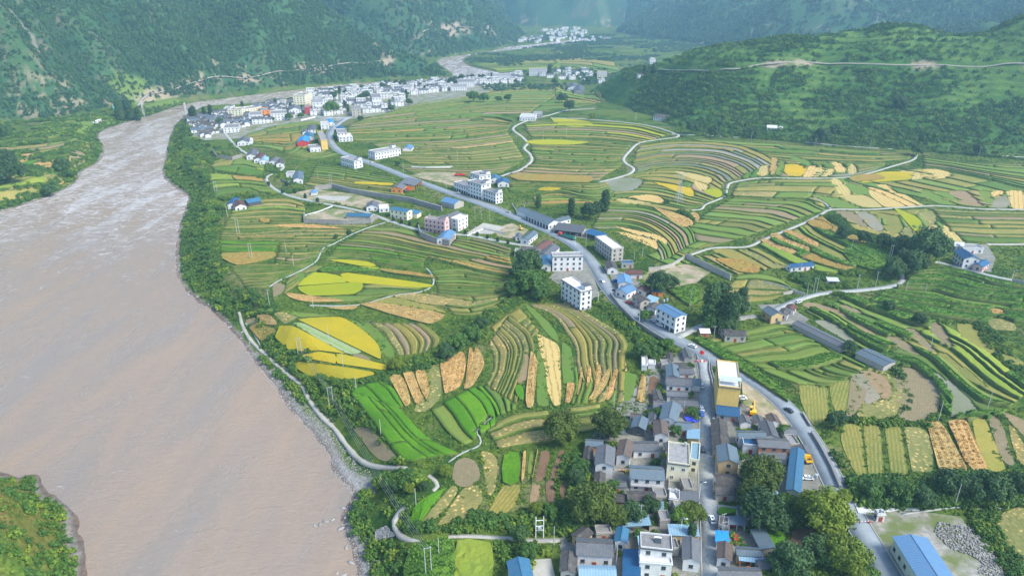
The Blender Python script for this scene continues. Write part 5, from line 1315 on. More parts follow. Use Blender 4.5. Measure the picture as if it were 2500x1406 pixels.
 (zQ([(600,155),(690,155),(700,190),(820,220),(900,250),(915,310),(760,310),(690,215)]), 'green', 'dark green triangle below the field road'),
 (zQ([(340,310),(520,340),(600,350),(830,445),(720,455),(550,440),(480,390)]), 'green', 'dark green wedge touching the road fork'),
 (zQ([(910,260),(1000,290),(1150,360),(1290,430),(1080,440),(1000,380),(920,320)]), 'palestraw', 'first of three long cream strips above the white road'),
 (zQ([(900,245),(960,240),(1130,300),(1310,380),(1400,425),(1310,432),(1150,350),(1010,280)]), 'palestraw', 'second of three long cream strips above the white road'),
 (zQ([(975,215),(1110,215),(1140,260),(1280,320),(1470,420),(1410,420),(1240,340),(1080,265)]), 'palestraw', 'third of three long cream strips above the white road'),
 (zQ([(1430,280),(1530,280),(1680,360),(1810,415),(1630,410),(1490,340)]), 'green', 'green plot framed by white kerbs, left one'),
 (zQ([(1540,278),(1700,290),(1820,360),(1830,400),(1700,350)]), 'green', 'green plot framed by white kerbs, right one'),
 (zQ([(1700,285),(1880,275),(1960,330),(2060,420),(2040,440),(1840,410),(1830,360)]), 'soil', 'brown wavy stubble plot beside the kerbed green plots'),
 (zQ([(1160,458),(1200,460),(1350,520),(1430,570),(1455,620),(1410,650),(1475,740),(1440,740),(1370,690),(1385,610),(1330,540)]), 'lime', 'snaking yellow rice ribbon below the white road'),
 (zQ([(2150,275),(2270,275),(2265,320),(2170,335),(2145,310)]), 'palestraw', 'small cream square at the right edge'),
 (zQ([(2290,280),(2420,270),(2500,300),(2500,450),(2360,450),(2330,350)]), 'palestraw', 'large cream field at the right edge above the road'),
 (zQ([(2000,285),(2130,275),(2160,340),(2180,380),(2150,410),(2070,400),(2060,340)]), 'green', 'green plot with a white curved kerb'),
 (zQ([(2200,340),(2310,330),(2345,440),(2130,440)]), 'grey', 'grey green plot between the cream fields at the right edge'),
 (zQ([(1510,620),(1600,620),(1640,660),(1640,720),(1510,700)]), 'palestraw', 'cream plot above the dark trees, left one'),
 (zQ([(1645,625),(1720,640),(1770,700),(1880,785),(1780,785),(1660,720)]), 'palestraw', 'cream plot above the dark trees, right one'),
 (zQ([(580,480),(760,490),(870,580),(905,660),(760,600),(620,530)]), 'soil', 'brown plot below the white road near the hedge'),
 (zQ([(770,490),(900,490),(1030,560),(1065,620),(1050,685),(950,670),(870,570)]), 'grey', 'grey olive plot below the white road'),
 (zQ([(930,490),(1200,530),(1270,600),(1265,640),(1220,710),(1110,700),(1070,640),(1060,560)]), 'stubble', 'olive plot below the white road beside the grey one'),
 (zQ([(1280,560),(1330,545),(1370,620),(1355,680),(1420,740),(1380,750),(1250,700),(1290,640)]), 'straw', 'straw strip left of the snaking yellow ribbon'),
 (zQ([(1400,490),(1560,480),(1600,580),(1560,620),(1490,640),(1450,580)]), 'straw', 'straw patch right of the snaking yellow ribbon'),
 (zR([(1170,812),(1300,815),(1420,850),(1560,960),(1640,1080),(1640,1200),(1560,1340),(1420,1360),(1300,1375),(1200,1350),(1280,1250),(1330,1150),(1330,1080),(1290,980),(1250,880)]), 'soil', 'big brown crescent field below the long grey shed'),
 (zR([(1400,770),(1530,820),(1700,930),(1850,1050),(1960,1160),(2020,1270),(1900,1300),(1720,1320),(1730,1200),(1715,1080),(1640,950),(1540,860)]), 'grey', 'grey green crescent right of the big brown crescent'),
 (zR([(1590,675),(1730,680),(1850,800),(2020,920),(2110,1010),(2000,990),(1850,900),(1700,760)]), 'stubble', 'long narrow stubble strip below the small brown plots'),
 (zR([(1510,380),(1580,362),(1660,400),(1720,510),(1780,630),(1700,610),(1600,540),(1530,450)]), 'soil', 'brown plot right of the pole on the upper slope'),
 (zR([(1230,430),(1380,430),(1480,530),(1600,650),(1520,660),(1400,560),(1290,480)]), 'soil', 'brown plot left of the pole on the upper slope'),
 (zR([(1080,510),(1200,510),(1320,580),(1440,690),(1340,680),(1200,610),(1130,560)]), 'soil', 'brown plot above the end of the long grey shed'),
 (zR([(1790,380),(1960,380),(2020,450),(2100,580),(2260,670),(2480,760),(2520,860),(2380,790),(2200,690),(1950,600),(1840,500)]), 'stubble', 'long olive plot curving down at the right edge'),
 (zR([(2090,330),(2280,325),(2390,380),(2400,450),(2200,440),(2130,400)]), 'straw', 'stubble plot with orange lower edge at the right'),
 (zR([(2120,240),(2180,225),(2290,260),(2280,310),(2150,300)]), 'corn', 'small orange clump of dried corn at the right'),
 (zR([(240,195),(290,155),(450,185),(620,240),(760,350),(900,430),(990,490),(900,490),(800,440),(700,330),(600,280),(400,240)]), 'soil', 'long brown plot above the long grey shed'),
 (zR([(600,190),(700,190),(860,265),(780,270),(680,235)]), 'soil', 'small brown plot near the bend of the side road'),
 (zR([(360,345),(480,340),(600,390),(730,500),(780,550),(700,560),(560,480),(420,400)]), 'grey', 'grey tan plot directly above the long grey shed'),
 (zR([(200,1000),(360,1000),(500,1030),(510,1150),(520,1250),(500,1330),(420,1400),(330,1390),(230,1200)]), 'stubble', 'olive field at the bend of the main road'),
 (zR([(510,1010),(640,950),(740,950),(800,1020),(800,1110),(740,1180),(680,1270),(600,1280),(540,1200)]), 'stubble', 'olive field above the round dark tree'),
 (zR([(720,920),(830,940),(900,1010),(905,1080),(860,1180),(760,1320),(680,1340),(690,1310),(770,1200),(815,1110),(815,1020)]), 'soil', 'inner brown arc of the arched terraces'),
 (zR([(720,890),(850,880),(960,940),(1025,1010),(1035,1120),(1000,1160),(900,1200),(880,1180),(920,1080),(915,1000),(840,925)]), 'grey', 'second grey arc of the arched terraces'),
 (zR([(810,850),(940,855),(1070,910),(1140,1000),(1150,1080),(1110,1150),(1045,1140),(1045,1010),(970,925),(880,870)]), 'soil', 'outer brown arc of the arched terraces'),
 (zR([(900,820),(1010,830),(1120,890),(1240,980),(1250,1060),(1310,1130),(1250,1220),(1160,1330),(900,1340),(760,1360),(900,1220),(1120,1160),(1165,1080),(1150,990),(1080,900)]), 'straw', 'straw flecked outer arc under the thick green bank'),
 (zD([(660,480),(830,480),(850,640),(870,900),(900,1000),(800,1010),(700,850),(620,650),(630,560)]), 'stubble', 'first broad olive stubble strip right of the main road'),
 (zD([(850,485),(1020,490),(1050,640),(1070,850),(1070,1000),(920,1000),(885,900),(865,650)]), 'stubble', 'second broad olive stubble strip right of the main road'),
 (zD([(1070,500),(1230,500),(1270,650),(1300,850),(1320,1010),(1230,1015),(1130,1010),(1110,850),(1085,640)]), 'stubble', 'third broad olive stubble strip right of the main road'),
 (zD([(1260,510),(1420,510),(1540,590),(1570,700),(1575,900),(1540,980),(1380,1020),(1340,990),(1310,800),(1290,640)]), 'straw', 'fourth broad strip flecked with straw heaps'),
 (zD([(1480,455),(1630,460),(1730,600),(1790,760),(1870,880),(1920,970),(1740,990),(1630,950),(1590,900),(1600,700),(1580,590),(1540,530)]), 'corn', 'first orange corn strip above the dark riverside trees'),
 (zD([(1700,450),(1870,440),(1930,500),(1950,620),(1980,750),(2060,880),(2145,985),(2010,985),(1880,870),(1800,700),(1750,580)]), 'corn', 'second orange corn strip above the dark trees'),
 (zD([(1945,430),(2060,405),(2120,470),(2150,620),(2180,750),(2240,850),(2310,930),(2160,975),(2060,850),(1990,700),(1970,560)]), 'tangold', 'tan gold smooth strip between corn strips'),
 (zD([(2090,390),(2180,390),(2260,460),(2300,580),(2330,720),(2400,880),(2330,900),(2240,830),(2190,700),(2170,560),(2130,460)]), 'soil', 'brown smooth strip fourth from the left'),
 (zD([(2310,470),(2400,530),(2460,640),(2500,700),(2540,900),(2440,880),(2370,760),(2330,600)]), 'straw', 'straw strip near the right edge'),
 (zD([(2240,350),(2400,400),(2540,480),(2540,660),(2440,560),(2330,450)]), 'soil', 'brown slope strip at the right edge'),
 ([(2445,1250),(2520,1245),(2530,1430),(2500,1430),(2470,1330),(2430,1290)], 'straw', 'striped slope field in the lower right corner'),
 ([(1850,1290),(1915,1292),(1912,1350),(1880,1352),(1855,1325)], 'bright', 'vivid green vegetable plot beside the big trees'),
 ([(1932,1290),(1985,1285),(1990,1310),(1965,1350),(1930,1352)], 'redsoil', 'brown bare plot between vegetable plot and big trees'),
 ([(1752,1242),(1790,1240),(1805,1256),(1755,1262)], 'bright', 'tiny vegetable bed beside the village street'),
 (Z(0,250,5,[(180,690),(300,635),(440,640),(430,680),(300,735),(190,740)]), 'corn', 'upper tan field on the far left bank'),
 (Z(0,250,5,[(290,820),(420,750),(620,700),(760,690),(860,680),(860,770),(640,800),(420,850),(300,850)]), 'corn', 'middle tan field on the far left bank'),
 (Z(0,250,5,[(450,930),(620,850),(820,850),(700,950),(550,975)]), 'straw', 'straw dotted field on the far left bank'),
 (Z(0,250,5,[(690,1000),(850,890),(870,910),(760,1015)]), 'corn', 'thin tan field at the bank edge on the left'),
 (Z(0,250,5,[(80,1110),(170,990),(220,1000),(160,1070)]), 'straw', 'small tan field at the left edge'),
 (Z(0,250,5,[(150,1120),(250,980),(420,940),(520,960),(380,1040),(250,1120)]), 'stubble', 'olive plot on the left bank'),
 (Z(0,250,5,[(300,740),(440,715),(400,760),(320,775)]), 'bright', 'tiny bright plot on the left bank'),
]
for px, c, lab in PF: poly_field(px, c, lab)
print('poly fields', len(FIELDS), round(time.time() - T0,1))
SHORT = {'tangold': 'tan', 'corn': 'orange corn', 'rust': 'rusty grain', 'rice': 'golden rice', 'lime': 'lime rice', 'green': 'green', 'bright': 'bright green', 'soil': 'brown', 'redsoil': 'dark soil', 'grey': 'grey', 'palestraw': 'cream', 'maize': 'maize', 'pale': 'pale', 'stubble': 'olive', 'straw': 'straw flecked', 'yellowgreen': 'yellow green'}
ORD = ['first', 'second', 'third', 'fourth', 'fifth', 'sixth', 'seventh', 'eighth', 'ninth', 'tenth', 'eleventh', 'twelfth', 'thirteenth', 'fourteenth', 'fifteenth', 'sixteenth', 'seventeenth', 'eighteenth', 'nineteenth', 'twentieth']
def zone(loc, A, B, N, parts, pal, seed=0, gap=1.0, wig=2.2):
 a = resample(smooth_line(gq([p[0] for p in A],[p[1] for p in A]),4),60)
 b = resample(smooth_line(gq([p[0] for p in B],[p[1] for p in B]),4),60)
 rg = random.Random(seed * 77 + N); N = int(round(N * 1.25)) if N > 4 else N; gap *= .85
 ts = [0]
 for i in range(N): ts.append(ts[-1] + rg.uniform(.5,1.6))
 ts = np.array(ts) / ts[-1]
 names = list(pal); wts = [pal[n] for n in names]
 for i in range(N):
  cuts = [0]
  k = parts if isinstance(parts, int) else rg.randint(*parts)
  cuts += sorted(rg.uniform(.15, .85) for _ in range(k - 1)) + [1]
  for j in range(len(cuts) - 1):
   s0, s1 = cuts[j], cuts[j+1]
   if s1 - s0 < .08: continue
   cr = rg.choices(names, wts)[0]; tint = rg.random()
   mid = (a[30] + b[30]) / 2; dist = np.hypot(*mid)
   hh, jit = TALL.get(cr, (.12, .04))
   W = np.hypot(*(b - a).T).mean() * (ts[i+1] - ts[i])
   L = (length(a) * (1 - ts[i]) + length(b) * ts[i]) * (s1 - s0)
   step = max(1.8, dist / 260) if jit > .2 else max(2.4, dist / 200)
   g = min(gap, W * .28)
   t0, t1 = ts[i] + g / 2 / W * (ts[i+1] - ts[i]), ts[i+1] - g / 2 / W * (ts[i+1] - ts[i])
   es = (0.45 / max(L, 1)) * (s1 - s0)
   ns = max(3, int(L / step)); nt = max(2, int(W / step) + 1)
   S, Tt = np.meshgrid(np.linspace(s0 + es, s1 - es, ns + 1), np.linspace(t0, t1, nt + 1))
   q = S * 59; iq = np.clip(q.astype(int),0,58); fq = q - iq
   pa = a[iq] * (1 - fq[..., None]) + a[iq + 1] * fq[..., None]
   pb = b[iq] * (1 - fq[..., None]) + b[iq + 1] * fq[..., None]
   X = pa[..., 0] * (1 - Tt) + pb[..., 0] * Tt; Y = pa[..., 1] * (1 - Tt) + pb[..., 1] * Tt
   dxx = (fbm(X, Y, 22,2,301) - .5) * 2 * wig; dyy = (fbm(X, Y, 22,2,302) - .5) * 2 * wig
   X = X + dxx; Y = Y + dyy
   tl = (Tt - t0) / (t1 - t0)
   Zt = Hq(X, Y) + hh + .05 + tl * (.3 if cr == 'bright' else .85)
   if jit: Zt = Zt + (nr.random(X.shape) - .5) * jit
   m = X.size; w1 = ns + 1
   idx = np.arange(nt)[:, None] * w1 + np.arange(ns)[None]
   Q = np.stack([idx, idx + 1, idx + w1 + 1, idx + w1],-1).reshape(-1,4)
   cx = X.ravel()[Q].mean(1); cy = Y.ravel()[Q].mean(1)
   Q = Q[~occ_at(cx, cy)]
   if len(Q) < 3: continue
   Pz = np.stack([X.ravel(), Y.ravel(), Zt.ravel()],-1)
   e1 = Pz[Q[:, 1]] - Pz[Q[:, 0]]; e2 = Pz[Q[:, 3]] - Pz[Q[:, 0]]
   if (e1[:, 0] * e2[:, 1] - e1[:, 1] * e2[:, 0]).mean() < 0: Q = Q[:, ::-1]
   E = np.concatenate([Q[:, [0,1]], Q[:, [1,2]], Q[:, [2,3]], Q[:, [3,0]]])
   key = E.min(1) * m + E.max(1)
   u, ind, cnt = np.unique(key, return_index=True, return_counts=True)
   be = E[ind[cnt == 1]]
   low = Pz.copy(); low[:, 2] = Hq(low[:, 0], low[:, 1]) - .35
   allV = np.concatenate([Pz, low])
   Fs = np.stack([be[:, 1], be[:, 0], be[:, 0] + m, be[:, 1] + m],-1)
   Fa = np.concatenate([Q, Fs]); fm = np.concatenate([np.zeros(len(Q), int), np.ones(len(Fs), int)])
   us = np.unique(Fa); rm = np.full(len(allV),-1); rm[us] = np.arange(len(us))
   st = np.stack([(S.ravel() - s0) * L / (s1 - s0),(Tt.ravel() - t0) * W / (ts[i+1] - ts[i]), S.ravel() * 0 + tint],-1)
   st = np.concatenate([st, st])[us]
   side = '' if len(cuts) == 2 else (', left part' if j == 0 else (', right part' if j == len(cuts) - 2 else ', middle part'))
   if (a[-1][0] < a[0][0]) and side: side = {', left part': ', right part', ', right part': ', left part'}.get(side, side)
   area = len(Q) * L * W / (ns * nt)
   FIELDS.append((area / dist ** 2, cr, allV[us], rm[Fa], fm, st, f'{SHORT[cr]} strip, {ORD[min(i, 19)]} terrace {loc}{side}'))
 occ_poly(list(map(tuple, a)) + list(map(tuple, b[::-1])))
GRN = {'stubble': 6, 'green': 3, 'straw': 2.5, 'maize': 1.2, 'soil': 1, 'yellowgreen': 1, 'rust': .5}
DRY = {'stubble': 5, 'straw': 3, 'soil': 2, 'rust': 1.2, 'green': 1.5}
MIX = {'stubble': 5, 'green': 2.5, 'straw': 2, 'soil': 1.4, 'grey': 1, 'rust': .8, 'maize': 1}
DRYM = {'stubble': 6, 'green': 2, 'straw': 3, 'rust': 1.2, 'soil': 1.6, 'corn': .8}
zone('east of the town', [(985,262),(1060,246),(1160,230),(1260,214),(1390,212)],[(850,306),(960,296),(1090,286),(1200,280),(1290,278)],11,(2,3), {'stubble': 6, 'green': 3, 'yellowgreen': 1.2, 'rust': .8, 'soil': .8}, 1,1.6,3)
zone('behind the store houses', [(1390,215),(1450,225),(1480,240)],[(1300,272),(1380,264),(1440,258)],6,2, GRN, 2,1.6,3)
zone('right of the town road bend', [(850,306),(960,296),(1090,286),(1200,282),(1250,296)],[(838,345),(900,345),(1000,342),(1120,338),(1240,322)],9,(2,3), {'stubble': 5, 'green': 4, 'rust': 1.5, 'soil': 1, 'maize': 1}, 3,1.4,3)
zone('left of the first white path', [(905,352),(1000,345),(1120,340),(1240,324)],[(1000,400),(1080,402),(1180,402),(1280,392)],11,(1,3), DRYM, 4,1.3,2.5)
zone('above the highway complex', [(960,402),(1060,404),(1170,404),(1275,396)],[(1010,425),(1080,428),(1150,432),(1225,424)],5,(1,2), {'stubble': 4, 'soil': 3, 'rust': 1}, 5,1.1,1.5)
zone('under the farm road fork', [(1278,302),(1360,297),(1450,298),(1560,306),(1640,328)],[(1292,336),(1360,338),(1440,340),(1540,348),(1560,352)],8,(1,3), {'stubble': 5, 'green': 4, 'lime': .8, 'soil': .6}, 6,1.3,2)
poly_field([(1290,345),(1340,342),(1400,345),(1440,349),(1400,355),(1320,355),(1285,351)], 'lime', 'flat yellow rice lens between the two white paths')
poly_field([(1345,291),(1400,293),(1450,302),(1420,312),(1370,308)], 'lime', 'striped yellow rice plot under the farm road')
zone('between the two white paths', [(1290,338),(1360,340),(1440,342),(1550,352)],[(1300,392),(1380,396),(1460,398),(1522,394)],12,(1,3), {'stubble': 5, 'green': 4, 'soil': 1, 'straw': 1.5, 'yellowgreen': 1}, 7,1.2,2)
zone('low between the white paths', [(1300,394),(1380,398),(1460,400),(1526,398)],[(1235,432),(1320,438),(1400,442),(1462,442)],7,(1,2), {'soil': 4, 'stubble': 2, 'straw': 2, 'rust': 1}, 8,1.1,2)
poly_field([(1245,428),(1300,427),(1400,431),(1445,434),(1435,448),(1330,445),(1262,442)], 'rust', 'wide tan corn field below the first white path')
zone('below the second white path', [(1232,440),(1330,447),(1440,449),(1480,444)],[(1240,470),(1310,468),(1380,474),(1450,492),(1500,480)],6,(1,2), {'green': 4, 'stubble': 4}, 9,1.0,1.5)
poly_field([(1465,448),(1520,434),(1570,440),(1550,465),(1500,468),(1468,460)], 'grey', 'grey flooded plot at the end of the second white path')
poly_field([(1315,462),(1340,458),(1372,461),(1350,468),(1318,467)], 'rice', 'little golden plot in the middle terraces')
zone('behind the long workshop', [(1300,485),(1350,476),(1400,480),(1450,490),(1560,478)],[(1310,505),(1370,502),(1430,502),(1500,498),(1560,490)],4,2, {'rust': 4, 'yellowgreen': 2, 'corn': 1}, 10, .9,1.2)
zone('right of second white path', [(1560,356),(1660,346),(1780,352),(1850,372),(1900,400)],[(1530,428),(1600,412),(1680,412),(1740,428),(1768,446)],10,(1,3), {'stubble': 5, 'soil': 3, 'grey': 2, 'rust': 1, 'straw': 1}, 11,1.2,2)
zone('in the arcs above the pylon', [(1530,430),(1600,414),(1680,414),(1740,430),(1768,448)],[(1500,450),(1570,442),(1640,450),(1700,470),(1745,486)],4,(1,3), {'stubble': 4, 'green': 3, 'soil': 1}, 12,1.1,1.5)
zone('around the pylon', [(1500,452),(1570,444),(1640,452),(1700,472),(1745,488)],[(1480,500),(1560,504),(1620,512),(1660,518),(1690,514)],6,(1,2), {'green': 5, 'stubble': 4}, 13,1.1,1.5)
zone('behind the unfinished block', [(1470,500),(1560,505),(1620,520),(1680,555),(1700,590)],[(1440,560),(1520,562),(1570,578),(1605,612),(1615,640)],9,(1,2), {'green': 4, 'grey': 3, 'stubble': 3, 'soil': 1}, 14,1.0,1.5)
zone('left of the upper field road', [(1905,402),(1880,420),(1860,432)],[(1800,380),(1800,410),(1785,440)],4,1, MIX, 15,1.2,2)
zone('at the foot of the hill', [(1660,334),(1800,342),(1960,352),(2100,364),(2230,372)],[(1820,372),(1900,386),(2020,392),(2140,396),(2220,388)],6,(2,4), {'green': 4, 'stubble': 4, 'maize': 2, 'soil': 1}, 16,1.4,2.5)
zone('above the upper field road', [(1850,375),(1920,390),(2040,396),(2160,398)],[(1900,432),(1990,432),(2080,430),(2160,408)],5,(2,3), MIX, 17,1.2,2)
zone('between road bend and pylon', [(1800,446),(1900,440),(1985,440),(2060,438)],[(1790,480),(1880,484),(1960,486),(2010,498)],4,(2,3), {'green': 4, 'stubble': 3, 'soil': 1, 'straw': 1}, 18,1.2,2)
zone('below the upper field road', [(1790,482),(1880,486),(1960,490),(2018,512)],[(1600,600),(1640,616),(1680,622),(1700,618)],11,(1,3), {'green': 5, 'stubble': 5, 'maize': 1, 'soil': 1}, 19,1.5,2.5)
zone('at far right under the hill', [(2250,378),(2340,392),(2430,400),(2540,405)],[(2250,410),(2330,420),(2420,440),(2540,470)],6,(1,2), {'green': 4, 'stubble': 4, 'soil': 1}, 20,1.4,2.5)
zone('around the yellow rice bend', [(2240,412),(2330,424),(2420,444),(2540,474)],[(2060,442),(2180,470),(2330,500),(2400,508)],5,(2,3), {'green': 4, 'stubble': 5, 'soil': 1, 'straw': 1}, 21,1.2,2)
zone('right of the yellow rice bend', [(2340,426),(2430,446),(2540,476)],[(2300,500),(2420,508),(2540,508)],4,2, {'green': 4, 'stubble': 5}, 22,1.2,2)
zone('left of the three cream strips', [(1980,440),(2040,440),(2100,445)],[(1990,505),(2060,508),(2140,508)],3,2, {'green': 4, 'stubble': 3, 'straw': 2}, 23,1.2,2)
zone('below the white road at the right', [(2270,510),(2380,516),(2540,520)],[(2340,590),(2420,594),(2540,594)],6,(1,2), {'stubble': 5, 'green': 4, 'straw': 1, 'soil': 1}, 24,1.3,2)
zone('below the white road', [(2040,516),(2140,516),(2260,510)],[(2080,560),(2180,585),(2330,588)],3,3, {'stubble': 5, 'green': 3, 'straw': 2}, 25,1.1,2)
zone('below the winding road', [(2010,530),(2050,560),(2110,590),(2160,620)],[(1850,600),(1920,640),(1990,665),(2040,672)],6,(1,2), {'maize': 4, 'rust': 1, 'stubble': 3, 'yellowgreen': 1}, 26,1.5,2)
zone('above the long retaining wall', [(1845,605),(1900,635),(1930,650)],[(1710,628),(1760,650),(1800,672)],5,(1,2), {'stubble': 3, 'straw': 2, 'green': 2}, 27,1.2,2)
zone('between retaining wall and pines', [(1800,672),(1850,668),(1900,680),(1930,700)],[(1740,740),(1800,745),(1860,740),(1915,722)],4,(1,2), {'stubble': 4, 'straw': 2, 'green': 2}, 28,1.5,2)
poly_field(Z(1500,560,4.135,[(520,610),(700,595),(830,600),(880,680),(870,760),(760,790),(640,700)]), 'maize', 'dark maize field left of the tall pines')
zone('left of the unfinished block', [(1650,600),(1690,618),(1720,632)],[(1575,625),(1610,640),(1650,655)],4,1, {'green': 5, 'stubble': 3}, 29,1.2,1.5)
poly_field([(2060,610),(2120,595),(2170,620),(2175,650),(2150,665),(2100,655),(2070,640)], 'maize', 'maize field in the hollow by the dark trees')
zone('on the maize slope at the right', [(2230,665),(2330,660),(2420,685),(2540,705)],[(2120,740),(2200,760),(2320,780),(2420,790)],7,(1,2), {'maize': 8, 'green': 1, 'yellowgreen': .5}, 30,1.8,3)
zone('on the slope above the right edge', [(2400,700),(2540,712)],[(2380,780),(2540,790)],4,1, {'maize': 4, 'green': 1}, 31,1.8,3)
poly_field([(2255,680),(2310,668),(2350,690),(2330,705),(2280,703)], 'yellowgreen', 'yellow green patch below the blue roofed farmhouse')
zone('below the dark pines', [(1720,830),(1830,800),(1900,790),(1940,800)],[(1860,900),(1930,905),(2000,900),(2060,880)],5,(1,2), {'green': 5, 'stubble': 4, 'maize': 1}, 32,1.6,2)
zone('above the arched terraces', [(1945,800),(2020,840),(2090,880),(2120,895)],[(1860,905),(1920,930),(1980,950),(2030,942)],6,(1,2), {'green': 6, 'stubble': 3, 'bright': .4}, 33,1.6,2)
poly_field([(1690,830),(1730,832),(1790,870),(1850,910),(1910,955),(1925,985),(1890,960),(1820,905),(1740,865)], 'maize', 'maize belt along the upper side of the main road')
zone('in the town meadow', [(600,330),(680,306),(760,296),(790,300)],[(590,356),(650,362),(700,370),(735,352)],7,(2,3), {'green': 4, 'stubble': 4, 'rust': 1.5, 'soil': .8}, 40,1.3,3)
zone('below the town meadow', [(600,362),(650,364),(700,372),(730,354)],[(660,388),(720,392),(780,388),(830,378)],7,(1,2), {'stubble': 4, 'soil': 2, 'green': 3, 'rust': .8}, 41,1.3,2)
zone('by the brick ended house', [(770,402),(830,408),(900,420),(960,432)],[(745,452),(820,462),(900,470),(990,478)],9,(1,2), {'stubble': 6, 'green': 4, 'rust': .5}, 42,1.1,1.5)
zone('above the walled compound', [(580,500),(640,488),(700,486),(745,500)],[(540,560),(620,560),(700,556),(745,550)],8,(1,2), {'straw': 3, 'stubble': 5, 'yellowgreen': 1}, 43,1.1,1.5)
zone('below the walled compound', [(540,562),(620,562),(720,552),(850,548),(900,550)],[(535,588),(620,590),(720,592),(812,590)],5,(2,3), {'stubble': 4, 'straw': 3, 'rust': 2}, 44,1.0,1.2)
zone('in the left green steps', [(538,590),(600,592),(680,594)],[(535,614),(600,618),(672,616)],4,1, {'bright': 4, 'green': 3}, 45,1.0,1)
zone('left of the stone footpath', [(684,594),(750,592),(815,596)],[(672,640),(720,645),(772,630)],7,(1,2), {'soil': 3, 'straw': 2, 'stubble': 2}, 46, .9,1)
zone('above the river belt', [(560,650),(640,645),(720,645),(770,640)],[(600,712),(640,705),(670,690),(700,678)],8,1, {'stubble': 6, 'green': 3}, 47,1.1,1.5)
zone('right of the stone footpath', [(905,556),(980,560),(1060,580),(1130,600),(1250,625)],[(820,600),(880,605),(960,615),(1040,630),(1100,640)],6,(1,2), {'soil': 2, 'stubble': 4, 'green': 3}, 48,1.0,1.5)
zone('in the green centre steps', [(820,604),(880,607),(960,618),(1040,634)],[(780,645),(860,640),(940,650),(1035,655)],7,(1,2), {'bright': 4, 'green': 5}, 49,1.1,1.5)
zone('below the pink balcony house', [(1110,575),(1170,585),(1250,605)],[(1045,632),(1120,650),(1180,665),(1250,680)],7,(1,2), {'soil': 2.5, 'rust': 1, 'stubble': 4, 'green': 1}, 50,1.0,1.5)
zone('left of the big roadside trees', [(1050,660),(1120,655),(1180,668),(1255,684)],[(1065,715),(1120,722),(1180,718),(1240,708)],7,(1,2), {'stubble': 4, 'green': 5, 'maize': 1}, 51,1.2,1.5)
zone('above the gully of trees', [(1062,718),(1130,724),(1200,720),(1245,712)],[(1110,770),(1160,770),(1200,755),(1240,735)],4,(1,2), {'stubble': 4, 'straw': 2, 'green': 2}, 52,1.1,1.5)
zone('left of the lime yellow rice', [(700,680),(760,650),(790,648)],[(690,722),(720,700),(740,690)],3,1, {'green': 3, 'stubble': 2}, 53,1,1)
zone('below the lime yellow rice', [(880,700),(950,690),(1040,705)],[(760,735),(850,738),(950,720)],3,1, {'stubble': 3, 'green': 3}, 54,1,1)
zone('right of the golden rice crescents', [(905,790),(935,810),(955,840),(972,872)],[(1030,790),(1060,810),(1078,832),(1060,860)],5,1, {'stubble': 4, 'straw': 2, 'soil': 1}, 55,1.1,1.2)
zone('below the white apartment block', [(1270,745),(1330,760),(1370,800),(1400,850),(1405,895),(1415,930)],[(1380,740),(1450,780),(1510,810),(1540,845),(1525,890),(1525,960)],6,(1,2), {'straw': 3, 'stubble': 4, 'soil': 1.5}, 56,1.1,1.5)
zone('in the fan foot right of the cream field', [(1380,900),(1385,950),(1380,988)],[(1530,880),(1530,930),(1525,985)],6,1, {'green': 3, 'stubble': 4, 'straw': 2}, 57,1.1,1.2)
zone('in the fan below the gully trees', [(1190,840),(1205,870),(1200,905),(1180,940)],[(1240,770),(1290,810),(1305,860),(1275,930),(1262,990)],6,(1,2), {'straw': 5, 'stubble': 3}, 58,1.1,1.2)
zone('at the head of the centre fan', [(1195,800),(1230,770),(1265,750)],[(1230,840),(1290,830),(1315,810)],4,1, {'straw': 5, 'stubble': 3}, 59,1.1,1.2)
zone('below the leftmost orange corn', [(975,1000),(1000,1025),(1050,1075),(1118,1110)],[(850,965),(905,1030),(960,1100),(1000,1135)],4,(1,2), {'bright': 1}, 60, .35, .8)
zone('of the upper bright green crop', [(930,930),(960,950),(985,995)],[(852,962),(900,1000),(940,1005)],3,1, {'bright': 1}, 61, .35, .8)
zone('right of the dirt track', [(1155,945),(1190,975),(1208,1010),(1210,1040)],[(1050,1000),(1080,1040),(1110,1075),(1135,1090)],4,1, {'bright': 2, 'green': 1}, 62, .4, .8)
zone('of the narrow green steps', [(1240,935),(1262,960),(1262,1000)],[(1160,945),(1200,990),(1215,1020)],4,1, {'green': 3, 'straw': 1, 'bright': 1}, 63, .9, .8)
zone('in front of the walnut trees', [(1380,995),(1430,990),(1470,985)],[(1390,1060),(1430,1060),(1460,1050)],4,1, {'green': 3, 'stubble': 2}, 64,1.1, .8)
zone('left of the walnut trees', [(1180,1045),(1260,1010),(1340,1000)],[(1220,1098),(1300,1090),(1360,1085)],3,1, {'straw': 3, 'stubble': 2}, 65,1.6,1.5)
zone('of the bluff gardens left of the lane', [(520,395),(600,375),(650,392)],[(520,420),(600,430),(640,432)],4,2, {'green': 3, 'yellowgreen': 2, 'stubble': 2, 'maize': 2}, 66,2,2)
zone('of the gardens above the bluff farm', [(510,425),(600,432),(645,440)],[(520,480),(600,470),(690,478)],4,(1,2), {'green': 3, 'yellowgreen': 2, 'rust': 1, 'maize': 2}, 67,2,2)
zone('on the upper right slope', [(2300,790),(2400,850),(2530,960)],[(2110,885),(2200,905),(2262,965),(2330,1025),(2430,1025)],7,(1,2), {'maize': 4, 'green': 4, 'yellowgreen': 2, 'stubble': 2}, 70,2.6,2.5)
zone('between side road and upper slope', [(2080,722),(2150,748),(2250,778),(2330,795)],[(1960,760),(2030,800),(2100,850),(2180,885)],6,(1,2), {'maize': 3, 'green': 4, 'yellowgreen': 2, 'soil': 1}, 71,2.4,2.5)
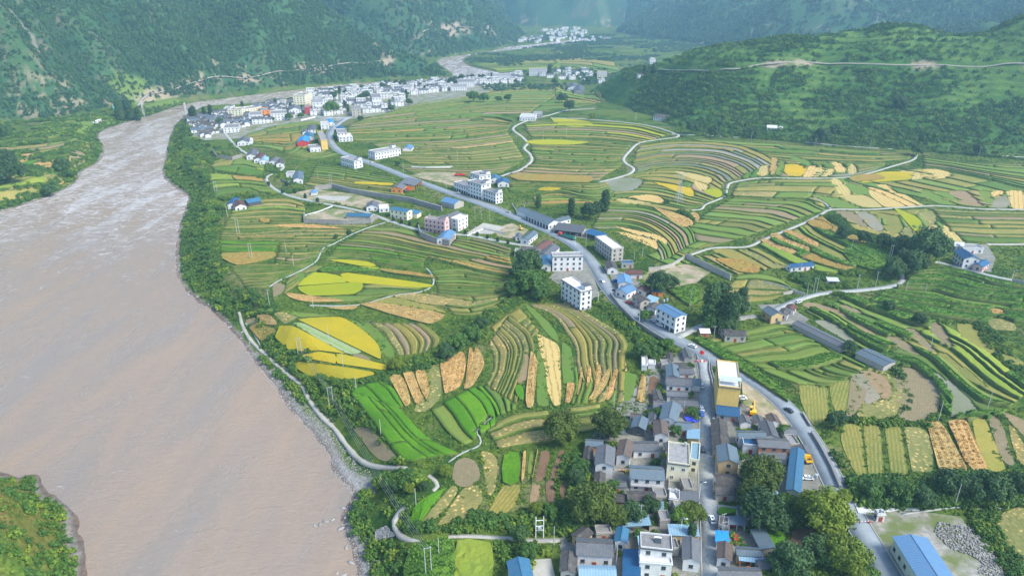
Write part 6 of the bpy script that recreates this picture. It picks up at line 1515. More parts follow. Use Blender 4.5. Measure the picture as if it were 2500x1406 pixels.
zone('on the far left bank', [(-40,365),(100,352),(235,348)],[(-40,505),(80,478),(175,448)],9,(2,3), {'green': 4, 'yellowgreen': 1, 'stubble': 4, 'straw': 2, 'soil': 1}, 72,3,4)
zone('by the left bank road', [(90,300),(190,290),(300,285)],[(120,340),(200,330),(240,322)],4,2, {'green': 4, 'yellowgreen': 2, 'stubble': 2}, 73,3,4)
zone('on the plateau in the far bend', [(1150,160),(1260,150),(1400,142),(1500,152)],[(1215,178),(1300,173),(1420,172),(1540,176)],6,(2,3), {'green': 4, 'yellowgreen': 2, 'stubble': 3}, 74,4,6)
print('zones', len(FIELDS), round(time.time() - T0,1))
FIELDS.sort(key=lambda f: -f[0])
seen = {}
rest = {}
for q, (size, cr, V, F, fm, st, lab) in enumerate(FIELDS):
 if q < 296:
  me = np_mesh('crop_field', V, F, [MT[cr], MT['bank']], fm)
  at = me.attributes.new('st', 'FLOAT_VECTOR', 'POINT'); st2 = np.zeros((len(V),3)); st2[:len(st)] = st[:len(V)]
  at.data.foreach_set('vector', st2.astype(np.float32).ravel())
  if lab in seen: seen[lab] += 1; lab = lab + f', {ORD[seen[lab]]} piece'
  else: seen[lab] = 0
  tag(mesh_obj('crop_field', me), lab, 'field', 'terraced fields on the valley floor', 'thing')
 else:
  rest.setdefault(cr, []).append((V, F, fm, st))
for cr, L in rest.items():
 off = 0; VV = []; FF = []; MM = []; SS = []
 for V, F, fm, st in L:
  VV.append(V); FF.append(np.asarray(F) + off); MM.append(fm); SS.append(st); off += len(V)
 me = np_mesh('crop_fields', np.concatenate(VV), np.concatenate(FF),[MT[cr], MT['bank']], np.concatenate(MM))
 at = me.attributes.new('st', 'FLOAT_VECTOR', 'POINT'); at.data.foreach_set('vector', np.concatenate(SS).astype(np.float32).ravel())
 tag(mesh_obj('crop_fields', me), kind='stuff')
print('fields', round(time.time() - T0,1))
# plants
def leaf_mat(name, c1, c2, scale=.45, c3=None):
 k = NT(name); p = k.coord('pos')
 oi = k.n('ShaderNodeObjectInfo')
 f = k.noise(scale, 4, .7, p)
 col = k.ramp(f, [(.32, c1),(.68, c2)])
 if c3: col = k.mix(k.ramp(oi.outputs['Random'],[(.55,0.),(1., .85)]), col, c3)
 col = k.mix(1.0, col, k.ramp(oi.outputs['Random'],[(0,(.74, .78, .74)),(.5,(1,1,1)),(1,(1.25,1.2,1.0))]), 'MULTIPLY')
 return k.done(col, .7, .25)
MT['leaf_walnut'] = leaf_mat('walnut_leaves', (.042, .075, .012),(.090, .130, .020))
MT['leaf_yellow'] = leaf_mat('yellow_green_leaves', (.075, .125, .012),(.150, .205, .022))
MT['leaf_dark'] = leaf_mat('dark_leaves', (.026, .066, .022),(.055, .112, .034))
MT['leaf_mid'] = leaf_mat('mid_green_leaves', (.035, .095, .018),(.080, .165, .030))
MT['leaf_willow'] = leaf_mat('willow_leaves', (.085, .17, .02),(.15, .25, .035))
MT['leaf_pine'] = leaf_mat('conifer_needles', (.012, .035, .018),(.028, .060, .028))
MT['leaf_bush'] = leaf_mat('shrub_leaves', (.040, .105, .014),(.110, .205, .030), c3=(.17, .23, .03))
MT['leaf_hill'] = leaf_mat('hill_scrub_leaves', (.036, .098, .022),(.076, .165, .032), .12, c3=(.13, .21, .04))
MT['leaf_forest'] = leaf_mat('forest_leaves', (.032, .088, .044),(.062, .140, .058), .06, c3=(.07, .135, .05))
MT['bark'] = var_mat('bark', (.09, .07, .05),(.16, .13, .10),3)
MT['cornstalk'] = leaf_mat('dry_maize_stalks', (.36, .23, .085),(.52, .335, .12),1.2)
MT['strawheap'] = leaf_mat('straw_heaps', (.34, .25, .10),(.52, .38, .16),1.2)
MT['maizeleaf'] = leaf_mat('maize_leaves', (.06, .16, .022),(.13, .27, .04), .8)
ico = None
def icos():
 global ico
 if ico is None:
  bm = bmesh.new(); bmesh.ops.create_icosphere(bm, subdivisions=1, radius=1)
  ico = (np.array([v.co[:] for v in bm.verts]), np.array([[v.index for v in f.verts] for f in bm.faces])); bm.free()
 return ico
def crown_mesh(name, mat, R_, Hh, nl, leaves, ls, seed, shape='round', z0=0.0, flat=1.0):
 rg = np.random.default_rng(seed)
 iv, if_ = icos(); V = []; F = []; off = 0
 C = []
 for i in range(nl):
  if shape == 'cone':
   t = (i + .5) / nl; r = R_ * (1 - t) ** .8; a = i * 2.4
   c = np.array([r * .55 * math.cos(a), r * .55 * math.sin(a), z0 + Hh * t * .95]); lr = max(.16 * R_, r * .62)
  elif shape == 'column':
   t = (i + .5) / nl; r = R_ * math.sin(math.pi * (.12 + .82 * t)) ** .6; a = i * 2.4
   c = np.array([r * .45 * math.cos(a), r * .45 * math.sin(a), z0 + Hh * t]); lr = R_ * .62
  else:
   ph = i * 2.399 + rg.uniform(-.4, .4); u = 1 - 1.55 * (i + .5) / nl
   s = math.sqrt(max(0,1 - u * u)); rr = rg.uniform(.45, .92)
   c = np.array([R_ * rr * s * math.cos(ph), R_ * rr * s * math.sin(ph), z0 + Hh * .5 + Hh * .5 * u * rr]); lr = R_ * rg.uniform(.22, .42)
  C.append((c, lr))
  v = iv * lr * .80 * (1 + (rg.random((len(iv),1)) - .5) * .35) + c
  V.append(v); F.append(np.c_[if_ + off, if_[:, :1] * 0 - 1]); off += len(v)
 tri = np.concatenate([f[:, :3] for f in F])
 c = np.array([q[0] for q in C]); lr = np.array([q[1] for q in C])
 w = lr ** 2 / (lr ** 2).sum(); pick = rg.choice(nl, leaves, p=w)
 d = rg.normal(size=(leaves, 3)); d /= np.linalg.norm(d, axis=1)[:, None]; d[:, 2] = np.where(d[:, 2] < -.35,-d[:, 2], d[:, 2])
 P = c[pick] + d * lr[pick][:, None] * rg.uniform(.74,1.22,(leaves, 1))
 nrm = d + rg.normal(size=(leaves, 3)) * .55; nrm /= np.linalg.norm(nrm, axis=1)[:, None]
 t1 = np.cross(nrm, rg.normal(size=(leaves, 3))); t1 /= np.linalg.norm(t1, axis=1)[:, None] + 1e-9
 t2 = np.cross(nrm, t1); s = ls * rg.uniform(.6,1.3,(leaves, 1))
 LV = np.stack([P - t1 * s, P + t2 * s * .7, P + t1 * s, P - t2 * s * .7],1).reshape(-1,3)
 LF = np.arange(leaves * 4).reshape(-1,4) + off
 allF = [tuple(t) for t in tri.tolist()] + [tuple(t) for t in LF.tolist()]
 return np_mesh(name, np.concatenate(V + [LV]), allF, [MT[mat]])
def trunk_mesh(h, r, spread, seed, n=4):
 rg = random.Random(seed); b = MB(); b.cyl(0,0,-.8, h * .55, r, r * .62, 'bark', 7)
 for i in range(n):
  a = i * 2 * math.pi / n + rg.uniform(-.4, .4)
  b.tube((0,0, h * .5),(spread * math.cos(a), spread * math.sin(a), h * rg.uniform(.85,1.05)), r * .38, 'bark', 5)
 return b.mesh('trunk')
KIND = {}
def kind(nm, mat, R_, Hh, z0, nl, leaves, ls, shape='round', var=2, tr=.28):
 L = []
 for s in range(var):
  L.append((crown_mesh('crown', mat, R_, Hh, nl, leaves, ls, hash(nm) % 1000 * 0 + s * 7 + len(nm), shape, z0), trunk_mesh(z0 + Hh * .45, tr, R_ * .45, s)))
 KIND[nm] = (L, R_, z0 + Hh)
kind('walnut', 'leaf_walnut', 5,7.6,1.6,38,5200, .30)
kind('yellow', 'leaf_yellow', 5,7.8,1.4,38,5200, .30)
kind('dark', 'leaf_dark', 4,6.6,1.0,26,3000, .30)
kind('mid', 'leaf_mid', 3.5,5.4, .8,22,2400, .28)
kind('willow', 'leaf_willow', 4,7, .6,28,4200, .26)
kind('pine', 'leaf_pine', 2.4,9,1.2,24,1800, .34, 'cone')
kind('column', 'leaf_dark', 2.3,9.5,1.0,20,2400, .30, 'column')
kind('bush', 'leaf_bush', 2,2.6,-.2,10,520, .24, var=3, tr=.12)
kind('cypress', 'leaf_pine', 1.3,2.6, .3,7,240, .2, 'column', tr=.1)
NAMES = {'walnut': 'broadleaf_tree', 'yellow': 'broadleaf_tree', 'dark': 'dark_tree', 'mid': 'broadleaf_tree', 'willow': 'willow_tree', 'pine': 'conifer_tree', 'column': 'tall_tree', 'bush': 'shrub', 'cypress': 'roadside_sapling'}
GRP = {'walnut': 'olive green broadleaf trees', 'yellow': 'yellow green broadleaf trees', 'dark': 'dark trees', 'mid': 'mid green trees', 'willow': 'willows', 'pine': 'conifers', 'column': 'tall columnar trees', 'bush': 'single shrubs', 'cypress': 'saplings along the lane'}
ntree = 0
def tree(kd, px, py, rpx, label, hs_=1.0, far=False):
 """px,py: middle of the crown in the photograph, rpx its half width"""
 global ntree
 L, R0, H0 = KIND[kd]
 for it in range(2):
  hh = (H0 * .55) if it == 0 else H0 * sc * hs_ * .55
  P = gp(px, py, hh) if far else tuple(gq(px, py, hh)[0])
  dist = math.sqrt(P[0] ** 2 + P[1] ** 2 + CAM_H ** 2)
  sc = rpx * (.90 if kd in ('walnut', 'yellow') else 1) / FOC * dist / R0
 cm, tm = L[ntree % len(L)]; ntree += 1
 z = float(H(np.array([P[0]]), np.array([P[1]]), False)[0]) if far else float(Hq(P[0], P[1]))
 t = empty(NAMES[kd],(P[0], P[1], z), rnd.uniform(0,6.28), label, 'shrub' if kd == 'bush' else ('sapling' if kd == 'cypress' else 'tree'), GRP[kd])
 t.scale = (sc, sc, sc * hs_)
 put(tm, 'trunk', t, (0,0,0)); c = put(cm, 'crown', t, (0,0,0))
 return c
TR = [
 ('walnut', 1370,1045,46, 'big olive walnut like tree left of the village, by the field strips'),
 ('walnut', 1488,1038,44, 'big olive tree at the upper left corner of the village'),
 ('walnut', 1440,1225,58, 'largest olive tree at the left edge of the lower village'),
 ('walnut', 1500,1262,34, 'olive tree right beside the largest one in the lower village'),
 ('dark', 1545,1250,26, 'dark tree between the largest olive tree and the dark tiled house'),
 ('dark', 1590,1235,22, 'slim dark tree in front of the dark tiled white house'),
 ('walnut', 1690,1250,32, 'olive part of the tree pair leaning over the street'),
 ('willow', 1665,1262,24, 'fresh green willow beside the street lamp'),
 ('walnut', 1858,1160,48, 'big olive tree left of the blue warehouse, upper one'),
 ('walnut', 1830,1205,34, 'olive tree just below the upper one near the blue warehouse'),
 ('dark', 1860,1245,44, 'dark green round tree south of the blue warehouse'),
 ('yellow', 1975,1235,36, 'yellow green tree at the end of the warehouse yard'),
 ('yellow', 2028,1258,54, 'largest yellow green tree right beside the main road'),
 ('yellow', 2058,1214,20, 'yellow green tree tip touching the main road above the largest'),
 ('yellow', 2060,1350,50, 'yellow green tree at the bottom beside the main road'),
 ('dark', 2000,1345,36, 'dark round tree left of the bottom yellow green tree'),
 ('dark', 1930,1370,40, 'dark tree at the bottom edge below the vegetable plot'),
 ('dark', 1905,1275,26, 'dark tree above the vivid green vegetable plot'),
 ('yellow', 2092,1402,26, 'yellow green tree at the bottom edge touching the road'),
 ('dark', 2042,1024,21, 'round dark tree alone beside the olive stubble fields'),
 ('dark', 1800,745,24, 'first of the tall dark pines behind the white hotel'),
 ('column', 1737,745,22, 'tall dark tree, left one of the group behind the hotel'),
 ('column', 1762,735,20, 'tall dark tree, second of the group behind the hotel'),
 ('column', 1785,760,20, 'tall dark tree, third of the group behind the hotel'),
 ('column', 1812,733,13, 'narrow dark tree standing apart at the right of the group'),
 ('mid', 1735,785,22, 'round green tree in front of the tall dark group'),
 ('dark', 1775,790,22, 'dark round tree in front of the tall dark group'),
 ('mid', 1575,770,16, 'green roadside tree before the hotel'),
 ('mid', 1597,860,20, 'light green tree below the highway retaining wall'),
 ('mid', 1565,855,22, 'green tree below the highway wall, left one'),
 ('mid', 1628,840,17, 'green tree at the road junction'),
 ('dark', 1290,640,34, 'dense dark tree in the grove left of the white buildings'),
 ('dark', 1270,665,24, 'dark tree at the left rim of the grove'),
 ('mid', 1295,690,36, 'green broad tree in the middle of the grove'),
 ('mid', 1255,700,24, 'green tree on the lower left of the grove'),
 ('mid', 1320,715,22, 'lowest green tree of the grove above the fields'),
 ('dark', 1610,690,28, 'dark spreading tree in the walled building plot'),
 ('dark', 1640,690,18, 'smaller dark tree in the walled building plot'),
 ('column', 1395,505,9, 'small dark poplar pair left one, above the workshop'),
 ('column', 1478,490,11, 'tall poplar right of the long workshop'),
 ('dark', 1440,515,20, 'bushy dark grove tree right of the long workshop'),
 ('dark', 1462,505,14, 'second bushy tree of the grove right of the workshop'),
 ('column', 1315,492,7, 'lone slim tree in front of the rusty terraces'),
 ('dark', 2075,545,0, '') , ('dark', 2060,570,16, 'small dark tree at the hedge below the field road'),
 ('dark', 2275,600,36, 'big dark tree crown left of the blue roofed farm'),
 ('dark', 2230,640,30, 'dark tree hiding the bend of the side road'),
 ('dark', 2185,655,22, 'dark tree left of the side road bend'),
 ('dark', 2160,590,18, 'dark tree of the hedge, middle one'),
 ('dark', 2200,600,20, 'dark tree of the hedge, right one'),
 ('dark', 2110,580,16, 'dark tree of the hedge, left one'),
 ('mid', 2240,595,24, 'green tree of the hedge beside the big dark crown'),
 ('dark', 2170,748,14, 'dark shrub tree on the maize slope, left one'),
 ('dark', 2245,780,14, 'dark shrub tree on the maize slope, right one'),
 ('dark', 2075,848,15, 'grey green tree between the two livestock sheds'),
 ('mid', 1150,815,24, 'round green tree in the central gully, upper one'),
 ('mid', 1118,835,26, 'round green tree in the central gully, middle one'),
 ('dark', 1090,860,20, 'dark tree in the central gully, lower one'),
 ('dark', 1175,790,18, 'dark tree at the top of the central gully'),
 ('yellow', 968,888,20, 'yellow bush tree at the tip of the golden rice fields'),
 ('yellow', 1088,1150,18, 'yellow green bushy tree left of the round soil plot'),
 ('yellow', 1000,1192,14, 'yellow green tree inside the bend of the river path'),
 ('dark', 965,1188,15, 'dark tree inside the bend of the river path, left one'),
 ('dark', 1035,1186,12, 'dark tree inside the bend of the river path, right one'),
 ('dark', 1270,1305,24, 'dark tree where the river path meets the village'),
 ('mid', 1285,1345,22, 'green tree just below the twin transformer poles'),
 ('mid', 1345,1250,20, 'pale green bush tree below the ploughed plots, right one'),
 ('yellow', 1310,1240,20, 'yellow green bush tree below the ploughed plots'),
 ('dark', 2430,1190,34, 'dark bamboo like tree at the right end of the belt'),
 ('dark', 2380,1195,26, 'dark tree in the right belt'),
 ('dark', 2320,1180,30, 'olive dark tree in the right belt'),
 ('mid', 2200,1200,26, 'green tree in the belt near the road, right one'),
 ('mid', 2130,1195,24, 'green tree in the belt near the road, left one'),
 ('dark', 2255,1215,22, 'greyish tree in the middle of the belt'),
 ('dark', 2490,1180,24, 'dark tree at the right edge of the belt'),
 ('mid', 1610,1010,16, 'green tree behind the blue grey gabled house'),
 ('mid', 1690,1005,15, 'green tree in the courtyard by the street'),
 ('mid', 1650,1050,14, 'green courtyard tree left of the blue tarpaulin'),
 ('mid', 1545,1115,0, ''),('mid', 1420,1140,22, 'green tree at the left edge of the village houses'),
 ('dark', 1405,1165,20, 'dark green tree behind the tall grey house'),
 ('mid', 1500,1185,16, 'garden tree between the gallery farmhouse and grey house'),
 ('mid', 1900,1070,0, ''),('mid', 1912,1050,14, 'green shrub tree between village and main road'),
 ('mid', 1600,1130,12, 'garden tree left of the cream villa'),
 ('mid', 1560,1305,14, 'small tree left of the concrete yard'),
 ('column', 1690,1298,10, 'small conifer like tree beside the lower street'),
 ('column', 472,275,6, 'tall cypress at the end of the footbridge'),
 ('column', 466,277,5, 'second cypress at the end of the footbridge'),
 ('column', 497,272,4, 'slim cypress behind the old quarter, left'),
 ('column', 513,270,5, 'slim cypress behind the old quarter, right'),
 ('mid', 527,272,6, 'green tree behind the old quarter'),
 ('dark', 814,233,9, 'dark spreading tree in the town centre'),
 ('mid', 807,262,17, 'large round green tree in the town centre'),
 ('dark', 787,248,8, 'dark tree beside the large round town tree'),
 ('mid', 535,296,8, 'green tree at the left of the cream block'),
 ('mid', 705,285,9, 'green tree in front of the gallery building'),
 ('mid', 735,282,7, 'green tree right of the gallery building'),
 ('mid', 671,288,6, 'green tree below the orange building'),
 ('dark', 983,205,9, 'dark tree left of the white block with black windows'),
 ('dark', 1098,205,0, ''),('dark', 1042,215,8, 'dark tree right of the white block with black windows'),
 ('dark', 1000,250,7, 'dark round tree at the lower rim of town'),
 ('dark', 1127,190,8, 'dark tree in front of the river bend, left'),
 ('dark', 1103,199,10, 'broad dark tree at the right town'),
 ('dark', 1175,190,7, 'dark tree in front of the river bend, middle'),
 ('column', 1201,186,3, 'small poplar in front of the river bend'),
 ('mid', 1155,235,14, 'green grove tree in the upper fields, left'),
 ('mid', 1180,238,12, 'green grove tree in the upper fields, right'),
 ('mid', 1218,242,8, 'round green tree right of the grove in upper fields'),
 ('mid', 1240,238,9, 'second round green tree right of the grove in upper fields'),
 ('dark', 880,290,7, 'dark tree beside the workshops at the town rim'),
 ('dark', 955,265,8, 'dark tree at the town rim, right side'),
 ('mid', 1355,198,9, 'green tree beyond the plain, left'),
 ('column', 1342,172,6, 'tall poplar beside the factory like building'),
 ('mid', 1440,195,10, 'green tree beyond the plain, middle'),
 ('dark', 1372,240,12, 'dark tree at the foot of the hill by the farm road'),
 ('dark', 1390,258,14, 'dark tree over the farm road near the hill'),
 ('yellow', 1446,284,8, 'yellowish round tree on the farm road'),
 ('pine', 1574,165,5, 'dark conifer at the hill corner road'),
 ('pine', 1595,165,6, 'second dark conifer at the hill corner road'),
 ('dark', 1690,310,16, 'dark tree at the foot of hill above the second white path'),
 ('dark', 1745,322,14, 'dark tree at the foot of the hill, second'),
 ('dark', 1840,325,12, 'dark tree at the foot of the hill, third'),
 ('dark', 2005,333,18, 'round dark tree at the foot of the hill, largest'),
 ('dark', 2040,322,14, 'dark tree right of the largest round one'),
 ('dark', 2200,250,12, 'single dark tree in the middle of the hillside'),
 ('mid', 2265,335,18, 'pale green tree at the end of the upper field road'),
 ('mid', 2240,365,14, 'green tree right at the end of the upper field road'),
 ('dark', 2390,365,12, 'dark tree at the hill foot on the right'),
 ('mid', 1630,412,0,''),('mid', 1628,492,7, 'small tree alone in the cream strips'),
 ('mid', 1773,477,6, 'bush at the bend of the field road'),
 ('dark', 852,567,6, 'bushy tree beside the stone footpath, upper'),
 ('dark', 820,578,6, 'bushy tree beside the stone footpath, lower'),
 ('mid', 958,490,7, 'bright tree beside the white lane house'),
 ('dark', 970,400,6, 'dark tree near the long white building'),
 ('dark', 300,275,12, 'dark conifer grove on the left bank, left tree', ),
 ('column', 312,268,9, 'dark conifer grove on the left bank, middle tree'),
 ('column', 290,270,9, 'dark conifer grove on the left bank, right tree'),
 ('column', 335,280,6, 'cypress beside the left footbridge tower'),
 ('dark', 20,415,26, 'big dark tree at the left edge of the left bank'),
 ('dark', 10,385,18, 'second big dark tree at the left edge'),
 ('dark', 150,405,16, 'dark tree between tan fields on the left bank'),
 ('dark', 120,465,14, 'dark tree on the left bank slope'),
 ('mid', 170,425,12, 'green tree at the shoulder of the left bank'),
 ('dark', 0,320,14, 'dark tree at the left rim beside the quarry'),
 ('column', 600,520,0,''),
]
protoc = {}
for t in TR:
 if t[3] <= 0: continue
 c = tree(*t)
 protoc.setdefault(t[0], c)
for q, (px, py) in enumerate([(700,452),(720,470),(745,482),(655,452),(690,470),(775,492),(1060,556),(1085,562),(1110,566),(1135,570),(1165,575),(1190,581),(1215,588),(1240,594),(980,545),(1000,549),(1020,552),(960,538)]):
 tree('cypress', px, py - 3,4.5, 'small clipped sapling lining the town lane')
LMX = [q for q in LMW if q[1] < 1900]
rg = random.Random(9); nn_ = 0
twp = gpoly([(456,292),(560,272),(700,248),(860,216),(1060,203),(1270,184),(1275,200),(1180,209),(1010,232),(985,262),(860,284),(700,294),(600,316),(500,340)])
for q in range(4000):
 if nn_ >= 60: break
 x, y = rg.uniform(-480,60), rg.uniform(850,1750)
 if not in_poly(np.array([x]), np.array([y]), twp)[0] or any((x-a)**2 + (y-b)**2 < (3.2 + s*.5)**2 for a, b, s in CENT): continue
 a, b, n_ = min(((x-a)**2 + (y-b)**2, a, b, n) for a, b, n in LMX)[1:]
 rx, ry = b, -a; m_ = math.hypot(rx, ry); sd = ((x-a)*rx + (y-b)*ry)/m_; bk = ((x-a)*a + (y-b)*b)/m_
 di = ('right of' if sd > 0 else 'left of') if abs(sd) > abs(bk) else ('behind' if bk > 0 else 'in front of')
 kd = rg.choice(['mid', 'dark', 'mid', 'column']); L_ = KIND[kd][0]; s_ = rg.uniform(.9,1.5)
 key = ('t', kd, di, n_); cnt_[key] = cnt_.get(key, 0) + 1
 t = empty(NAMES[kd],(x, y, float(Hq(x, y))), rg.uniform(0,6), f"{ {'mid': 'green', 'dark': 'dark', 'column': 'slim dark'}[kd]} town tree {di} the {n_}" + ('' if cnt_[key] == 1 else f', {ORD[cnt_[key]-1]} nearest'), 'tree', GRP[kd]); t.scale = (s_,) * 3
 put(L_[0][1], 'trunk', t, (0,0,0)); put(L_[0][0], 'crown', t, (0,0,0)); CENT.append((x, y, 5)); nn_ += 1
bush_proto = tree('bush', 1795,752,9, 'single green shrub in front of the dark tall tree group')
def scatter(name, proto, pts, sc, zs=1.0, label=None):
 if len(pts) == 0: return
 me = np_mesh(name, pts, np.zeros((0,4), int)) if False else bpy.data.meshes.new(name)
 me.vertices.add(len(pts)); me.vertices.foreach_set('co', np.asarray(pts, np.float32).ravel())
 a = me.attributes.new('sc', 'FLOAT', 'POINT'); a.data.foreach_set('value', np.asarray(sc, np.float32))
 a = me.attributes.new('rz', 'FLOAT', 'POINT'); a.data.foreach_set('value', (nr.random(len(pts)) * 6.283).astype(np.float32))
 o = mesh_obj(name, me); tag(o, kind='stuff')
 g = bpy.data.node_groups.new(name + '_spread', 'GeometryNodeTree')
 g.interface.new_socket('Geometry', in_out='INPUT', socket_type='NodeSocketGeometry'); g.interface.new_socket('Geometry', in_out='OUTPUT', socket_type='NodeSocketGeometry')
 gi = g.nodes.new('NodeGroupInput'); go = g.nodes.new('NodeGroupOutput')
 oi = g.nodes.new('GeometryNodeObjectInfo'); oi.inputs['Object'].default_value = proto; oi.inputs['As Instance'].default_value = True; oi.transform_space = 'ORIGINAL'
 ip = g.nodes.new('GeometryNodeInstanceOnPoints')
 na = g.nodes.new('GeometryNodeInputNamedAttribute'); na.data_type = 'FLOAT'; na.inputs['Name'].default_value = 'sc'
 nb = g.nodes.new('GeometryNodeInputNamedAttribute'); nb.data_type = 'FLOAT'; nb.inputs['Name'].default_value = 'rz'
 cx = g.nodes.new('ShaderNodeCombineXYZ'); cr = g.nodes.new('ShaderNodeCombineXYZ'); mm = g.nodes.new('ShaderNodeMath'); mm.operation = 'MULTIPLY'; mm.inputs[1].default_value = zs
 L = g.links.new
 L(gi.outputs[0], ip.inputs['Points']); L(oi.outputs['Geometry'], ip.inputs['Instance'])
 L(na.outputs[0], cx.inputs[0]); L(na.outputs[0], cx.inputs[1]); L(na.outputs[0], mm.inputs[0]); L(mm.outputs[0], cx.inputs[2]); L(cx.outputs[0], ip.inputs['Scale'])
 L(nb.outputs[0], cr.inputs[2]); L(cr.outputs[0], ip.inputs['Rotation']); L(ip.outputs[0], go.inputs[0])
 m = o.modifiers.new('spread', 'NODES'); m.node_group = g
 return o
def single(name, kd_mesh, px, py, label, cat, sc=1.0):
 P = gp(px, py); o = mesh_obj(name, kd_mesh, None, (P[0], P[1], P[2])); o.scale = (sc,) * 3
 tag(o, label, cat); return o
fm1 = crown_mesh('forest_tree', 'leaf_forest', 3.2,5.2,7,70, .75,5, z0=-.3)
fm2 = crown_mesh('forest_tree', 'leaf_forest', 2.6,6.6,6,60, .75,6, 'column', z0=-.3)
hm1 = crown_mesh('hill_shrub', 'leaf_hill', 2.4,2.8,6,60, .5,8, z0=-.5)
bm1 = crown_mesh('bank_shrub', 'leaf_bush', 1.5,1.9,6,150, .24,9, z0=-.3)
bm2 = crown_mesh('bank_shrub', 'leaf_mid', 1.5,2.1,6,150, .24,10, z0=-.3)
gm2 = crown_mesh('grass_tuft', 'leaf_bush', .8, .7,3,40, .22,12, z0=-.15)
P_f1 = single('forest_tree', fm1,250,195, 'single dark crown in the forest on the left mountain', 'tree')
P_f2 = single('forest_tree', fm2,180,205, 'single narrow crown in the forest on the left mountain', 'tree')
P_h1 = single('hill_shrub', hm1,1900,250, 'single shrub in the middle of the right hillside', 'shrub')
P_b1 = single('bank_shrub', bm1,560,770, 'light green shrub on the river bank above the path head', 'shrub')
P_b2 = single('bank_shrub', bm2,640,850, 'deep green shrub on the river bank beside the path', 'shrub')
P_g = single('grass_tuft', gm2,1130,1215, 'grass tuft on the bank near the vivid green crescent', 'plant')
def rand_in(x0, x1, y0, y1, n): return nr.uniform(x0, x1, n), nr.uniform(y0, y1, n)
def vis(x, y, z, m=1.12):
 """roughly inside the widened view"""
 dy = y * cp - (z - CAM_H) * sp
 u = x / dy; v = (y * sp + (z - CAM_H) * cp) / dy
 return (dy > 0) & (np.abs(u) < m * .74) & (v < .416 * 1.25) & (v > -.416 * 1.3)
def forest(poly_bb, n, test, size, zmax=420, share=(P_f1, P_f2)):
 x, y = rand_in(*poly_bb, n); ok = test(x, y) & ((sdf(x, y, GRS) < -4) | (nr.random(n) < .25)) & (seg_dist(x, y, SCR) > 4); x, y = x[ok], y[ok]
 z = H(x, y); ok = vis(x, y, z) & (z < zmax) & (z > WATER + 1); x, y, z = x[ok], y[ok], z[ok]
 nn = fbm(x, y, 120,4,6); n5 = fbm(x, y, 30,3,15)
 ok = nr.random(len(x)) < np.where(nn > .58, .35,1) * np.clip(1 - cvq(x, y) * .05, .4,1) * np.where(n5 > .58, .45,1)
 x, y, z = x[ok], y[ok], z[ok]
 d = np.hypot(x, y); s = size * nr.uniform(.55,1.35, len(x)) * np.clip(d / 1300, .8,2.4)
 h = nr.random(len(x)) < .7
 P = np.stack([x, y, z],-1)
 scatter('forest', share[0], P[h], s[h],1.0); scatter('forest', share[1], P[~h], s[~h] * .9,1.1)
 return len(x)
nm = forest((-1500,-60,780,2100),170000, lambda x, y: (sdf(x, y, M1) > 3), .85,330)
nm += forest((-900,900,1900,4300),110000, lambda x, y: (sdf(x, y, M2) > 3),1.0,700)
nm += forest((400,2400,1150,4300),90000, lambda x, y: (np.maximum(sdf(x, y, M4), sdf(x, y, M6)) > 5),1.0,700)
print('forest', nm, round(time.time() - T0,1))
x, y = rand_in(180,1300,720,1750,170000)
z = H(x, y); hz = hillz(x, y)
ok = (hz > 1.5) & vis(x, y, z) & (sdf(x, y, M6) < 5); x, y, z, hz = x[ok], y[ok], z[ok], hz[ok]
nn = fbm(x, y, 75,4,6); n5 = fbm(x, y, 24,3,15); q = hz / 7.0; fq = q - np.floor(q)
hr = np.array([gp(*p)[:2] for p in [(1606,174),(1700,176),(1780,173),(1850,161),(1900,157),(2000,156),(2150,158),(2300,160),(2450,160),(2540,160)]])
pr = np.where(nn > .52, .20, .9) * np.where(n5 > .56, .4,1) * np.where((fq > .30) & (fq < .95),1.2, .38)
ok = (nr.random(len(x)) < pr) & (seg_dist(x, y, [tuple(p) for p in hr]) > 5)
scatter('hill_scrub', P_h1, np.stack([x, y, z],-1)[ok], nr.uniform(.5,1.5, ok.sum()) * 1.05)
print('hill', ok.sum())
def belt(n, bb, test, s0, s1, mix=.5, name='bank_scrub', pa=None, pb=None):
 x, y = rand_in(*bb, n); ok = test(x, y); x, y = x[ok], y[ok]
 ok = ~occ_at(x, y); x, y = x[ok], y[ok]
 z = H(x, y); ok = vis(x, y, z, 1.3) & (z > WATER + .7); x, y, z = x[ok], y[ok], z[ok]
 s = nr.uniform(s0, s1, len(x)) * (1 + .5 * (fbm(x, y, 12,2,33) - .5))
 m = fbm(x, y, 15,3,35) + (nr.random(len(x)) - .5) * .3 > .44
 P = np.stack([x, y, z],-1)
 scatter(name, pa or P_b1, P[m], s[m]); scatter(name, pb or P_b2, P[~m], s[~m])
 return len(x)
rbl = [tuple(p) for p in rb]
def right_bank_zone(x, y):
 d = seg_dist(x, y, rbl); w = fbm(x, y, 25,3,44)
 lim = np.where(y > 420,17 + 20 * w, 15 + 12 * w)
 ins = -sdf(x, y, river) > 0
 beach = (y < 262) & (d < 12 + 6 * w)
 return ins & (d > np.where(y > 300,1.6 + 2 * w, 4.0 + 3 * w)) & (d < lim) & (x > -.53 * y) & ~beach
nb = belt(52000,(-300,20,165,1250), right_bank_zone, .7,1.7)
bluff = gpoly([(405,430),(400,380),(412,330),(440,300),(480,345),(545,350),(560,375),(640,400),(650,440),(700,500),(560,505),(520,560),(460,520),(445,480)])
nb += belt(9000,(-480,-100,480,1150), lambda x, y: in_poly(x, y, bluff) & (-sdf(x, y, river) > 4) & (fbm(x, y, 22,3,66) > .47), .8,2.2)
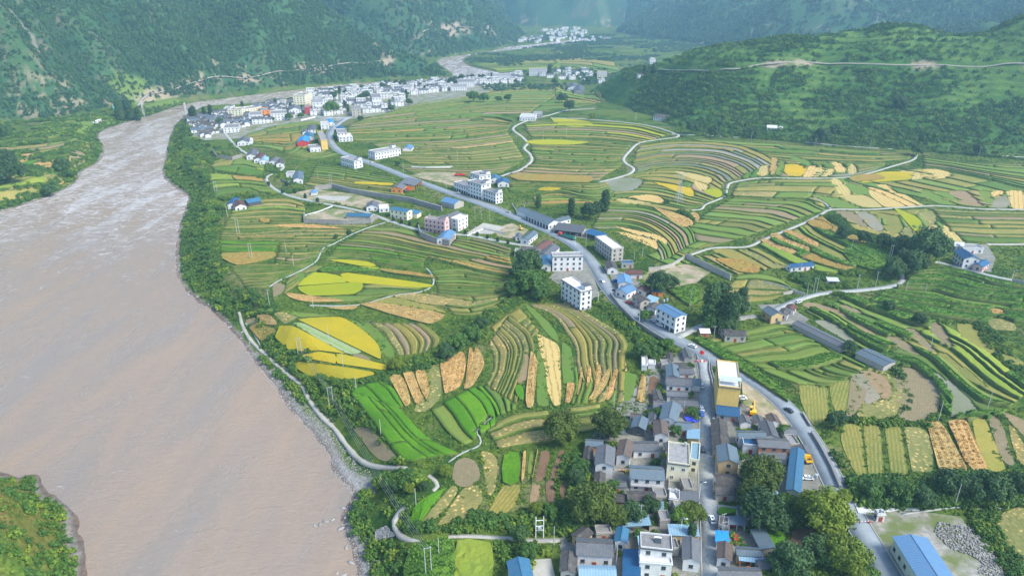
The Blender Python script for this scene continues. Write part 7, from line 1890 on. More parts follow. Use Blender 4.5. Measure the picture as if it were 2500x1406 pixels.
hedges = [([(1300,640),(1312,700),(1262,728),(1205,765),(1150,822),(1090,862),(1020,893),(960,915),(890,945),(800,950),(722,925),(680,880)],5.5),([(2030,530),(2080,560),(2150,590),(2240,605),(2310,605)],7),([(2210,640),(2200,690)],5),
 ([(1390,715),(1480,750),(1560,830),(1610,860)],4),([(1300,1290),(1400,1285),(1440,1285)],6),([(1930,1000),(1985,1060),(2035,1140),(2065,1200)],3),([(1640,860),(1740,905)],1.5),([(1400,1130),(1400,1230)],6),
 ([(1100,1270),(1200,1280),(1300,1285)],4),([(2200,880),(2250,960),(2280,1030)],2.4),([(2120,895),(2180,900),(2230,960),(2215,1010),(2190,1025)],1.5),([(2300,870),(2380,960),(2430,1010)],4),([(2380,800),(2440,870),(2520,960)],6),([(2040,1030),(2200,1035),(2260,1040)],1.8),
 ([(2240,780),(2290,830),(2380,870)],3.5),([(1640,505),(1700,540),(1790,580)],1.6),([(700,500),(830,500)],2),([(560,505),(640,490)],2),([(1240,1330),(1290,1370)],6),([(870,1230),(890,1330),(920,1400)],7),([(2400,1250),(2440,1330),(2500,1420)],5),([(1440,1190),(1560,1205)],2.5),
 ([(1700,330),(1900,342),(2120,360),(2300,372),(2500,390)],4),([(1110,313),(1180,310),(1235,300)],9),([(1040,280),(1100,283)],3),([(1720,690),(1830,720)],3),([(1950,680),(2060,700)],6),([(1940,600),(2020,575),(2060,600)],5),([(2080,640),(2180,610)],6),([(1980,700),(2010,660),(2080,670)],5),
 ([(2060,720),(2150,760),(2290,790)],5),([(980,1250),(1040,1290),(1200,1290)],3.5),([(650,405),(700,440),(760,480)],4),([(540,340),(600,375)],3)]
HW = [(wline(h[0],3), h[1]) for h in hedges]
def hedge_test(x, y):
 r = np.zeros(x.shape, bool)
 for pts, w in HW: r |= seg_dist(x, y, pts) < w * (0.55 + .9 * fbm(x, y, 9,2,55))
 return r
nb += belt(330000,(-330,640,160,1000), hedge_test, .6,1.5, name='hedge_scrub')
belts = [gpoly(p) for p in [[(2060,1178),(2180,1172),(2330,1165),(2540,1165),(2560,1232),(2300,1236),(2120,1238),(2080,1225)],[(1385,1255),(1560,1262),(1565,1285),(1440,1292),(1380,1300)],[(940,1168),(1030,1168),(1042,1178),(990,1194),(940,1188),(920,1180)],[(1850,1385),(1990,1390),(2130,1400),(2130,1440),(1850,1440)],[(1870,1225),(1990,1230),(1985,1280),(1880,1285)]]]
def belt_test(x, y):
 r = np.zeros(x.shape, bool)
 for p in belts: r |= in_poly(x, y, p)
 return r
nb += belt(60000,(-80,240,160,260), belt_test, .9,2.0, name='hedge_scrub')
nb += belt(60000,(-1100,-230,480,1200), lambda x, y: (-sdf(x, y, river) > 3) & (x < -.45 * y) & (sdf(x, y, M1) < 0) & ((fbm(x, y, 28,3,66) > .50) | (-sdf(x, y, river) < 16)), .8,2.0)
nb += belt(9000,(-260,-60,130,330), lambda x, y: (-sdf(x, y, river) > 1.5) & (x < -.5 * y) & ((fbm(x, y, 10,3,66) > .53) | (-sdf(x, y, river) < 9)), .6,1.5)
x, y = rand_in(-200,800,1300,3000,26000); z = H(x, y)
ok = vis(x, y, z) & (z > WATER + 2) & (z < 12) & (-sdf(x, y, river) > 6) & (fbm(x, y, 90,4,67) > .5)
scatter('plateau_scrub', P_f1, np.stack([x, y, z],-1)[ok], nr.uniform(.5,1.2, ok.sum()))
x, y = rand_in(-330,900,160,900,420000)
ok = ~occ_at(x, y) & (nr.random(len(x)) < np.clip(260 / np.hypot(x, y), .2,1)); x, y = x[ok], y[ok]
ok = (-sdf(x, y, river) > 14); x, y = x[ok], y[ok]
z = H(x, y); ok = vis(x, y, z) & (z < 30); x, y, z = x[ok], y[ok], z[ok]
scatter('weeds', P_g, np.stack([x, y, z],-1), nr.uniform(.4,1.3, len(x)))
print('belts', nb, 'weeds', len(x), round(time.time() - T0,1))
def tuft(name, mat, h, r, n, seed, lean=.5):
 rg = np.random.default_rng(seed); V = []; F = []
 for i in range(n):
  a = rg.uniform(0,6.28); b0 = rg.uniform(0, r * .5); tx, ty = math.cos(a), math.sin(a)
  w = .10 + .08 * rg.random(); hh = h * rg.uniform(.6,1.1)
  p = np.array([tx * b0, ty * b0,-.1]); q = p + np.array([tx * r * lean, ty * r * lean, hh]); s = np.array([-ty, tx, 0]) * w
  o = len(V); V += [p - s, p + s, q + s * .8, q - s * .8]; F.append((o, o+1, o+2, o+3))
 return np_mesh(name, np.array(V), F, [MT[mat]])
P_c = single('maize_stook', tuft('maize_stook', 'cornstalk', .65, .42,12,1, .8),1118,945, 'dried maize stook in the widest orange corn field', 'stook')
P_s = single('straw_heap', tuft('straw_heap', 'strawheap', .40, .8,10,2,1.1),1200,1135, 'straw heap in the curved straw plot', 'straw heap')
P_m = single('maize_plant', tuft('maize_plant', 'maizeleaf', 1.1, .5,9,3, .9),1060,1380, 'maize plant in the field at the bottom edge', 'maize')
acc = {'corn': [], 'rust': [], 'straw': [], 'maize': [], 'yellowgreen': [], 'stubble': []}
for size, cr, V, F, fm, st, lab in FIELDS:
 if cr not in acc: continue
 V = np.asarray(V); fm = np.asarray(fm)
 c = V[:, :2].mean(0); d = np.hypot(*c)
 if d > 620: continue
 T = np.array([f[:3] for f, m in zip(F, fm) if m == 0]);
 if not len(T): continue
 T2 = np.array([(f[0], f[2], f[3]) for f, m in zip(F, fm) if m == 0 and len(f) == 4])
 if len(T2): T = np.concatenate([T, T2])
 a, b, c3 = V[T[:, 0]], V[T[:, 1]], V[T[:, 2]]
 ar = np.abs((b[:, 0]-a[:, 0]) * (c3[:, 1]-a[:, 1]) - (b[:, 1]-a[:, 1]) * (c3[:, 0]-a[:, 0])) / 2
 dens = {'corn': 1.6, 'rust': .35, 'straw': .10, 'maize': .8, 'yellowgreen': .5, 'stubble': .02}[cr] * min(1,(330 / d) ** 1.3)
 n = int(ar.sum() * dens)
 if n < 1: continue
 pk = nr.choice(len(T), n, p=ar / ar.sum()); u = nr.random((n, 1)); v = nr.random((n, 1)); fl = u + v > 1; u = np.where(fl, 1-u, u); v = np.where(fl, 1-v, v)
 P = a[pk] + (b[pk] - a[pk]) * u + (c3[pk] - a[pk]) * v
 sa_ = st[T[pk, 0]]; sv_ = (sa_ + (st[T[pk, 1]] - sa_) * u + (st[T[pk, 2]] - sa_) * v)[:, 1]
 if cr == 'corn':    # bare lanes between the rows
  P = P[(np.sin(sv_ * 2.6) > -.2) & (vnoise(P[:, 0] * .2, P[:, 1] * .2,77) > .22)]
 elif cr in ('straw', 'stubble'): P = P[fbm(P[:, 0], P[:, 1],14,2,78) > .45]
 acc[cr].append(P)
for crs, pr, nme, s0, s1 in ((('corn', 'rust'), P_c, 'maize_stooks', .6,1.2),(('straw', 'stubble'), P_s, 'straw_heaps', .6,1.3),(('maize',), P_m, 'maize_plants', .7,1.3)):
 P = [p for c in crs for p in acc[c]]
 if P:
  P = np.concatenate(P); P[:, 2] -= .15; print(nme, len(P)); scatter(nme, pr, P, nr.uniform(s0, s1, len(P)) * .8)
print('plants', round(time.time() - T0,1))
# walls
def wall_run(name, px, h, mat, label, th=.35, cap=True, cat='wall', base=-1.5, top=None):
 P = [tuple(p) for p in gq([p[0] for p in px],[p[1] for p in px])]
 b = MB(); capb = MB()
 for (x1, y1),(x2, y2) in zip(P[:-1], P[1:]):
  L = math.hypot(x2-x1, y2-y1); ux, uy = (x2-x1)/L, (y2-y1)/L; nx, ny = -uy*th/2, ux*th/2
  z1, z2 = float(Hq(x1, y1)), float(Hq(x2, y2))
  def prism(B, e, za, zb2, k, m):
   a = [(x1-ux*e-nx*k, y1-uy*e-ny*k),(x2+ux*e-nx*k, y2+uy*e-ny*k),(x2+ux*e+nx*k, y2+uy*e+ny*k),(x1-ux*e+nx*k, y1-uy*e+ny*k)]
   zz = [z1, z2, z2, z1]
   B.poly([(x, y, z + za) for (x, y), z in zip(a, zz)] + [(x, y, z + zb2) for (x, y), z in zip(a, zz)],[(3,2,1,0),(4,5,6,7),(0,1,5,4),(1,2,6,5),(2,3,7,6),(3,0,4,7)], m)
  prism(b, th*.45, base, h, 1, mat)
  if cap: prism(capb, th*.5, h + .002, h + .12,1.35, 'flat_grey')
 o = b.obj(name); tag(o, label, cat)
 if cap: capb.obj('coping', o)
 occ_line(P, .8)
 return o
W = [
 ('stone_wall', [(770,466),(812,460),(860,472),(930,484),(1000,494),(1078,516)],4.2, 'stone', 'long grey stone retaining wall beside the lane yards', 1.0),
 ('stone_wall', [(744,528),(743,545),(840,549),(905,546),(921,534)],3.6, 'stone', 'stone wall around the grassy compound with blue shed', .5),
 ('stone_wall', [(744,528),(780,518),(812,505)],1.2, 'white', 'low pale wall on the upper side of the grassy compound', .3),
 ('stone_wall', [(1022,563),(1027,580),(1060,594),(1097,602),(1112,580)],4.6, 'stone', 'stepped stone terrace wall below the pink balconied house', .6),
 ('retaining_wall', [(1584,662),(1612,660),(1640,652),(1671,633)],2.6, 'concrete', 'concrete wall rising to the corner of the empty plot', .5),
 ('retaining_wall', [(1674,633),(1720,654),(1782,684)],4.0, 'concrete', 'long concrete retaining wall falling away to the right', .6),
 ('retaining_wall', [(1490,722),(1512,752),(1548,788),(1592,818),(1622,836)],2.2, 'stone', 'stone retaining wall under the outer edge of the highway', .5),
 ('retaining_wall', [(1982,1060),(2005,1098),(2030,1145),(2050,1192)],1.6, 'stone', 'grey channel wall beside the main road, right side', .8),
 ('retaining_wall', [(1960,1012),(1978,1042)],1.2, 'stone', 'short broken wall beside the main road bend', .6),
 ('yard_wall', [(1700,866),(1709,900),(1712,935)],1.1, 'white', 'low pale kerb wall at the top of the village street', .3),
 ('channel_wall', [(1732,886),(1731,905),(1738,930),(1740,958)],1.0, 'concrete', 'inner curved channel wall beside the yellow building', .3),
 ('channel_wall', [(1737,888),(1737,905),(1744,930),(1747,955)],1.0, 'concrete', 'outer curved channel wall beside the yellow building', .3),
 ('yard_wall', [(1738,965),(1741,1000),(1742,1032)],1.2, 'white', 'white slotted wall along the street under the yellow building', .8),
 ('yard_wall', [(1568,1277),(1568,1262),(1615,1266),(1662,1272)],1.8, 'concrete', 'concrete wall on the upper side of the concrete yard', .3),
 ('yard_wall', [(1450,1292),(1510,1290),(1566,1288)],1.6, 'white', 'pale garden wall running to the concrete yard', .3),
 ('yard_wall', [(1632,1205),(1633,1180),(1632,1168)],1.6, 'white', 'white garden wall below the cream villa', .3),
 ('yard_wall', [(1660,1330),(1668,1300),(1700,1272)],1.2, 'concrete', 'curved low wall of the triangular garden by the street', .3),
 ('yard_wall', [(1753,1240),(1790,1244),(1822,1252)],1.4, 'white', 'white wall along the small lane right of the street', .3),
 ('yard_wall', [(1957,1222),(1990,1222),(2010,1205)],1.8, 'concrete', 'concrete wall below the blue warehouse yard', .3),
 ('yard_wall', [(1748,1205),(1749,1160),(1748,1110)],1.2, 'white', 'white wall between street and mossy roofed houses', .3),
 ('yard_wall', [(1500,1148),(1540,1152),(1541,1172)],1.4, 'white', 'white wall left of the gallery farmhouse', .3),
 ('yard_wall', [(1480,1200),(1500,1190),(1534,1198)],1.4, 'white', 'curved pale wall above the dark low roof', .3),
 ('yard_wall', [(1785,788),(1812,782),(1845,776)],1.4, 'concrete', 'low concrete wall beside the side road', .3),
 ('yard_wall', [(1880,784),(1905,792),(1935,788)],1.6, 'concrete', 'yard wall between sandy house and livestock shed', .3),
 ('yard_wall', [(1912,722),(1935,716),(1962,722)],2.0, 'concrete', 'pale concrete wall at the start of the side road', .5),
 ('yard_wall', [(1250,500),(1262,520)],1.2, 'white', 'short white wall at the workshop entrance', .3),
 ('stone_wall', [(518,372),(530,388),(568,392),(592,384)],4.0, 'stone', 'pale curved stone wall of the bluff terrace', .6),
 ('stone_wall', [(690,444),(700,449),(735,445)],2.4, 'stone', 'stone terrace wall below the slate roofed hall', .5),
 ('yard_wall', [(1005,410),(1040,412),(1105,410)],2.0, 'white', 'long white garden wall in the upper fields', .3),
 ('yard_wall', [(735,296),(770,288),(800,290),(850,291)],2.2, 'white', 'white school wall at the lower edge of town', .3),
 ('yard_wall', [(1140,577),(1180,560),(1235,573)],1.2, 'white', 'white wall of the scrap yard', .3),
 ('yard_wall', [(2470,688),(2540,702)],2.0, 'concrete', 'pale wall under the farm lane at the right edge', .3),
 ('yard_wall', [(1865,690),(1910,700),(1945,712)], .8, 'white', 'low white rim of the pale garden pond', .3),
]
for nm, px, h, m, lab, th in W: wall_run(nm, px, h, m, lab, th)
Pq = gq([2092,2135,2190,2240],[1243,1247,1242,1244])
t = empty('ribbed_apron', (float(Pq[0][0]), float(Pq[0][1]), float(Hq(Pq[0][0], Pq[0][1]))),0, 'pale ribbed concrete apron running right from the road gate', 'apron')
n = 40; R2 = resample(Pq, n)
me_s = None
b = MB(); b.box(-.28, .28,-1.6,1.6,0, .5, 'white'); me_s = b.mesh('rib')
for i in range(n):
 d = R2[min(i+1, n-1)] - R2[max(i-1,0)]; a = math.atan2(d[1], d[0]); x, y = R2[i] - Pq[0]
 w = 1.0 if i > 4 else 1.6
 o = put(me_s, 'rib', t, (x, y, .1), a, (.8, w * (1 - .5 * i / n),1))
# poles, lamps, pylons, wires
def pole_mesh(h, lamp=False):
 b = MB(); b.cyl(0,0,-.5, h, .17, .10, 'poleconc', 7); return b.mesh('post')
k = NT('pole_concrete'); MT['poleconc'] = k.done((.40, .41, .39), .8, .2)
PM = {h: pole_mesh(h) for h in (8,10,12)}
b = MB(); b.box(-.9, .9,-.06, .06,0, .12, 'steel'); ARM = b.mesh('crossarm')
b = MB(); b.cyl(0,0,0, .25, .07, .04, 'paint', 6); INS = b.mesh('insulator')
first = {}
def pole(px, py, label, h=10, arm=True, double=False, lamp=False):
 key = (h, arm, double, lamp)
 x, y = gq(px, py)[0]; z = float(Hq(x, y)); rz = rnd.uniform(-.5, .5)
 nm = 'street_lamp' if lamp else 'utility_pole'
 if key in first:
  src = first[key]; r = src.copy(); COL.objects.link(r); r.location = (x, y, z); r.rotation_euler = (0,0, rz); r['label'] = label
  for ch in src.children:
   c = ch.copy(); COL.objects.link(c); c.parent = r
  return (x, y, z + h)
 t = empty(nm, (x, y, z), rz, label, 'street lamp' if lamp else 'utility pole', 'street lamps' if lamp else 'utility poles across the fields')
 if lamp:
  b = MB(); b.cyl(0,0,-.4, h, .11, .07, 'paint', 7); b.obj('post', t)
  b = MB(); b.tube((0,0, h),(1.3,0, h + .35), .05, 'paint', 5); b.obj('arm', t)
  b = MB(); b.box(1.1,1.8,-.14, .14, h + .30, h + .42, 'paint'); b.obj('lamp_head', t)
  b = MB(); b.poly([(-.5,-.35,h+.2),(.5,-.35,h+.2),(.5,.35,h+.6),(-.5,.35,h+.6)],[(0,1,2,3)], 'glass'); b.obj('solar_panel', t)
 else:
  put(PM[h], 'post', t, (0,0,0))
  if double: put(PM[h], 'post', t, (1.9, .2,0))
  if arm:
   put(ARM, 'crossarm', t, (0.95 if double else 0, .1, h - .5),0,(1.5 if double else 1,1,1))
   for s in (-.75,0, .75): put(INS, 'insulator', t, ((.95 if double else 0) + s * (1.4 if double else 1), .1, h - .38))
 first[key] = t
 return (x, y, z + h)
PL = [
 (728,866,'double pole in the largest golden rice field',10,True,True),(805,1000,'double pole beside the brown slope field',12,True,True),(1040,1408,'double pole with switch gear at the bottom edge',12,True,True),
 (658,745,'single pole beside the brown plot left of the lime rice',10,True,False),(930,1062,'short pole between brown slope field and bright green crop',8,False,False),(1016,1236,'short pole at the bend of the river path',8,False,False),
 (765,752,'thin pole on the stone footpath above the golden rice',8,False,False),(802,826,'short pole in the pale flooded field',8,False,False),(1072,1360,'leaning thin pole in the bottom maize field',8,False,False),(838,896,'short pole in the golden strip',8,False,False),(870,954,'short pole at the hedge below the golden rice',8,False,False),
 (579,572,'double pole in the upper left terraces',12,True,True),(611,634,'double pole over the rust orange patch',12,True,True),(555,527,'tall pole left of the bluff farm',10,True,False),(525,470,'double pole on the wooded bluff',10,True,True),(717,650,'single pole left of the stone footpath',8,False,False),(699,618,'short pole in the terraces left of the footpath',8,False,False),
 (806,457,'double pole above the long stone wall',12,True,True),(777,440,'single pole left of the double pole above the wall',8,False,False),(870,420,'single pole beside the highway, upper',8,False,False),(985,422,'single pole at the highway workshops',10,True,False),(1117,395,'single tall pole in the olive terraces',12,True,False),(1036,438,'pole beside the gravel yard',8,False,False),(1090,462,'pole in front of the highway complex',8,False,False),
 (1262,528,'pole at the left end of the long workshop',10,True,False),(1160,535,'pole group by the scrap yard, left',10,True,False),(1175,537,'pole group by the scrap yard, middle',10,True,False),(1196,542,'pole group by the scrap yard, right',10,True,False),(1161,577,'pole at the wall of the scrap yard',8,False,False),(1271,608,'pole beside the dark slate roof',10,False,False),
 (1430,608,'tall pole on the grass triangle by the highway bend',12,True,False),(1326,345,'pole by the first white path',12,True,False),(1383,333,'pole in the terraces under the farm road',10,True,False),(1550,294,'double pole near the farm road right end',10,True,True),(1720,334,'pole on the foot of hill lane, left',8,True,False),(1833,350,'white tall pole on the foot of hill lane',12,True,False),(1987,360,'double pole at the foot of the hill',10,True,True),(2124,362,'pole on the lane under the hill, middle',10,True,False),(2313,375,'pole on the lane under the hill, right',8,True,False),(2388,387,'tall pole at the hill foot near the right edge',12,True,False),(2337,402,'pole below the lane near the right edge',8,False,False),
 (1973,478,'pole at the green wedge road fork',8,False,False),(2230,470,'leaning pole in the yellow bend fields',8,False,False),(2078,612,'pole on the slope above the gardens',8,False,False),(2243,575,'pole beside the snaking yellow ribbon',8,False,False),(1954,665,'pole in front of the navy roofed school hut',10,True,False),(2092,708,'white pole beside the side road, left',10,True,False),(2137,700,'white pole beside the side road, right',10,True,False),(2170,633,'double pole beside the hidden road bend',10,True,True),(2292,640,'pole on the farm lane at the dark tree',10,True,False),(1985,716,'double pole at the garden pond',10,True,True),(1968,728,'pole at the side road start',10,False,False),
 (2210,716,'leaning thin pole on the maize slope, left',8,False,False),(2257,722,'leaning thin pole on the maize slope, right',8,False,False),(2268,860,'pole between small brown plots on the upper slope',10,True,False),(2290,1028,'pole at the foot of the big brown crescent',10,False,False),(2408,1005,'pole at the top of the gold strip',10,False,False),(2330,1236,'leaning pale pole behind the gravel yard',10,False,False),
 (1741,838,'pole on the verge right of the highway, lower',10,True,False),(1683,755,'tall pole behind the white hotel',12,True,False),(1642,705,'pole in the walled plot',8,True,False),(1829,762,'pole beside the apart standing dark tree',10,True,False),(1568,628,'pole right of the unfinished block',8,False,False),(1548,635,'short pole below the unfinished block',8,False,False),
 (1498,1000,'white pole left of the village field corner',8,False,False),(1668,1015,'pole in the mid village courtyard',8,False,False),(1629,1090,'pole beside the white gable of the brown roofed house',8,True,False),(1561,1288,'tall pole at the garden wall corner',10,True,False),(1352,1330,'thin pole on the path beside the transformer',8,False,False),(1504,1380,'pole beside the deep blue lean-to',10,True,False),(1760,1310,'tall lamp like pole beside the street, left one of two',10,True,False),(1763,1318,'tall lamp like pole beside the street, right one of two',8,True,False),
 (1648,245,'pole at the hill corner',8,False,False),(1530,395,'pole beside the second white path',8,False,False),
]
tops = [pole(*p) for p in PL]
for px, py, lab in [(1660,1312,'street lamp with solar panel over the triangular garden'),(1706,1222,'street lamp at the slate shed by the street'),(1683,600,'') , (2468,690,'street lamp on the farm lane near the right edge'),(1405,600,'street lamp on the grass triangle beside the highway'),(1460,742,'street lamp beside the white apartment block'),(1280,520,'street lamp on the highway near the workshop'),(900,405,'street lamp on the highway near the brick ended house'),(1560,790,'street lamp opposite the white hotel'),(1745,300,'')]:
 if lab: pole(px, py, lab, 8, lamp=True)
x, y = gq(1317,1312)[0]; z = float(Hq(x, y))
t = empty('transformer_frame', (x, y, z), .1, 'white twin post transformer frame where the path enters the village', 'transformer')
for s in (-1.3,1.3): b = MB(); b.cyl(s, 0,-.5,9, .16, .12, 'paint', 7); b.obj('post', t)
for zz in (3.2,5.0,7.4): b = MB(); b.box(-1.3,1.3,-.08, .08, zz, zz + .14, 'paint'); b.obj('crossbar', t)
b = MB(); b.box(-.6, .6,-.4, .4,3.35,4.5, 'steel'); b.cyl(-.3,0,4.5,4.8, .07, .05, 'paint', 6); b.cyl(.3,0,4.5,4.8, .07, .05, 'paint', 6); b.obj('transformer_box', t)
def wire(a, c, label, sag=1.5, n=10, r=.035):
 a = Vector(a); c = Vector(c); b = MB(); pr = a
 for i in range(1, n + 1):
  s = i / n; q = a.lerp(c, s); q.z -= sag * 4 * s * (1 - s); b.tube(pr, q, r, 'steel', 3); pr = q
 tag(b.obj('power_line'), label, 'cable', 'power lines over the fields')
for i, j, lab in [(0,1, 'from golden rice to brown slope field'),(1,2, 'over the bend of the river path')]:
 for k2, off in enumerate((-.8, .0, .8,1.6)):
  a = tops[i]; c = tops[j]; wire((a[0] + off, a[1], a[2] - .2),(c[0] + off, c[1], c[2] - .2), f'thin overhead power line {lab}, {["first", "second", "third", "fourth"][k2]} strand', 2.5)
def pylon(px, py, h, label, far=False):
 if far: x, y, z = gp(px, py)
 else: x, y = gq(px, py)[0]; z = float(Hq(x, y))
 t = empty('lattice_pylon', (x, y, z), .3, label, 'pylon', 'lattice pylons')
 w = h * .11
 for sx, sy in ((-1,-1),(1,-1),(1,1),(-1,1)):
  b = MB(); b.tube((sx*w, sy*w, -1),(sx*w*.3, sy*w*.3, h*.72), h*.006, 'steel', 4); b.tube((sx*w*.3, sy*w*.3, h*.72),(sx*w*.9, sy*w*.2, h), h*.005, 'steel', 4); b.obj('leg', t)
 b = MB()
 n = 6
 for i in range(n):
  s0, s1 = i / n, (i + 1) / n; w0, w1 = w*(1-.7*s0), w*(1-.7*s1); z0, z1 = h*.72*s0, h*.72*s1
  for (ax, ay),(bx, by) in (((-1,-1),(1,-1)),((1,-1),(1,1)),((1,1),(-1,1)),((-1,1),(-1,-1))):
   b.tube((ax*w0, ay*w0, z0),(bx*w1, by*w1, z1), h*.003, 'steel', 3); b.tube((bx*w0, by*w0, z0),(ax*w1, ay*w1, z1), h*.003, 'steel', 3)
 b.obj('bracing', t)
 for s in (-1,1): b = MB(); b.tube((0,0, h*.86),(s*h*.26,0, h*.96), h*.005, 'steel', 4); b.tube((0,0, h),(s*h*.26,0, h*.96), h*.005, 'steel', 4); b.obj('arm', t)
 b = MB(); b.tube((-w*.9,0, h),(w*.9,0, h), h*.005, 'steel', 4); b.obj('beam', t)
pylon(1657,494,25, 'steel lattice pylon standing beside the golden rice wedge')
pylon(2139,62,30, 'lattice pylon on the crest of the right hill', True)
pylon(1834,88,24, 'smaller lattice pylon on the left shoulder of the right hill', True)
# vehicles
def car_parts(col, L=4.4, w=1.8, suv=False):
 hb = .95; hc = 1.65 if suv else 1.42
 b = MB(); xs = [-L/2,-L/2+.15, L/2-.2, L/2]
 b.poly([(-L/2,-w/2,.35),(L/2,-w/2,.35),(L/2,w/2,.35),(-L/2,w/2,.35),(-L/2+.05,-w/2+.03,.8),(L/2-.12,-w/2+.03,.72),(L/2-.12,w/2-.03,.72),(-L/2+.05,w/2-.03,.8),(-L/2+.15,-w/2+.1,hb),(L/2-.35,-w/2+.1,.82),(L/2-.35,w/2-.1,.82),(-L/2+.15,w/2-.1,hb)],
 [(3,2,1,0),(0,1,5,4),(1,2,6,5),(2,3,7,6),(3,0,4,7),(4,5,9,8),(5,6,10,9),(6,7,11,10),(7,4,8,11),(8,9,10,11)], col)
 body = b.mesh('body')
 c0, c1 = (-L/2+.2, L*.22) if suv else (-L/2+.55, L*.20)
 b = MB(); b.poly([(c0,-w/2+.12,hb-.03),(c1+.5,-w/2+.12,.86),(c1+.5,w/2-.12,.86),(c0,w/2-.12,hb-.03),(c0+.4,-w/2+.25,hc-.04),(c1-.1,-w/2+.25,hc-.04),(c1-.1,w/2-.25,hc-.04),(c0+.4,w/2-.25,hc-.04)],[(0,1,5,4),(1,2,6,5),(2,3,7,6),(3,0,4,7)], 'glass')
 glass = b.mesh('windows')
 b = MB(); b.box(c0+.38, c1-.08,-w/2+.23, w/2-.23, hc-.05, hc, col); b.box(c0+1.2, c1-.6,-.35, .35, hc+.002, hc+.02, 'glass'); roof = b.mesh('roof')
 b = MB(); n = 12; a = [2*math.pi*i/n for i in range(n)]
 b.poly([(.33*math.cos(t),-.11, .33*math.sin(t)) for t in a] + [(.33*math.cos(t), .11, .33*math.sin(t)) for t in a],[(i, (i+1) % n, n+(i+1) % n, n+i) for i in range(n)] + [tuple(range(n-1,-1,-1)), tuple(range(n, 2*n))], 'rubber'); wh = b.mesh('wheel')
 return body, glass, roof, wh
CARS = {}
def car(px, py, rz, col, label, suv=False, L=4.4):
 x, y = gq(px, py)[0]; z = float(Hq(x, y)) + .28
 for nm in ROADS:
  for pts, w in ROADS[nm]:
   if w > 2 and seg_dist(np.array([x]), np.array([y]), pts[::2])[0] < w / 2: z = float(Hq(x, y)) + .34
 key = (col, suv)
 if key not in CARS: CARS[key] = car_parts(col, L, 1.8, suv)
 bd, gl, rf, wh = CARS[key]
 t = empty('parked_car', (x, y, z), rz, label, 'car', 'cars on roads and yards')
 put(bd, 'body', t, (0,0,0)); put(gl, 'windows', t, (0,0,0)); put(rf, 'roof', t, (0,0,0))
 for a in (-1.35,1.35):
  for s in (-.85, .85): put(wh, 'wheel', t, (a, s, .33))
V = math.pi / 2
for a in [(1738,1272,V,'car_white','white car driving down the lower village street'),(1712,944,V,'car_white','white car parked beside the upper village street'),(1712,1000,V,'car_white','white car parked by the green courtyard tree'),(1712,1012,V,'car_blue','small blue car right behind the parked white one'),
 (1714,1100,V,'car_black','dark car beside the cream villa annex'),(1811,975,0.1,'car_white','white off road car beside the yellow building', True),(1971,1170,-.1,'car_white','white car in the blue warehouse yard'),(1597,786,2.3,'car_white','white car in front of the hotel, upper one'),(1610,796,2.3,'car_white','white car in front of the hotel, lower one'),
 (1118,474,2.6,'car_white','white car parked before the shop wing'),(1502,688,.5,'car_blue','dark blue car at the top of the roadside row'),(1535,742,2.3,'car_red','red car beside the bare concrete house'),(1949,740,.5,'car_white','white van like car on the side road', True),(1502,712,2.2,'car_black','dark car on the forecourt of the roadside row'),
 (1690,848,2.4,'car_white','white car on the highway above the red flag'),(1925,1005,2.1,'car_black','black car on the main road curve beside the yard'),(905,398,2.7,'car_white','white car on the highway by the brick ended house'),(1470,690,2.0,'car_silver','silver car on the highway beside the white blocks'),(1240,520,2.6,'car_silver','silver car passing on the highway') , (1640,778,.6,'car_silver','silver car at the side of the hotel'),(1342,1393,0,'car_white','') ]:
 if a[4]: car(*a)
def truck(px, py, rz, cab, bed, label, L=8, open_=False):
 x, y = gq(px, py)[0]; z = float(Hq(x, y)) + .38
 t = empty('truck', (x, y, z), rz, label, 'truck', 'trucks')
 b = MB(); b.box(L/2-2, L/2,-1.15,1.15, .6,2.7, cab); b.obj('cab', t)
 b = MB(); b.box(L/2-.02, L/2+.03,-1.0,1.0,1.6,2.5, 'glass'); b.obj('windscreen', t)
 b = MB(); b.box(-L/2, L/2-2.2,-1.2,1.2, .9,1.15, 'trim')
 for q in ((-L/2, L/2-2.2,-1.2,-1.1),(-L/2, L/2-2.2,1.1,1.2)): b.box(*q, 1.15,2.2, bed)
 b.box(-L/2,-L/2+.1,-1.1,1.1,1.15,2.2, bed); b.obj('cargo_bed', t)
 wh = CARS[('car_white', False)][3]
 for a in (L/2-1,-L/2+1,-L/2+2.1):
  for s in (-1.05,1.05): put(wh, 'wheel', t, (a, s, .45),0,(1.4,1.4,1.4))
truck(1122,431,0.1, 'car_red', 'car_red', 'bright red lorry parked in the gravel yard', 10)
truck(1384,582,2.35, 'car_red', 'car_green', 'long lorry with red cab driving on the highway', 15)
truck(1800,995,1.0, 'car_black', 'car_black', 'dark pickup with open bed beside the excavator', 6)
truck(992,469, .9, 'car_red', 'trim', 'small red lorry at the orange workshop', 6)
truck(1970,1128, V, 'car_yellow', 'car_yellow', 'small yellow dump truck behind the blue warehouse', 4.5)
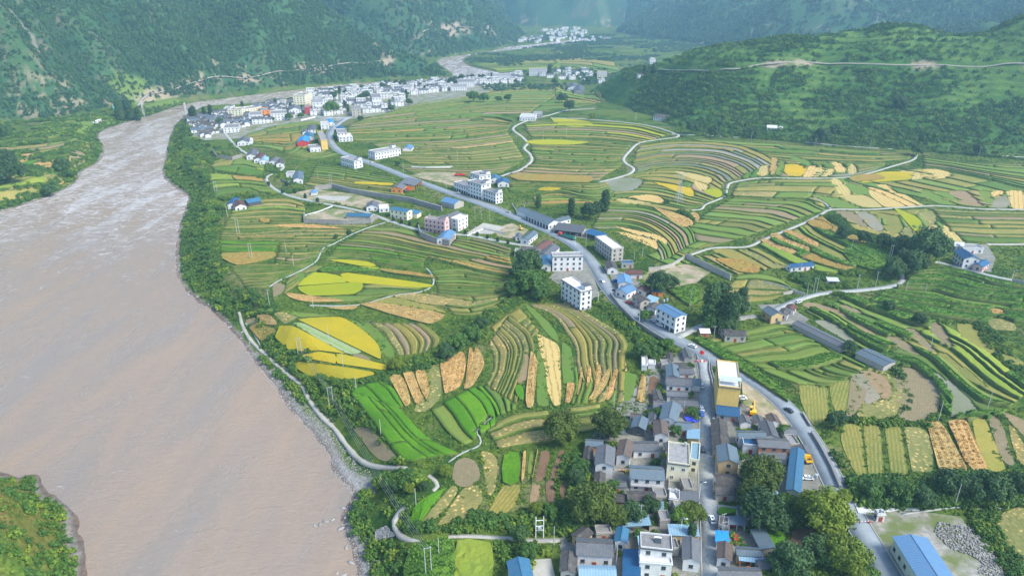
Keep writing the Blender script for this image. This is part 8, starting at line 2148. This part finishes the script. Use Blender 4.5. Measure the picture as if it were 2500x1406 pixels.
def digger(px, py, rz, label, s=1.0):
 x, y = gq(px, py)[0]; z = float(Hq(x, y)) + .25
 t = empty('excavator', (x, y, z), rz, label, 'excavator'); t.scale = (s, s, s)
 for q in (-1.1,1.1):
  b = MB(); b.poly([(-1.7,q-.28,.2),(-1.4,q-.28,0),(1.4,q-.28,0),(1.7,q-.28,.2),(1.7,q-.28,.6),(1.3,q-.28,.85),(-1.3,q-.28,.85),(-1.7,q-.28,.6)] + [(-1.7,q+.28,.2),(-1.4,q+.28,0),(1.4,q+.28,0),(1.7,q+.28,.2),(1.7,q+.28,.6),(1.3,q+.28,.85),(-1.3,q+.28,.85),(-1.7,q+.28,.6)],
 [tuple(range(7,-1,-1))[::-1], tuple(range(15,7,-1))] + [(i, (i+1) % 8,8+(i+1) % 8,8+i) for i in range(8)], 'rubber'); b.obj('track', t)
 b = MB(); b.box(-1.9, .9,-1.2,1.2, .95,1.7, 'car_yellow'); b.box(-1.9,-.9,-1.2,1.2,1.7,2.1, 'car_yellow'); b.obj('body', t)
 b = MB(); b.box(-.3,1.1, .3,1.2,1.7,2.9, 'glass', 'car_yellow'); b.obj('cab', t)
 b = MB(); b.tube((.8,-.3,1.6),(3.0,-.3,4.2), .24, 'car_yellow', 6); b.tube((3.0,-.3,4.2),(4.6,-.3,2.2), .18, 'car_yellow', 6); b.obj('boom', t)
 b = MB(); b.box(4.2,5.0,-.8, .2,1.4,2.1, 'trim'); b.obj('bucket', t)
digger(1837,1012,1.3, 'yellow excavator standing in the sandy yard beside the road', 1.15)
digger(1272,562,2.0, 'small yellow loader in the scrap yard', .8)
# small village things
def thing(name, px, py, label, cat, build_fn, rz=0.0):
 x, y = gq(px, py)[0]; t = empty(name, (x, y, float(Hq(x, y)) + .14), rz, label, cat)
 for nm, bb in build_fn(): bb.obj(nm, t)
 return t
def flag():
 a = MB(); a.cyl(0,0,-.3,8.5, .07, .05, 'steel', 6)
 c = MB(); v = []; n = 8
 for i in range(n): v += [(.07 + i*.32, .22*math.sin(i*1.1),8.4 - i*.06),(.07 + i*.32, .22*math.sin(i*1.1 + .3),6.5 - i*.06)]
 c.poly(v, [(2*i, 2*i+1,2*i+3,2*i+2) for i in range(n-1)], 'car_red')
 return [('mast', a),('flag_cloth', c)]
thing('flag_pole', 1704,893, 'red flag on a mast at the top of the village street', 'flag', flag)
def gate_block():
 a = MB()
 for i in range(5): a.box(-2.5 + i, -1.56 + i, -.3, .3,0, .9, 'car_red' if i % 2 == 0 else 'paint')
 return [('panel', a)]
thing('barrier', 1709,884, 'red barrier blocks across the head of the village street', 'barrier', gate_block)
def boom():
 a = MB(); a.box(-.2, .2,-.2, .2,0,1.1, 'car_red'); c = MB()
 for i in range(9): c.box(.2 + i*.55, .2 + (i+1)*.55,-.05, .05, .9,1.02, 'car_red' if i % 2 else 'paint')
 return [('post', a),('bar', c)]
thing('road_barrier', 2122,1278, 'red and white striped bar across the main road edge', 'barrier', boom, math.pi)
def tarp(m, w, d, h=1.2):
 def f():
  rg = random.Random(w); a = MB(); n = 6; v = []
  for i in range(n + 1):
   for j in range(n + 1): v.append((-w/2 + w*i/n, -d/2 + d*j/n, h*(.6 + .4*math.sin(i*1.3)*math.cos(j*1.1)) + rg.uniform(-.1, .1)))
  a.poly(v, [(i*(n+1)+j, (i+1)*(n+1)+j, (i+1)*(n+1)+j+1, i*(n+1)+j+1) for i in range(n) for j in range(n)], m)
  b2 = MB(); [b2.cyl(sx*w*.42, sy*d*.42,-.2, h*.7, .06, .06, 'wood', 5) for sx in (-1,1) for sy in (-1,1)]
  return [('sheet', a),('posts', b2)]
 return f
thing('tarpaulin', 1690,1026, 'royal blue tarpaulin over a courtyard heap by the street', 'tarpaulin', tarp('tarp', 6,4.5), .3)
thing('tarpaulin', 1780,1137, 'navy awning tarpaulin in front of the ochre gable', 'tarpaulin', tarp('tarp', 6.5,2,5.0))
thing('maize_rack', 1782,1152, 'orange maize cobs drying on a rack below the navy awning', 'rack', tarp('car_orange', 5.5,2.6,2.2))
thing('maize_rack', 1525,1150, 'orange maize cobs drying under a wall left of the gallery farmhouse', 'rack', tarp('car_orange', 4,1.6,1.2))
thing('maize_rack', 1838,1395, 'orange maize drying under the pale sheet canopy', 'rack', tarp('car_orange', 5,1.6,1.6))
def trike():
 a = MB(); a.box(-1.3, .2,-.6, .6, .45, .95, 'car_red'); c = MB(); c.box(.5,1.2,-.5, .5, .4,1.2, 'car_red'); d = MB()
 for x0, y0 in ((-.9,-.65),(-.9, .65),(1.0,0)): d.box(x0-.28, x0+.28, y0-.08, y0+.08,0, .56, 'rubber')
 return [('cargo_box', a),('cab', c),('wheels', d)]
thing('motor_tricycle', 1796,1318, 'red motor tricycle in the courtyard below the vivid blue roof', 'tricycle', trike, 1.3)
thing('motor_tricycle', 1792,1284, 'red motor tricycle under the blue grey lean-to', 'tricycle', trike, .2)
thing('motor_tricycle', 1822,1022, 'red motor tricycle beside the excavator', 'tricycle', trike, .2)
def tankset():
 a = MB(); a.cyl(0,0,1.2,2.6, .7, .7, 'steel', 12); a.cyl(0,0,2.6,2.8, .7, .2, 'steel', 12); b2 = MB()
 for q in range(4): b2.cyl(.5*math.cos(q*1.57+.8), .5*math.sin(q*1.57+.8),-.2,1.2, .05, .05, 'steel', 4)
 return [('tank', a),('legs', b2)]
for px, py, lab in [(1990,1172,'steel water tank in the blue warehouse yard'),(1628,740,'steel water tank pair behind the hotel, left'),(1620,742,'steel water tank pair behind the hotel, right'),(1633,1207,'round steel tank at the little white corner building')]:
 thing('water_tank', px, py, lab, 'water tank', tankset)
def bridge():
 P1 = gp(352,284); P2 = gp(456,287)
 z = 1.5; a = Vector((P1[0], P1[1], z)); c = Vector((P2[0], P2[1], z)); L = (c - a).length; d = (c - a) / L
 t = empty('footbridge', tuple(a), math.atan2(d.y, d.x), 'thin suspension footbridge crossing the river before the old quarter', 'bridge')
 b2 = MB(); b2.box(0, L, -1.0,1.0,-.25,0, 'tile_red'); b2.obj('deck', t)
 for x0 in (0, L):
  b2 = MB()
  for s in (-1.3,1.3): b2.box(x0-.5, x0+.5, s-.35, s+.35,-14,9, 'flat_white')
  b2.box(x0-.45, x0+.45,-.94, .94,7.6,8.6, 'flat_white'); b2.obj('tower', t)
 for s in (-1.2,1.2):
  b2 = MB(); n = 24; pr = None
  for i in range(n + 1):
   u = i / n; q = (L*u, s, 8.6 - 8.0*4*u*(1-u));
   if pr: b2.tube(pr, q, .09, 'trim', 4); b2.tube(q, (q[0], s, 0), .04, 'trim', 3)
   pr = q
  b2.obj('cable', t)
bridge()
def rock_mesh(seed, m='stonegrey'):
 rg = np.random.default_rng(seed); iv, if_ = icos()
 v = iv * (1 + (rg.random((len(iv),1)) - .5) * .6) * np.array([1, .8, .6])
 return np_mesh('boulder', v, if_.astype(int),[MT[m]])
MT['stonegrey'] = var_mat('river_stone', (.16, .16, .155),(.36, .355, .34), .9)
MT['stonepale'] = var_mat('quarried_stone', (.16, .16, .145),(.33, .325, .30), .9)
k = NT('plastic_litter'); MT['litter'] = k.done((.6, .62, .63), .6, .3)
r1, r2 = rock_mesh(1), rock_mesh(2, 'stonepale')
def boulder(me, px, py, s, label, zoff=0.0):
 x, y = gq(px, py)[0]; zz = max(float(H(np.array([x]), np.array([y]))[0]), WATER - .4)
 o = mesh_obj('boulder', me, None, (x, y, zz + s*.15)); o.scale = (s, s*.9, s*.8); o.rotation_euler = (0,0, px % 7); return tag(o, label, 'rock', 'boulders at the water edge')
B1 = boulder(r1,842,1262,1.0, 'dark boulder at the tip of the cobble beach')
B2 = boulder(r2,2400,1330, .8, 'pale boulder on the rubble heap of the gravel yard')
for q, (px, py, s) in enumerate([(795,1272,1.1),(812,1268,.9),(780,1280,.8),(838,1240,1.0),(833,1290,1.2),(846,1336,.9),(856,1372,1.0),(838,1404,1.1),(823,1398,.7),(768,1284,.7)]):
 P = plane_pt(px, py, WATER); o = mesh_obj('boulder', r1, None, (P[0], P[1], WATER + .05)); o.scale = (s*1.3, s, s*.6); o.rotation_euler = (0,0, q)
 tag(o, f'dark wet rock in the shallows by the cobble beach, {ORD[q]} from the group', 'rock', 'boulders at the water edge')
bw = gpoly([(690,975),(765,1040),(812,1095),(850,1140),(905,1172),(918,1200),(880,1215),(862,1240),(868,1300),(885,1350),(905,1440),(850,1440),(840,1330),(815,1300),(825,1240),(845,1205),(780,1110)])
x, y = rand_in(-190,-40,150,330,60000); d = -sdf(x, y, river)
ok = (d > -.8) & (d < 7 + 5 * fbm(x, y, 12,2,88)) & (x > -.56 * y) ; x, y = x[ok], y[ok]; z = np.maximum(H(x, y), WATER)
scatter('beach_cobbles', B1, np.stack([x, y, z],-1), nr.uniform(.12, .42, len(x)) ** 1.0)
x, y = rand_in(-700,200,300,1500,60000); d = -sdf(x, y, river); ok = (d > -1) & (d < 4.5); x, y = x[ok], y[ok]; z = np.maximum(H(x, y), WATER)
scatter('shore_rocks', B1, np.stack([x, y, z],-1), nr.uniform(.3,1.1, len(x)))
rub = gpoly([(2290,1275),(2370,1290),(2420,1340),(2450,1400),(2440,1430),(2380,1420),(2330,1350),(2280,1300)])
x, y = rand_in(*[f(p[i] for p in rub) for i in (0,1) for f in (min, max)],3200); ok = in_poly(x, y, rub) & (fbm(x, y, 8,2,90) > .50); x, y = x[ok], y[ok]
scatter('rubble', B2, np.stack([x, y, Hq(x, y) + .3 + fbm(x, y, 5,2,91) * .4],-1), nr.uniform(.05, .62, len(x)) ** 1.5)
rub = gpoly([(918,1298),(945,1288),(966,1312),(940,1320),(916,1322)])
x, y = rand_in(*[f(p[i] for p in rub) for i in (0,1) for f in (min, max)],700); ok = in_poly(x, y, rub); x, y = x[ok], y[ok]
scatter('rubble', B2, np.stack([x, y, Hq(x, y) + 1.1],-1), nr.uniform(.15, .6, len(x)))
VL = [(1657,915,'upper end house'),(1690,975,'third row house'),(1652,1005,'large gabled house'),(1560,1035,'blue grey house by the walnut'),(1614,1050,'old brown roof'),(1578,1088,'grey tiled farmhouse'),(1522,1095,'rust brown roof'),(1476,1115,'tall light grey house'),(1582,1155,'gallery farmhouse'),(1656,1110,'cream villa'),(1567,1210,'old dark tiled house'),(1600,1325,'white villa'),(1455,1335,'wide grey farmhouse'),(1688,1345,'slate house at street bottom'),(1515,1310,'small teal house'),(1758,1060,'crumbling dark houses'),(1885,1050,'slate gabled house'),(1890,1080,'brown gallery house'),(1780,1112,'ochre gable'),(1775,1190,'mossy roof pair'),(1766,1348,'brown ridge house'),(1830,1350,'patchwork farmhouse'),(1935,1150,'long blue warehouse')]
VLW = [(*gq(a, b)[0], n) for a, b, n in VL]
SH = [('gable', 'tile_grey', 'greywall', 'grey tiled'),('shed', 'tile_blue', 'concrete', 'blue grey'),('gable', 'tile_dark', 'greywall', 'dark tiled'),('shed', 'metal_sky', 'ochre', 'pale blue'),('gable', 'tile_brown', 'white', 'brown'),('gable', 'tile_grey', 'white', 'white walled'),('flat', 'flat_grey', 'concrete', 'flat concrete')]
vp = gpoly([(1628,862),(1704,862),(1712,1420),(1395,1425),(1365,1330),(1440,1290),(1530,1275),(1500,1200),(1440,1185),(1420,1090),(1535,1040),(1600,990)]); vq = gpoly([(1748,1020),(1905,1035),(1960,1100),(1970,1215),(1748,1225),(1748,1262),(1840,1262),(1880,1400),(1750,1425)])
rg = random.Random(5); nsh = 0; cs_ = {}
for tr in range(9000):
 if nsh >= 75: break
 x, y = rg.uniform(25,225), rg.uniform(165,470); A_ = np.array([x]); B_ = np.array([y])
 if not (in_poly(A_, B_, vp)[0] or in_poly(A_, B_, vq)[0]): continue
 w, dd_ = rg.uniform(4.5,9.5), rg.uniform(3,5); r_ = max(w, dd_) * .58
 if any(math.hypot(x-a, y-b) < r_ + s * .46 for a, b, s in CENT): continue
 if min(seg_dist(A_, B_, pts[::3])[0] - wd/2 for n_ in ('village_street', 'main_road') for pts, wd in ROADS[n_]) < r_ * .8: continue
 kq = rg.choice(SH); rz = rg.choice([0, math.pi/2, math.pi, -math.pi/2]) + rg.uniform(-.08, .08)
 if math.cos(rz - V) * -x + math.sin(rz - V) * -y < 0: rz += math.pi
 q_, a, b, n_ = min((math.hypot(x-p, y-r), p, r, n) for p, r, n in VLW)
 rx, ry = b, -a; m_ = math.hypot(rx, ry); sd = ((x-a)*rx + (y-b)*ry)/m_; bk = ((x-a)*a + (y-b)*b)/m_
 di = ('right of' if sd > 0 else 'left of') if abs(sd) > abs(bk) else ('behind' if bk > 0 else 'in front of')
 key = (kq[3], di, n_); cs_[key] = cs_.get(key, 0) + 1
 lab = f'small {kq[3]} outbuilding {di} the {n_}' + ('' if cs_[key] == 1 else f', {ORD[cs_[key]-1]} one')
 t = empty('outbuilding', (x, y, float(Hq(x, y))), rz, lab, 'outbuilding', 'small outbuildings in the village')
 building(w, dd_, rg.uniform(2.3,3.3), roof=kq[0], rf=kq[1], wall=kq[2], over=.35, open_front=(kq[0] == 'shed' and rg.random() < .6), wins=kq[0] != 'shed')(t)
 CENT.append((x, y, max(w, dd_))); nsh += 1
print('sheds', nsh)
vp = gpoly([(1628,862),(1704,862),(1712,1420),(1395,1425),(1365,1330),(1440,1290),(1530,1275),(1440,1185),(1400,1080),(1535,1040),(1600,990)]); vq = gpoly([(1748,1000),(1905,1035),(1990,1150),(1970,1215),(1748,1225),(1748,1262),(1840,1262),(1880,1400),(1750,1425)])
x, y = rand_in(20,230,160,480,26000); ins = in_poly(x, y, vp) | in_poly(x, y, vq); x, y = x[ins], y[ins]
CA = np.array([(a, b2, s) for a, b2, s in CENT if 150 < b2 < 520])
dm = np.min(np.hypot(x[:, None] - CA[:, 0], y[:, None] - CA[:, 1]) - CA[:, 2] * .62, axis=1)
rd = np.minimum.reduce([seg_dist(x, y, pts[::3]) - w / 2 for nmr in ('village_street', 'main_road') for pts, w in ROADS[nmr]])
nn = fbm(x, y, 9,3,95); ok = (dm > .4) & (rd > 1.6) & (nn > .50);
scatter('garden_greens', P_b1, np.stack([x, y, Hq(x, y)],-1)[ok], nr.uniform(.4,1.15, ok.sum()))
ok2 = (dm > 0) & (rd > 1.2) & (nn < .46) & (nr.random(len(x)) < .12)
scatter('yard_clutter', B2, np.stack([x, y, Hq(x, y) + .15],-1)[ok2], nr.uniform(.15, .5, ok2.sum()))
print('props', round(time.time() - T0,1))
# air
HZ = 0.00015
hb = [(-5200,-300),(6400,-300),(6400,9300),(-5200,9300)]
me = bpy.data.meshes.new('haze')
zb, zt = WATER - 4,430
me.from_pydata([(x, y, zb) for x, y in hb] + [(x, y, zt) for x, y in hb],[],[(3,2,1,0),(4,5,6,7),(0,1,5,4),(1,2,6,5),(2,3,7,6),(3,0,4,7)])
hm = bpy.data.materials.new('valley_air'); hm.use_nodes = True
t = hm.node_tree; t.nodes.clear()
o = t.nodes.new('ShaderNodeOutputMaterial'); v = t.nodes.new('ShaderNodeVolumePrincipled')
v.inputs['Density'].default_value = HZ
v.inputs['Color'].default_value = (.42, .78,1.0,1)
v.inputs['Anisotropy'].default_value = 0.2
t.links.new(v.outputs[0], o.inputs['Volume'])
me.materials.append(hm)
tag(mesh_obj('haze', me), kind='stuff')
print('script', round(time.time() - T0,1))
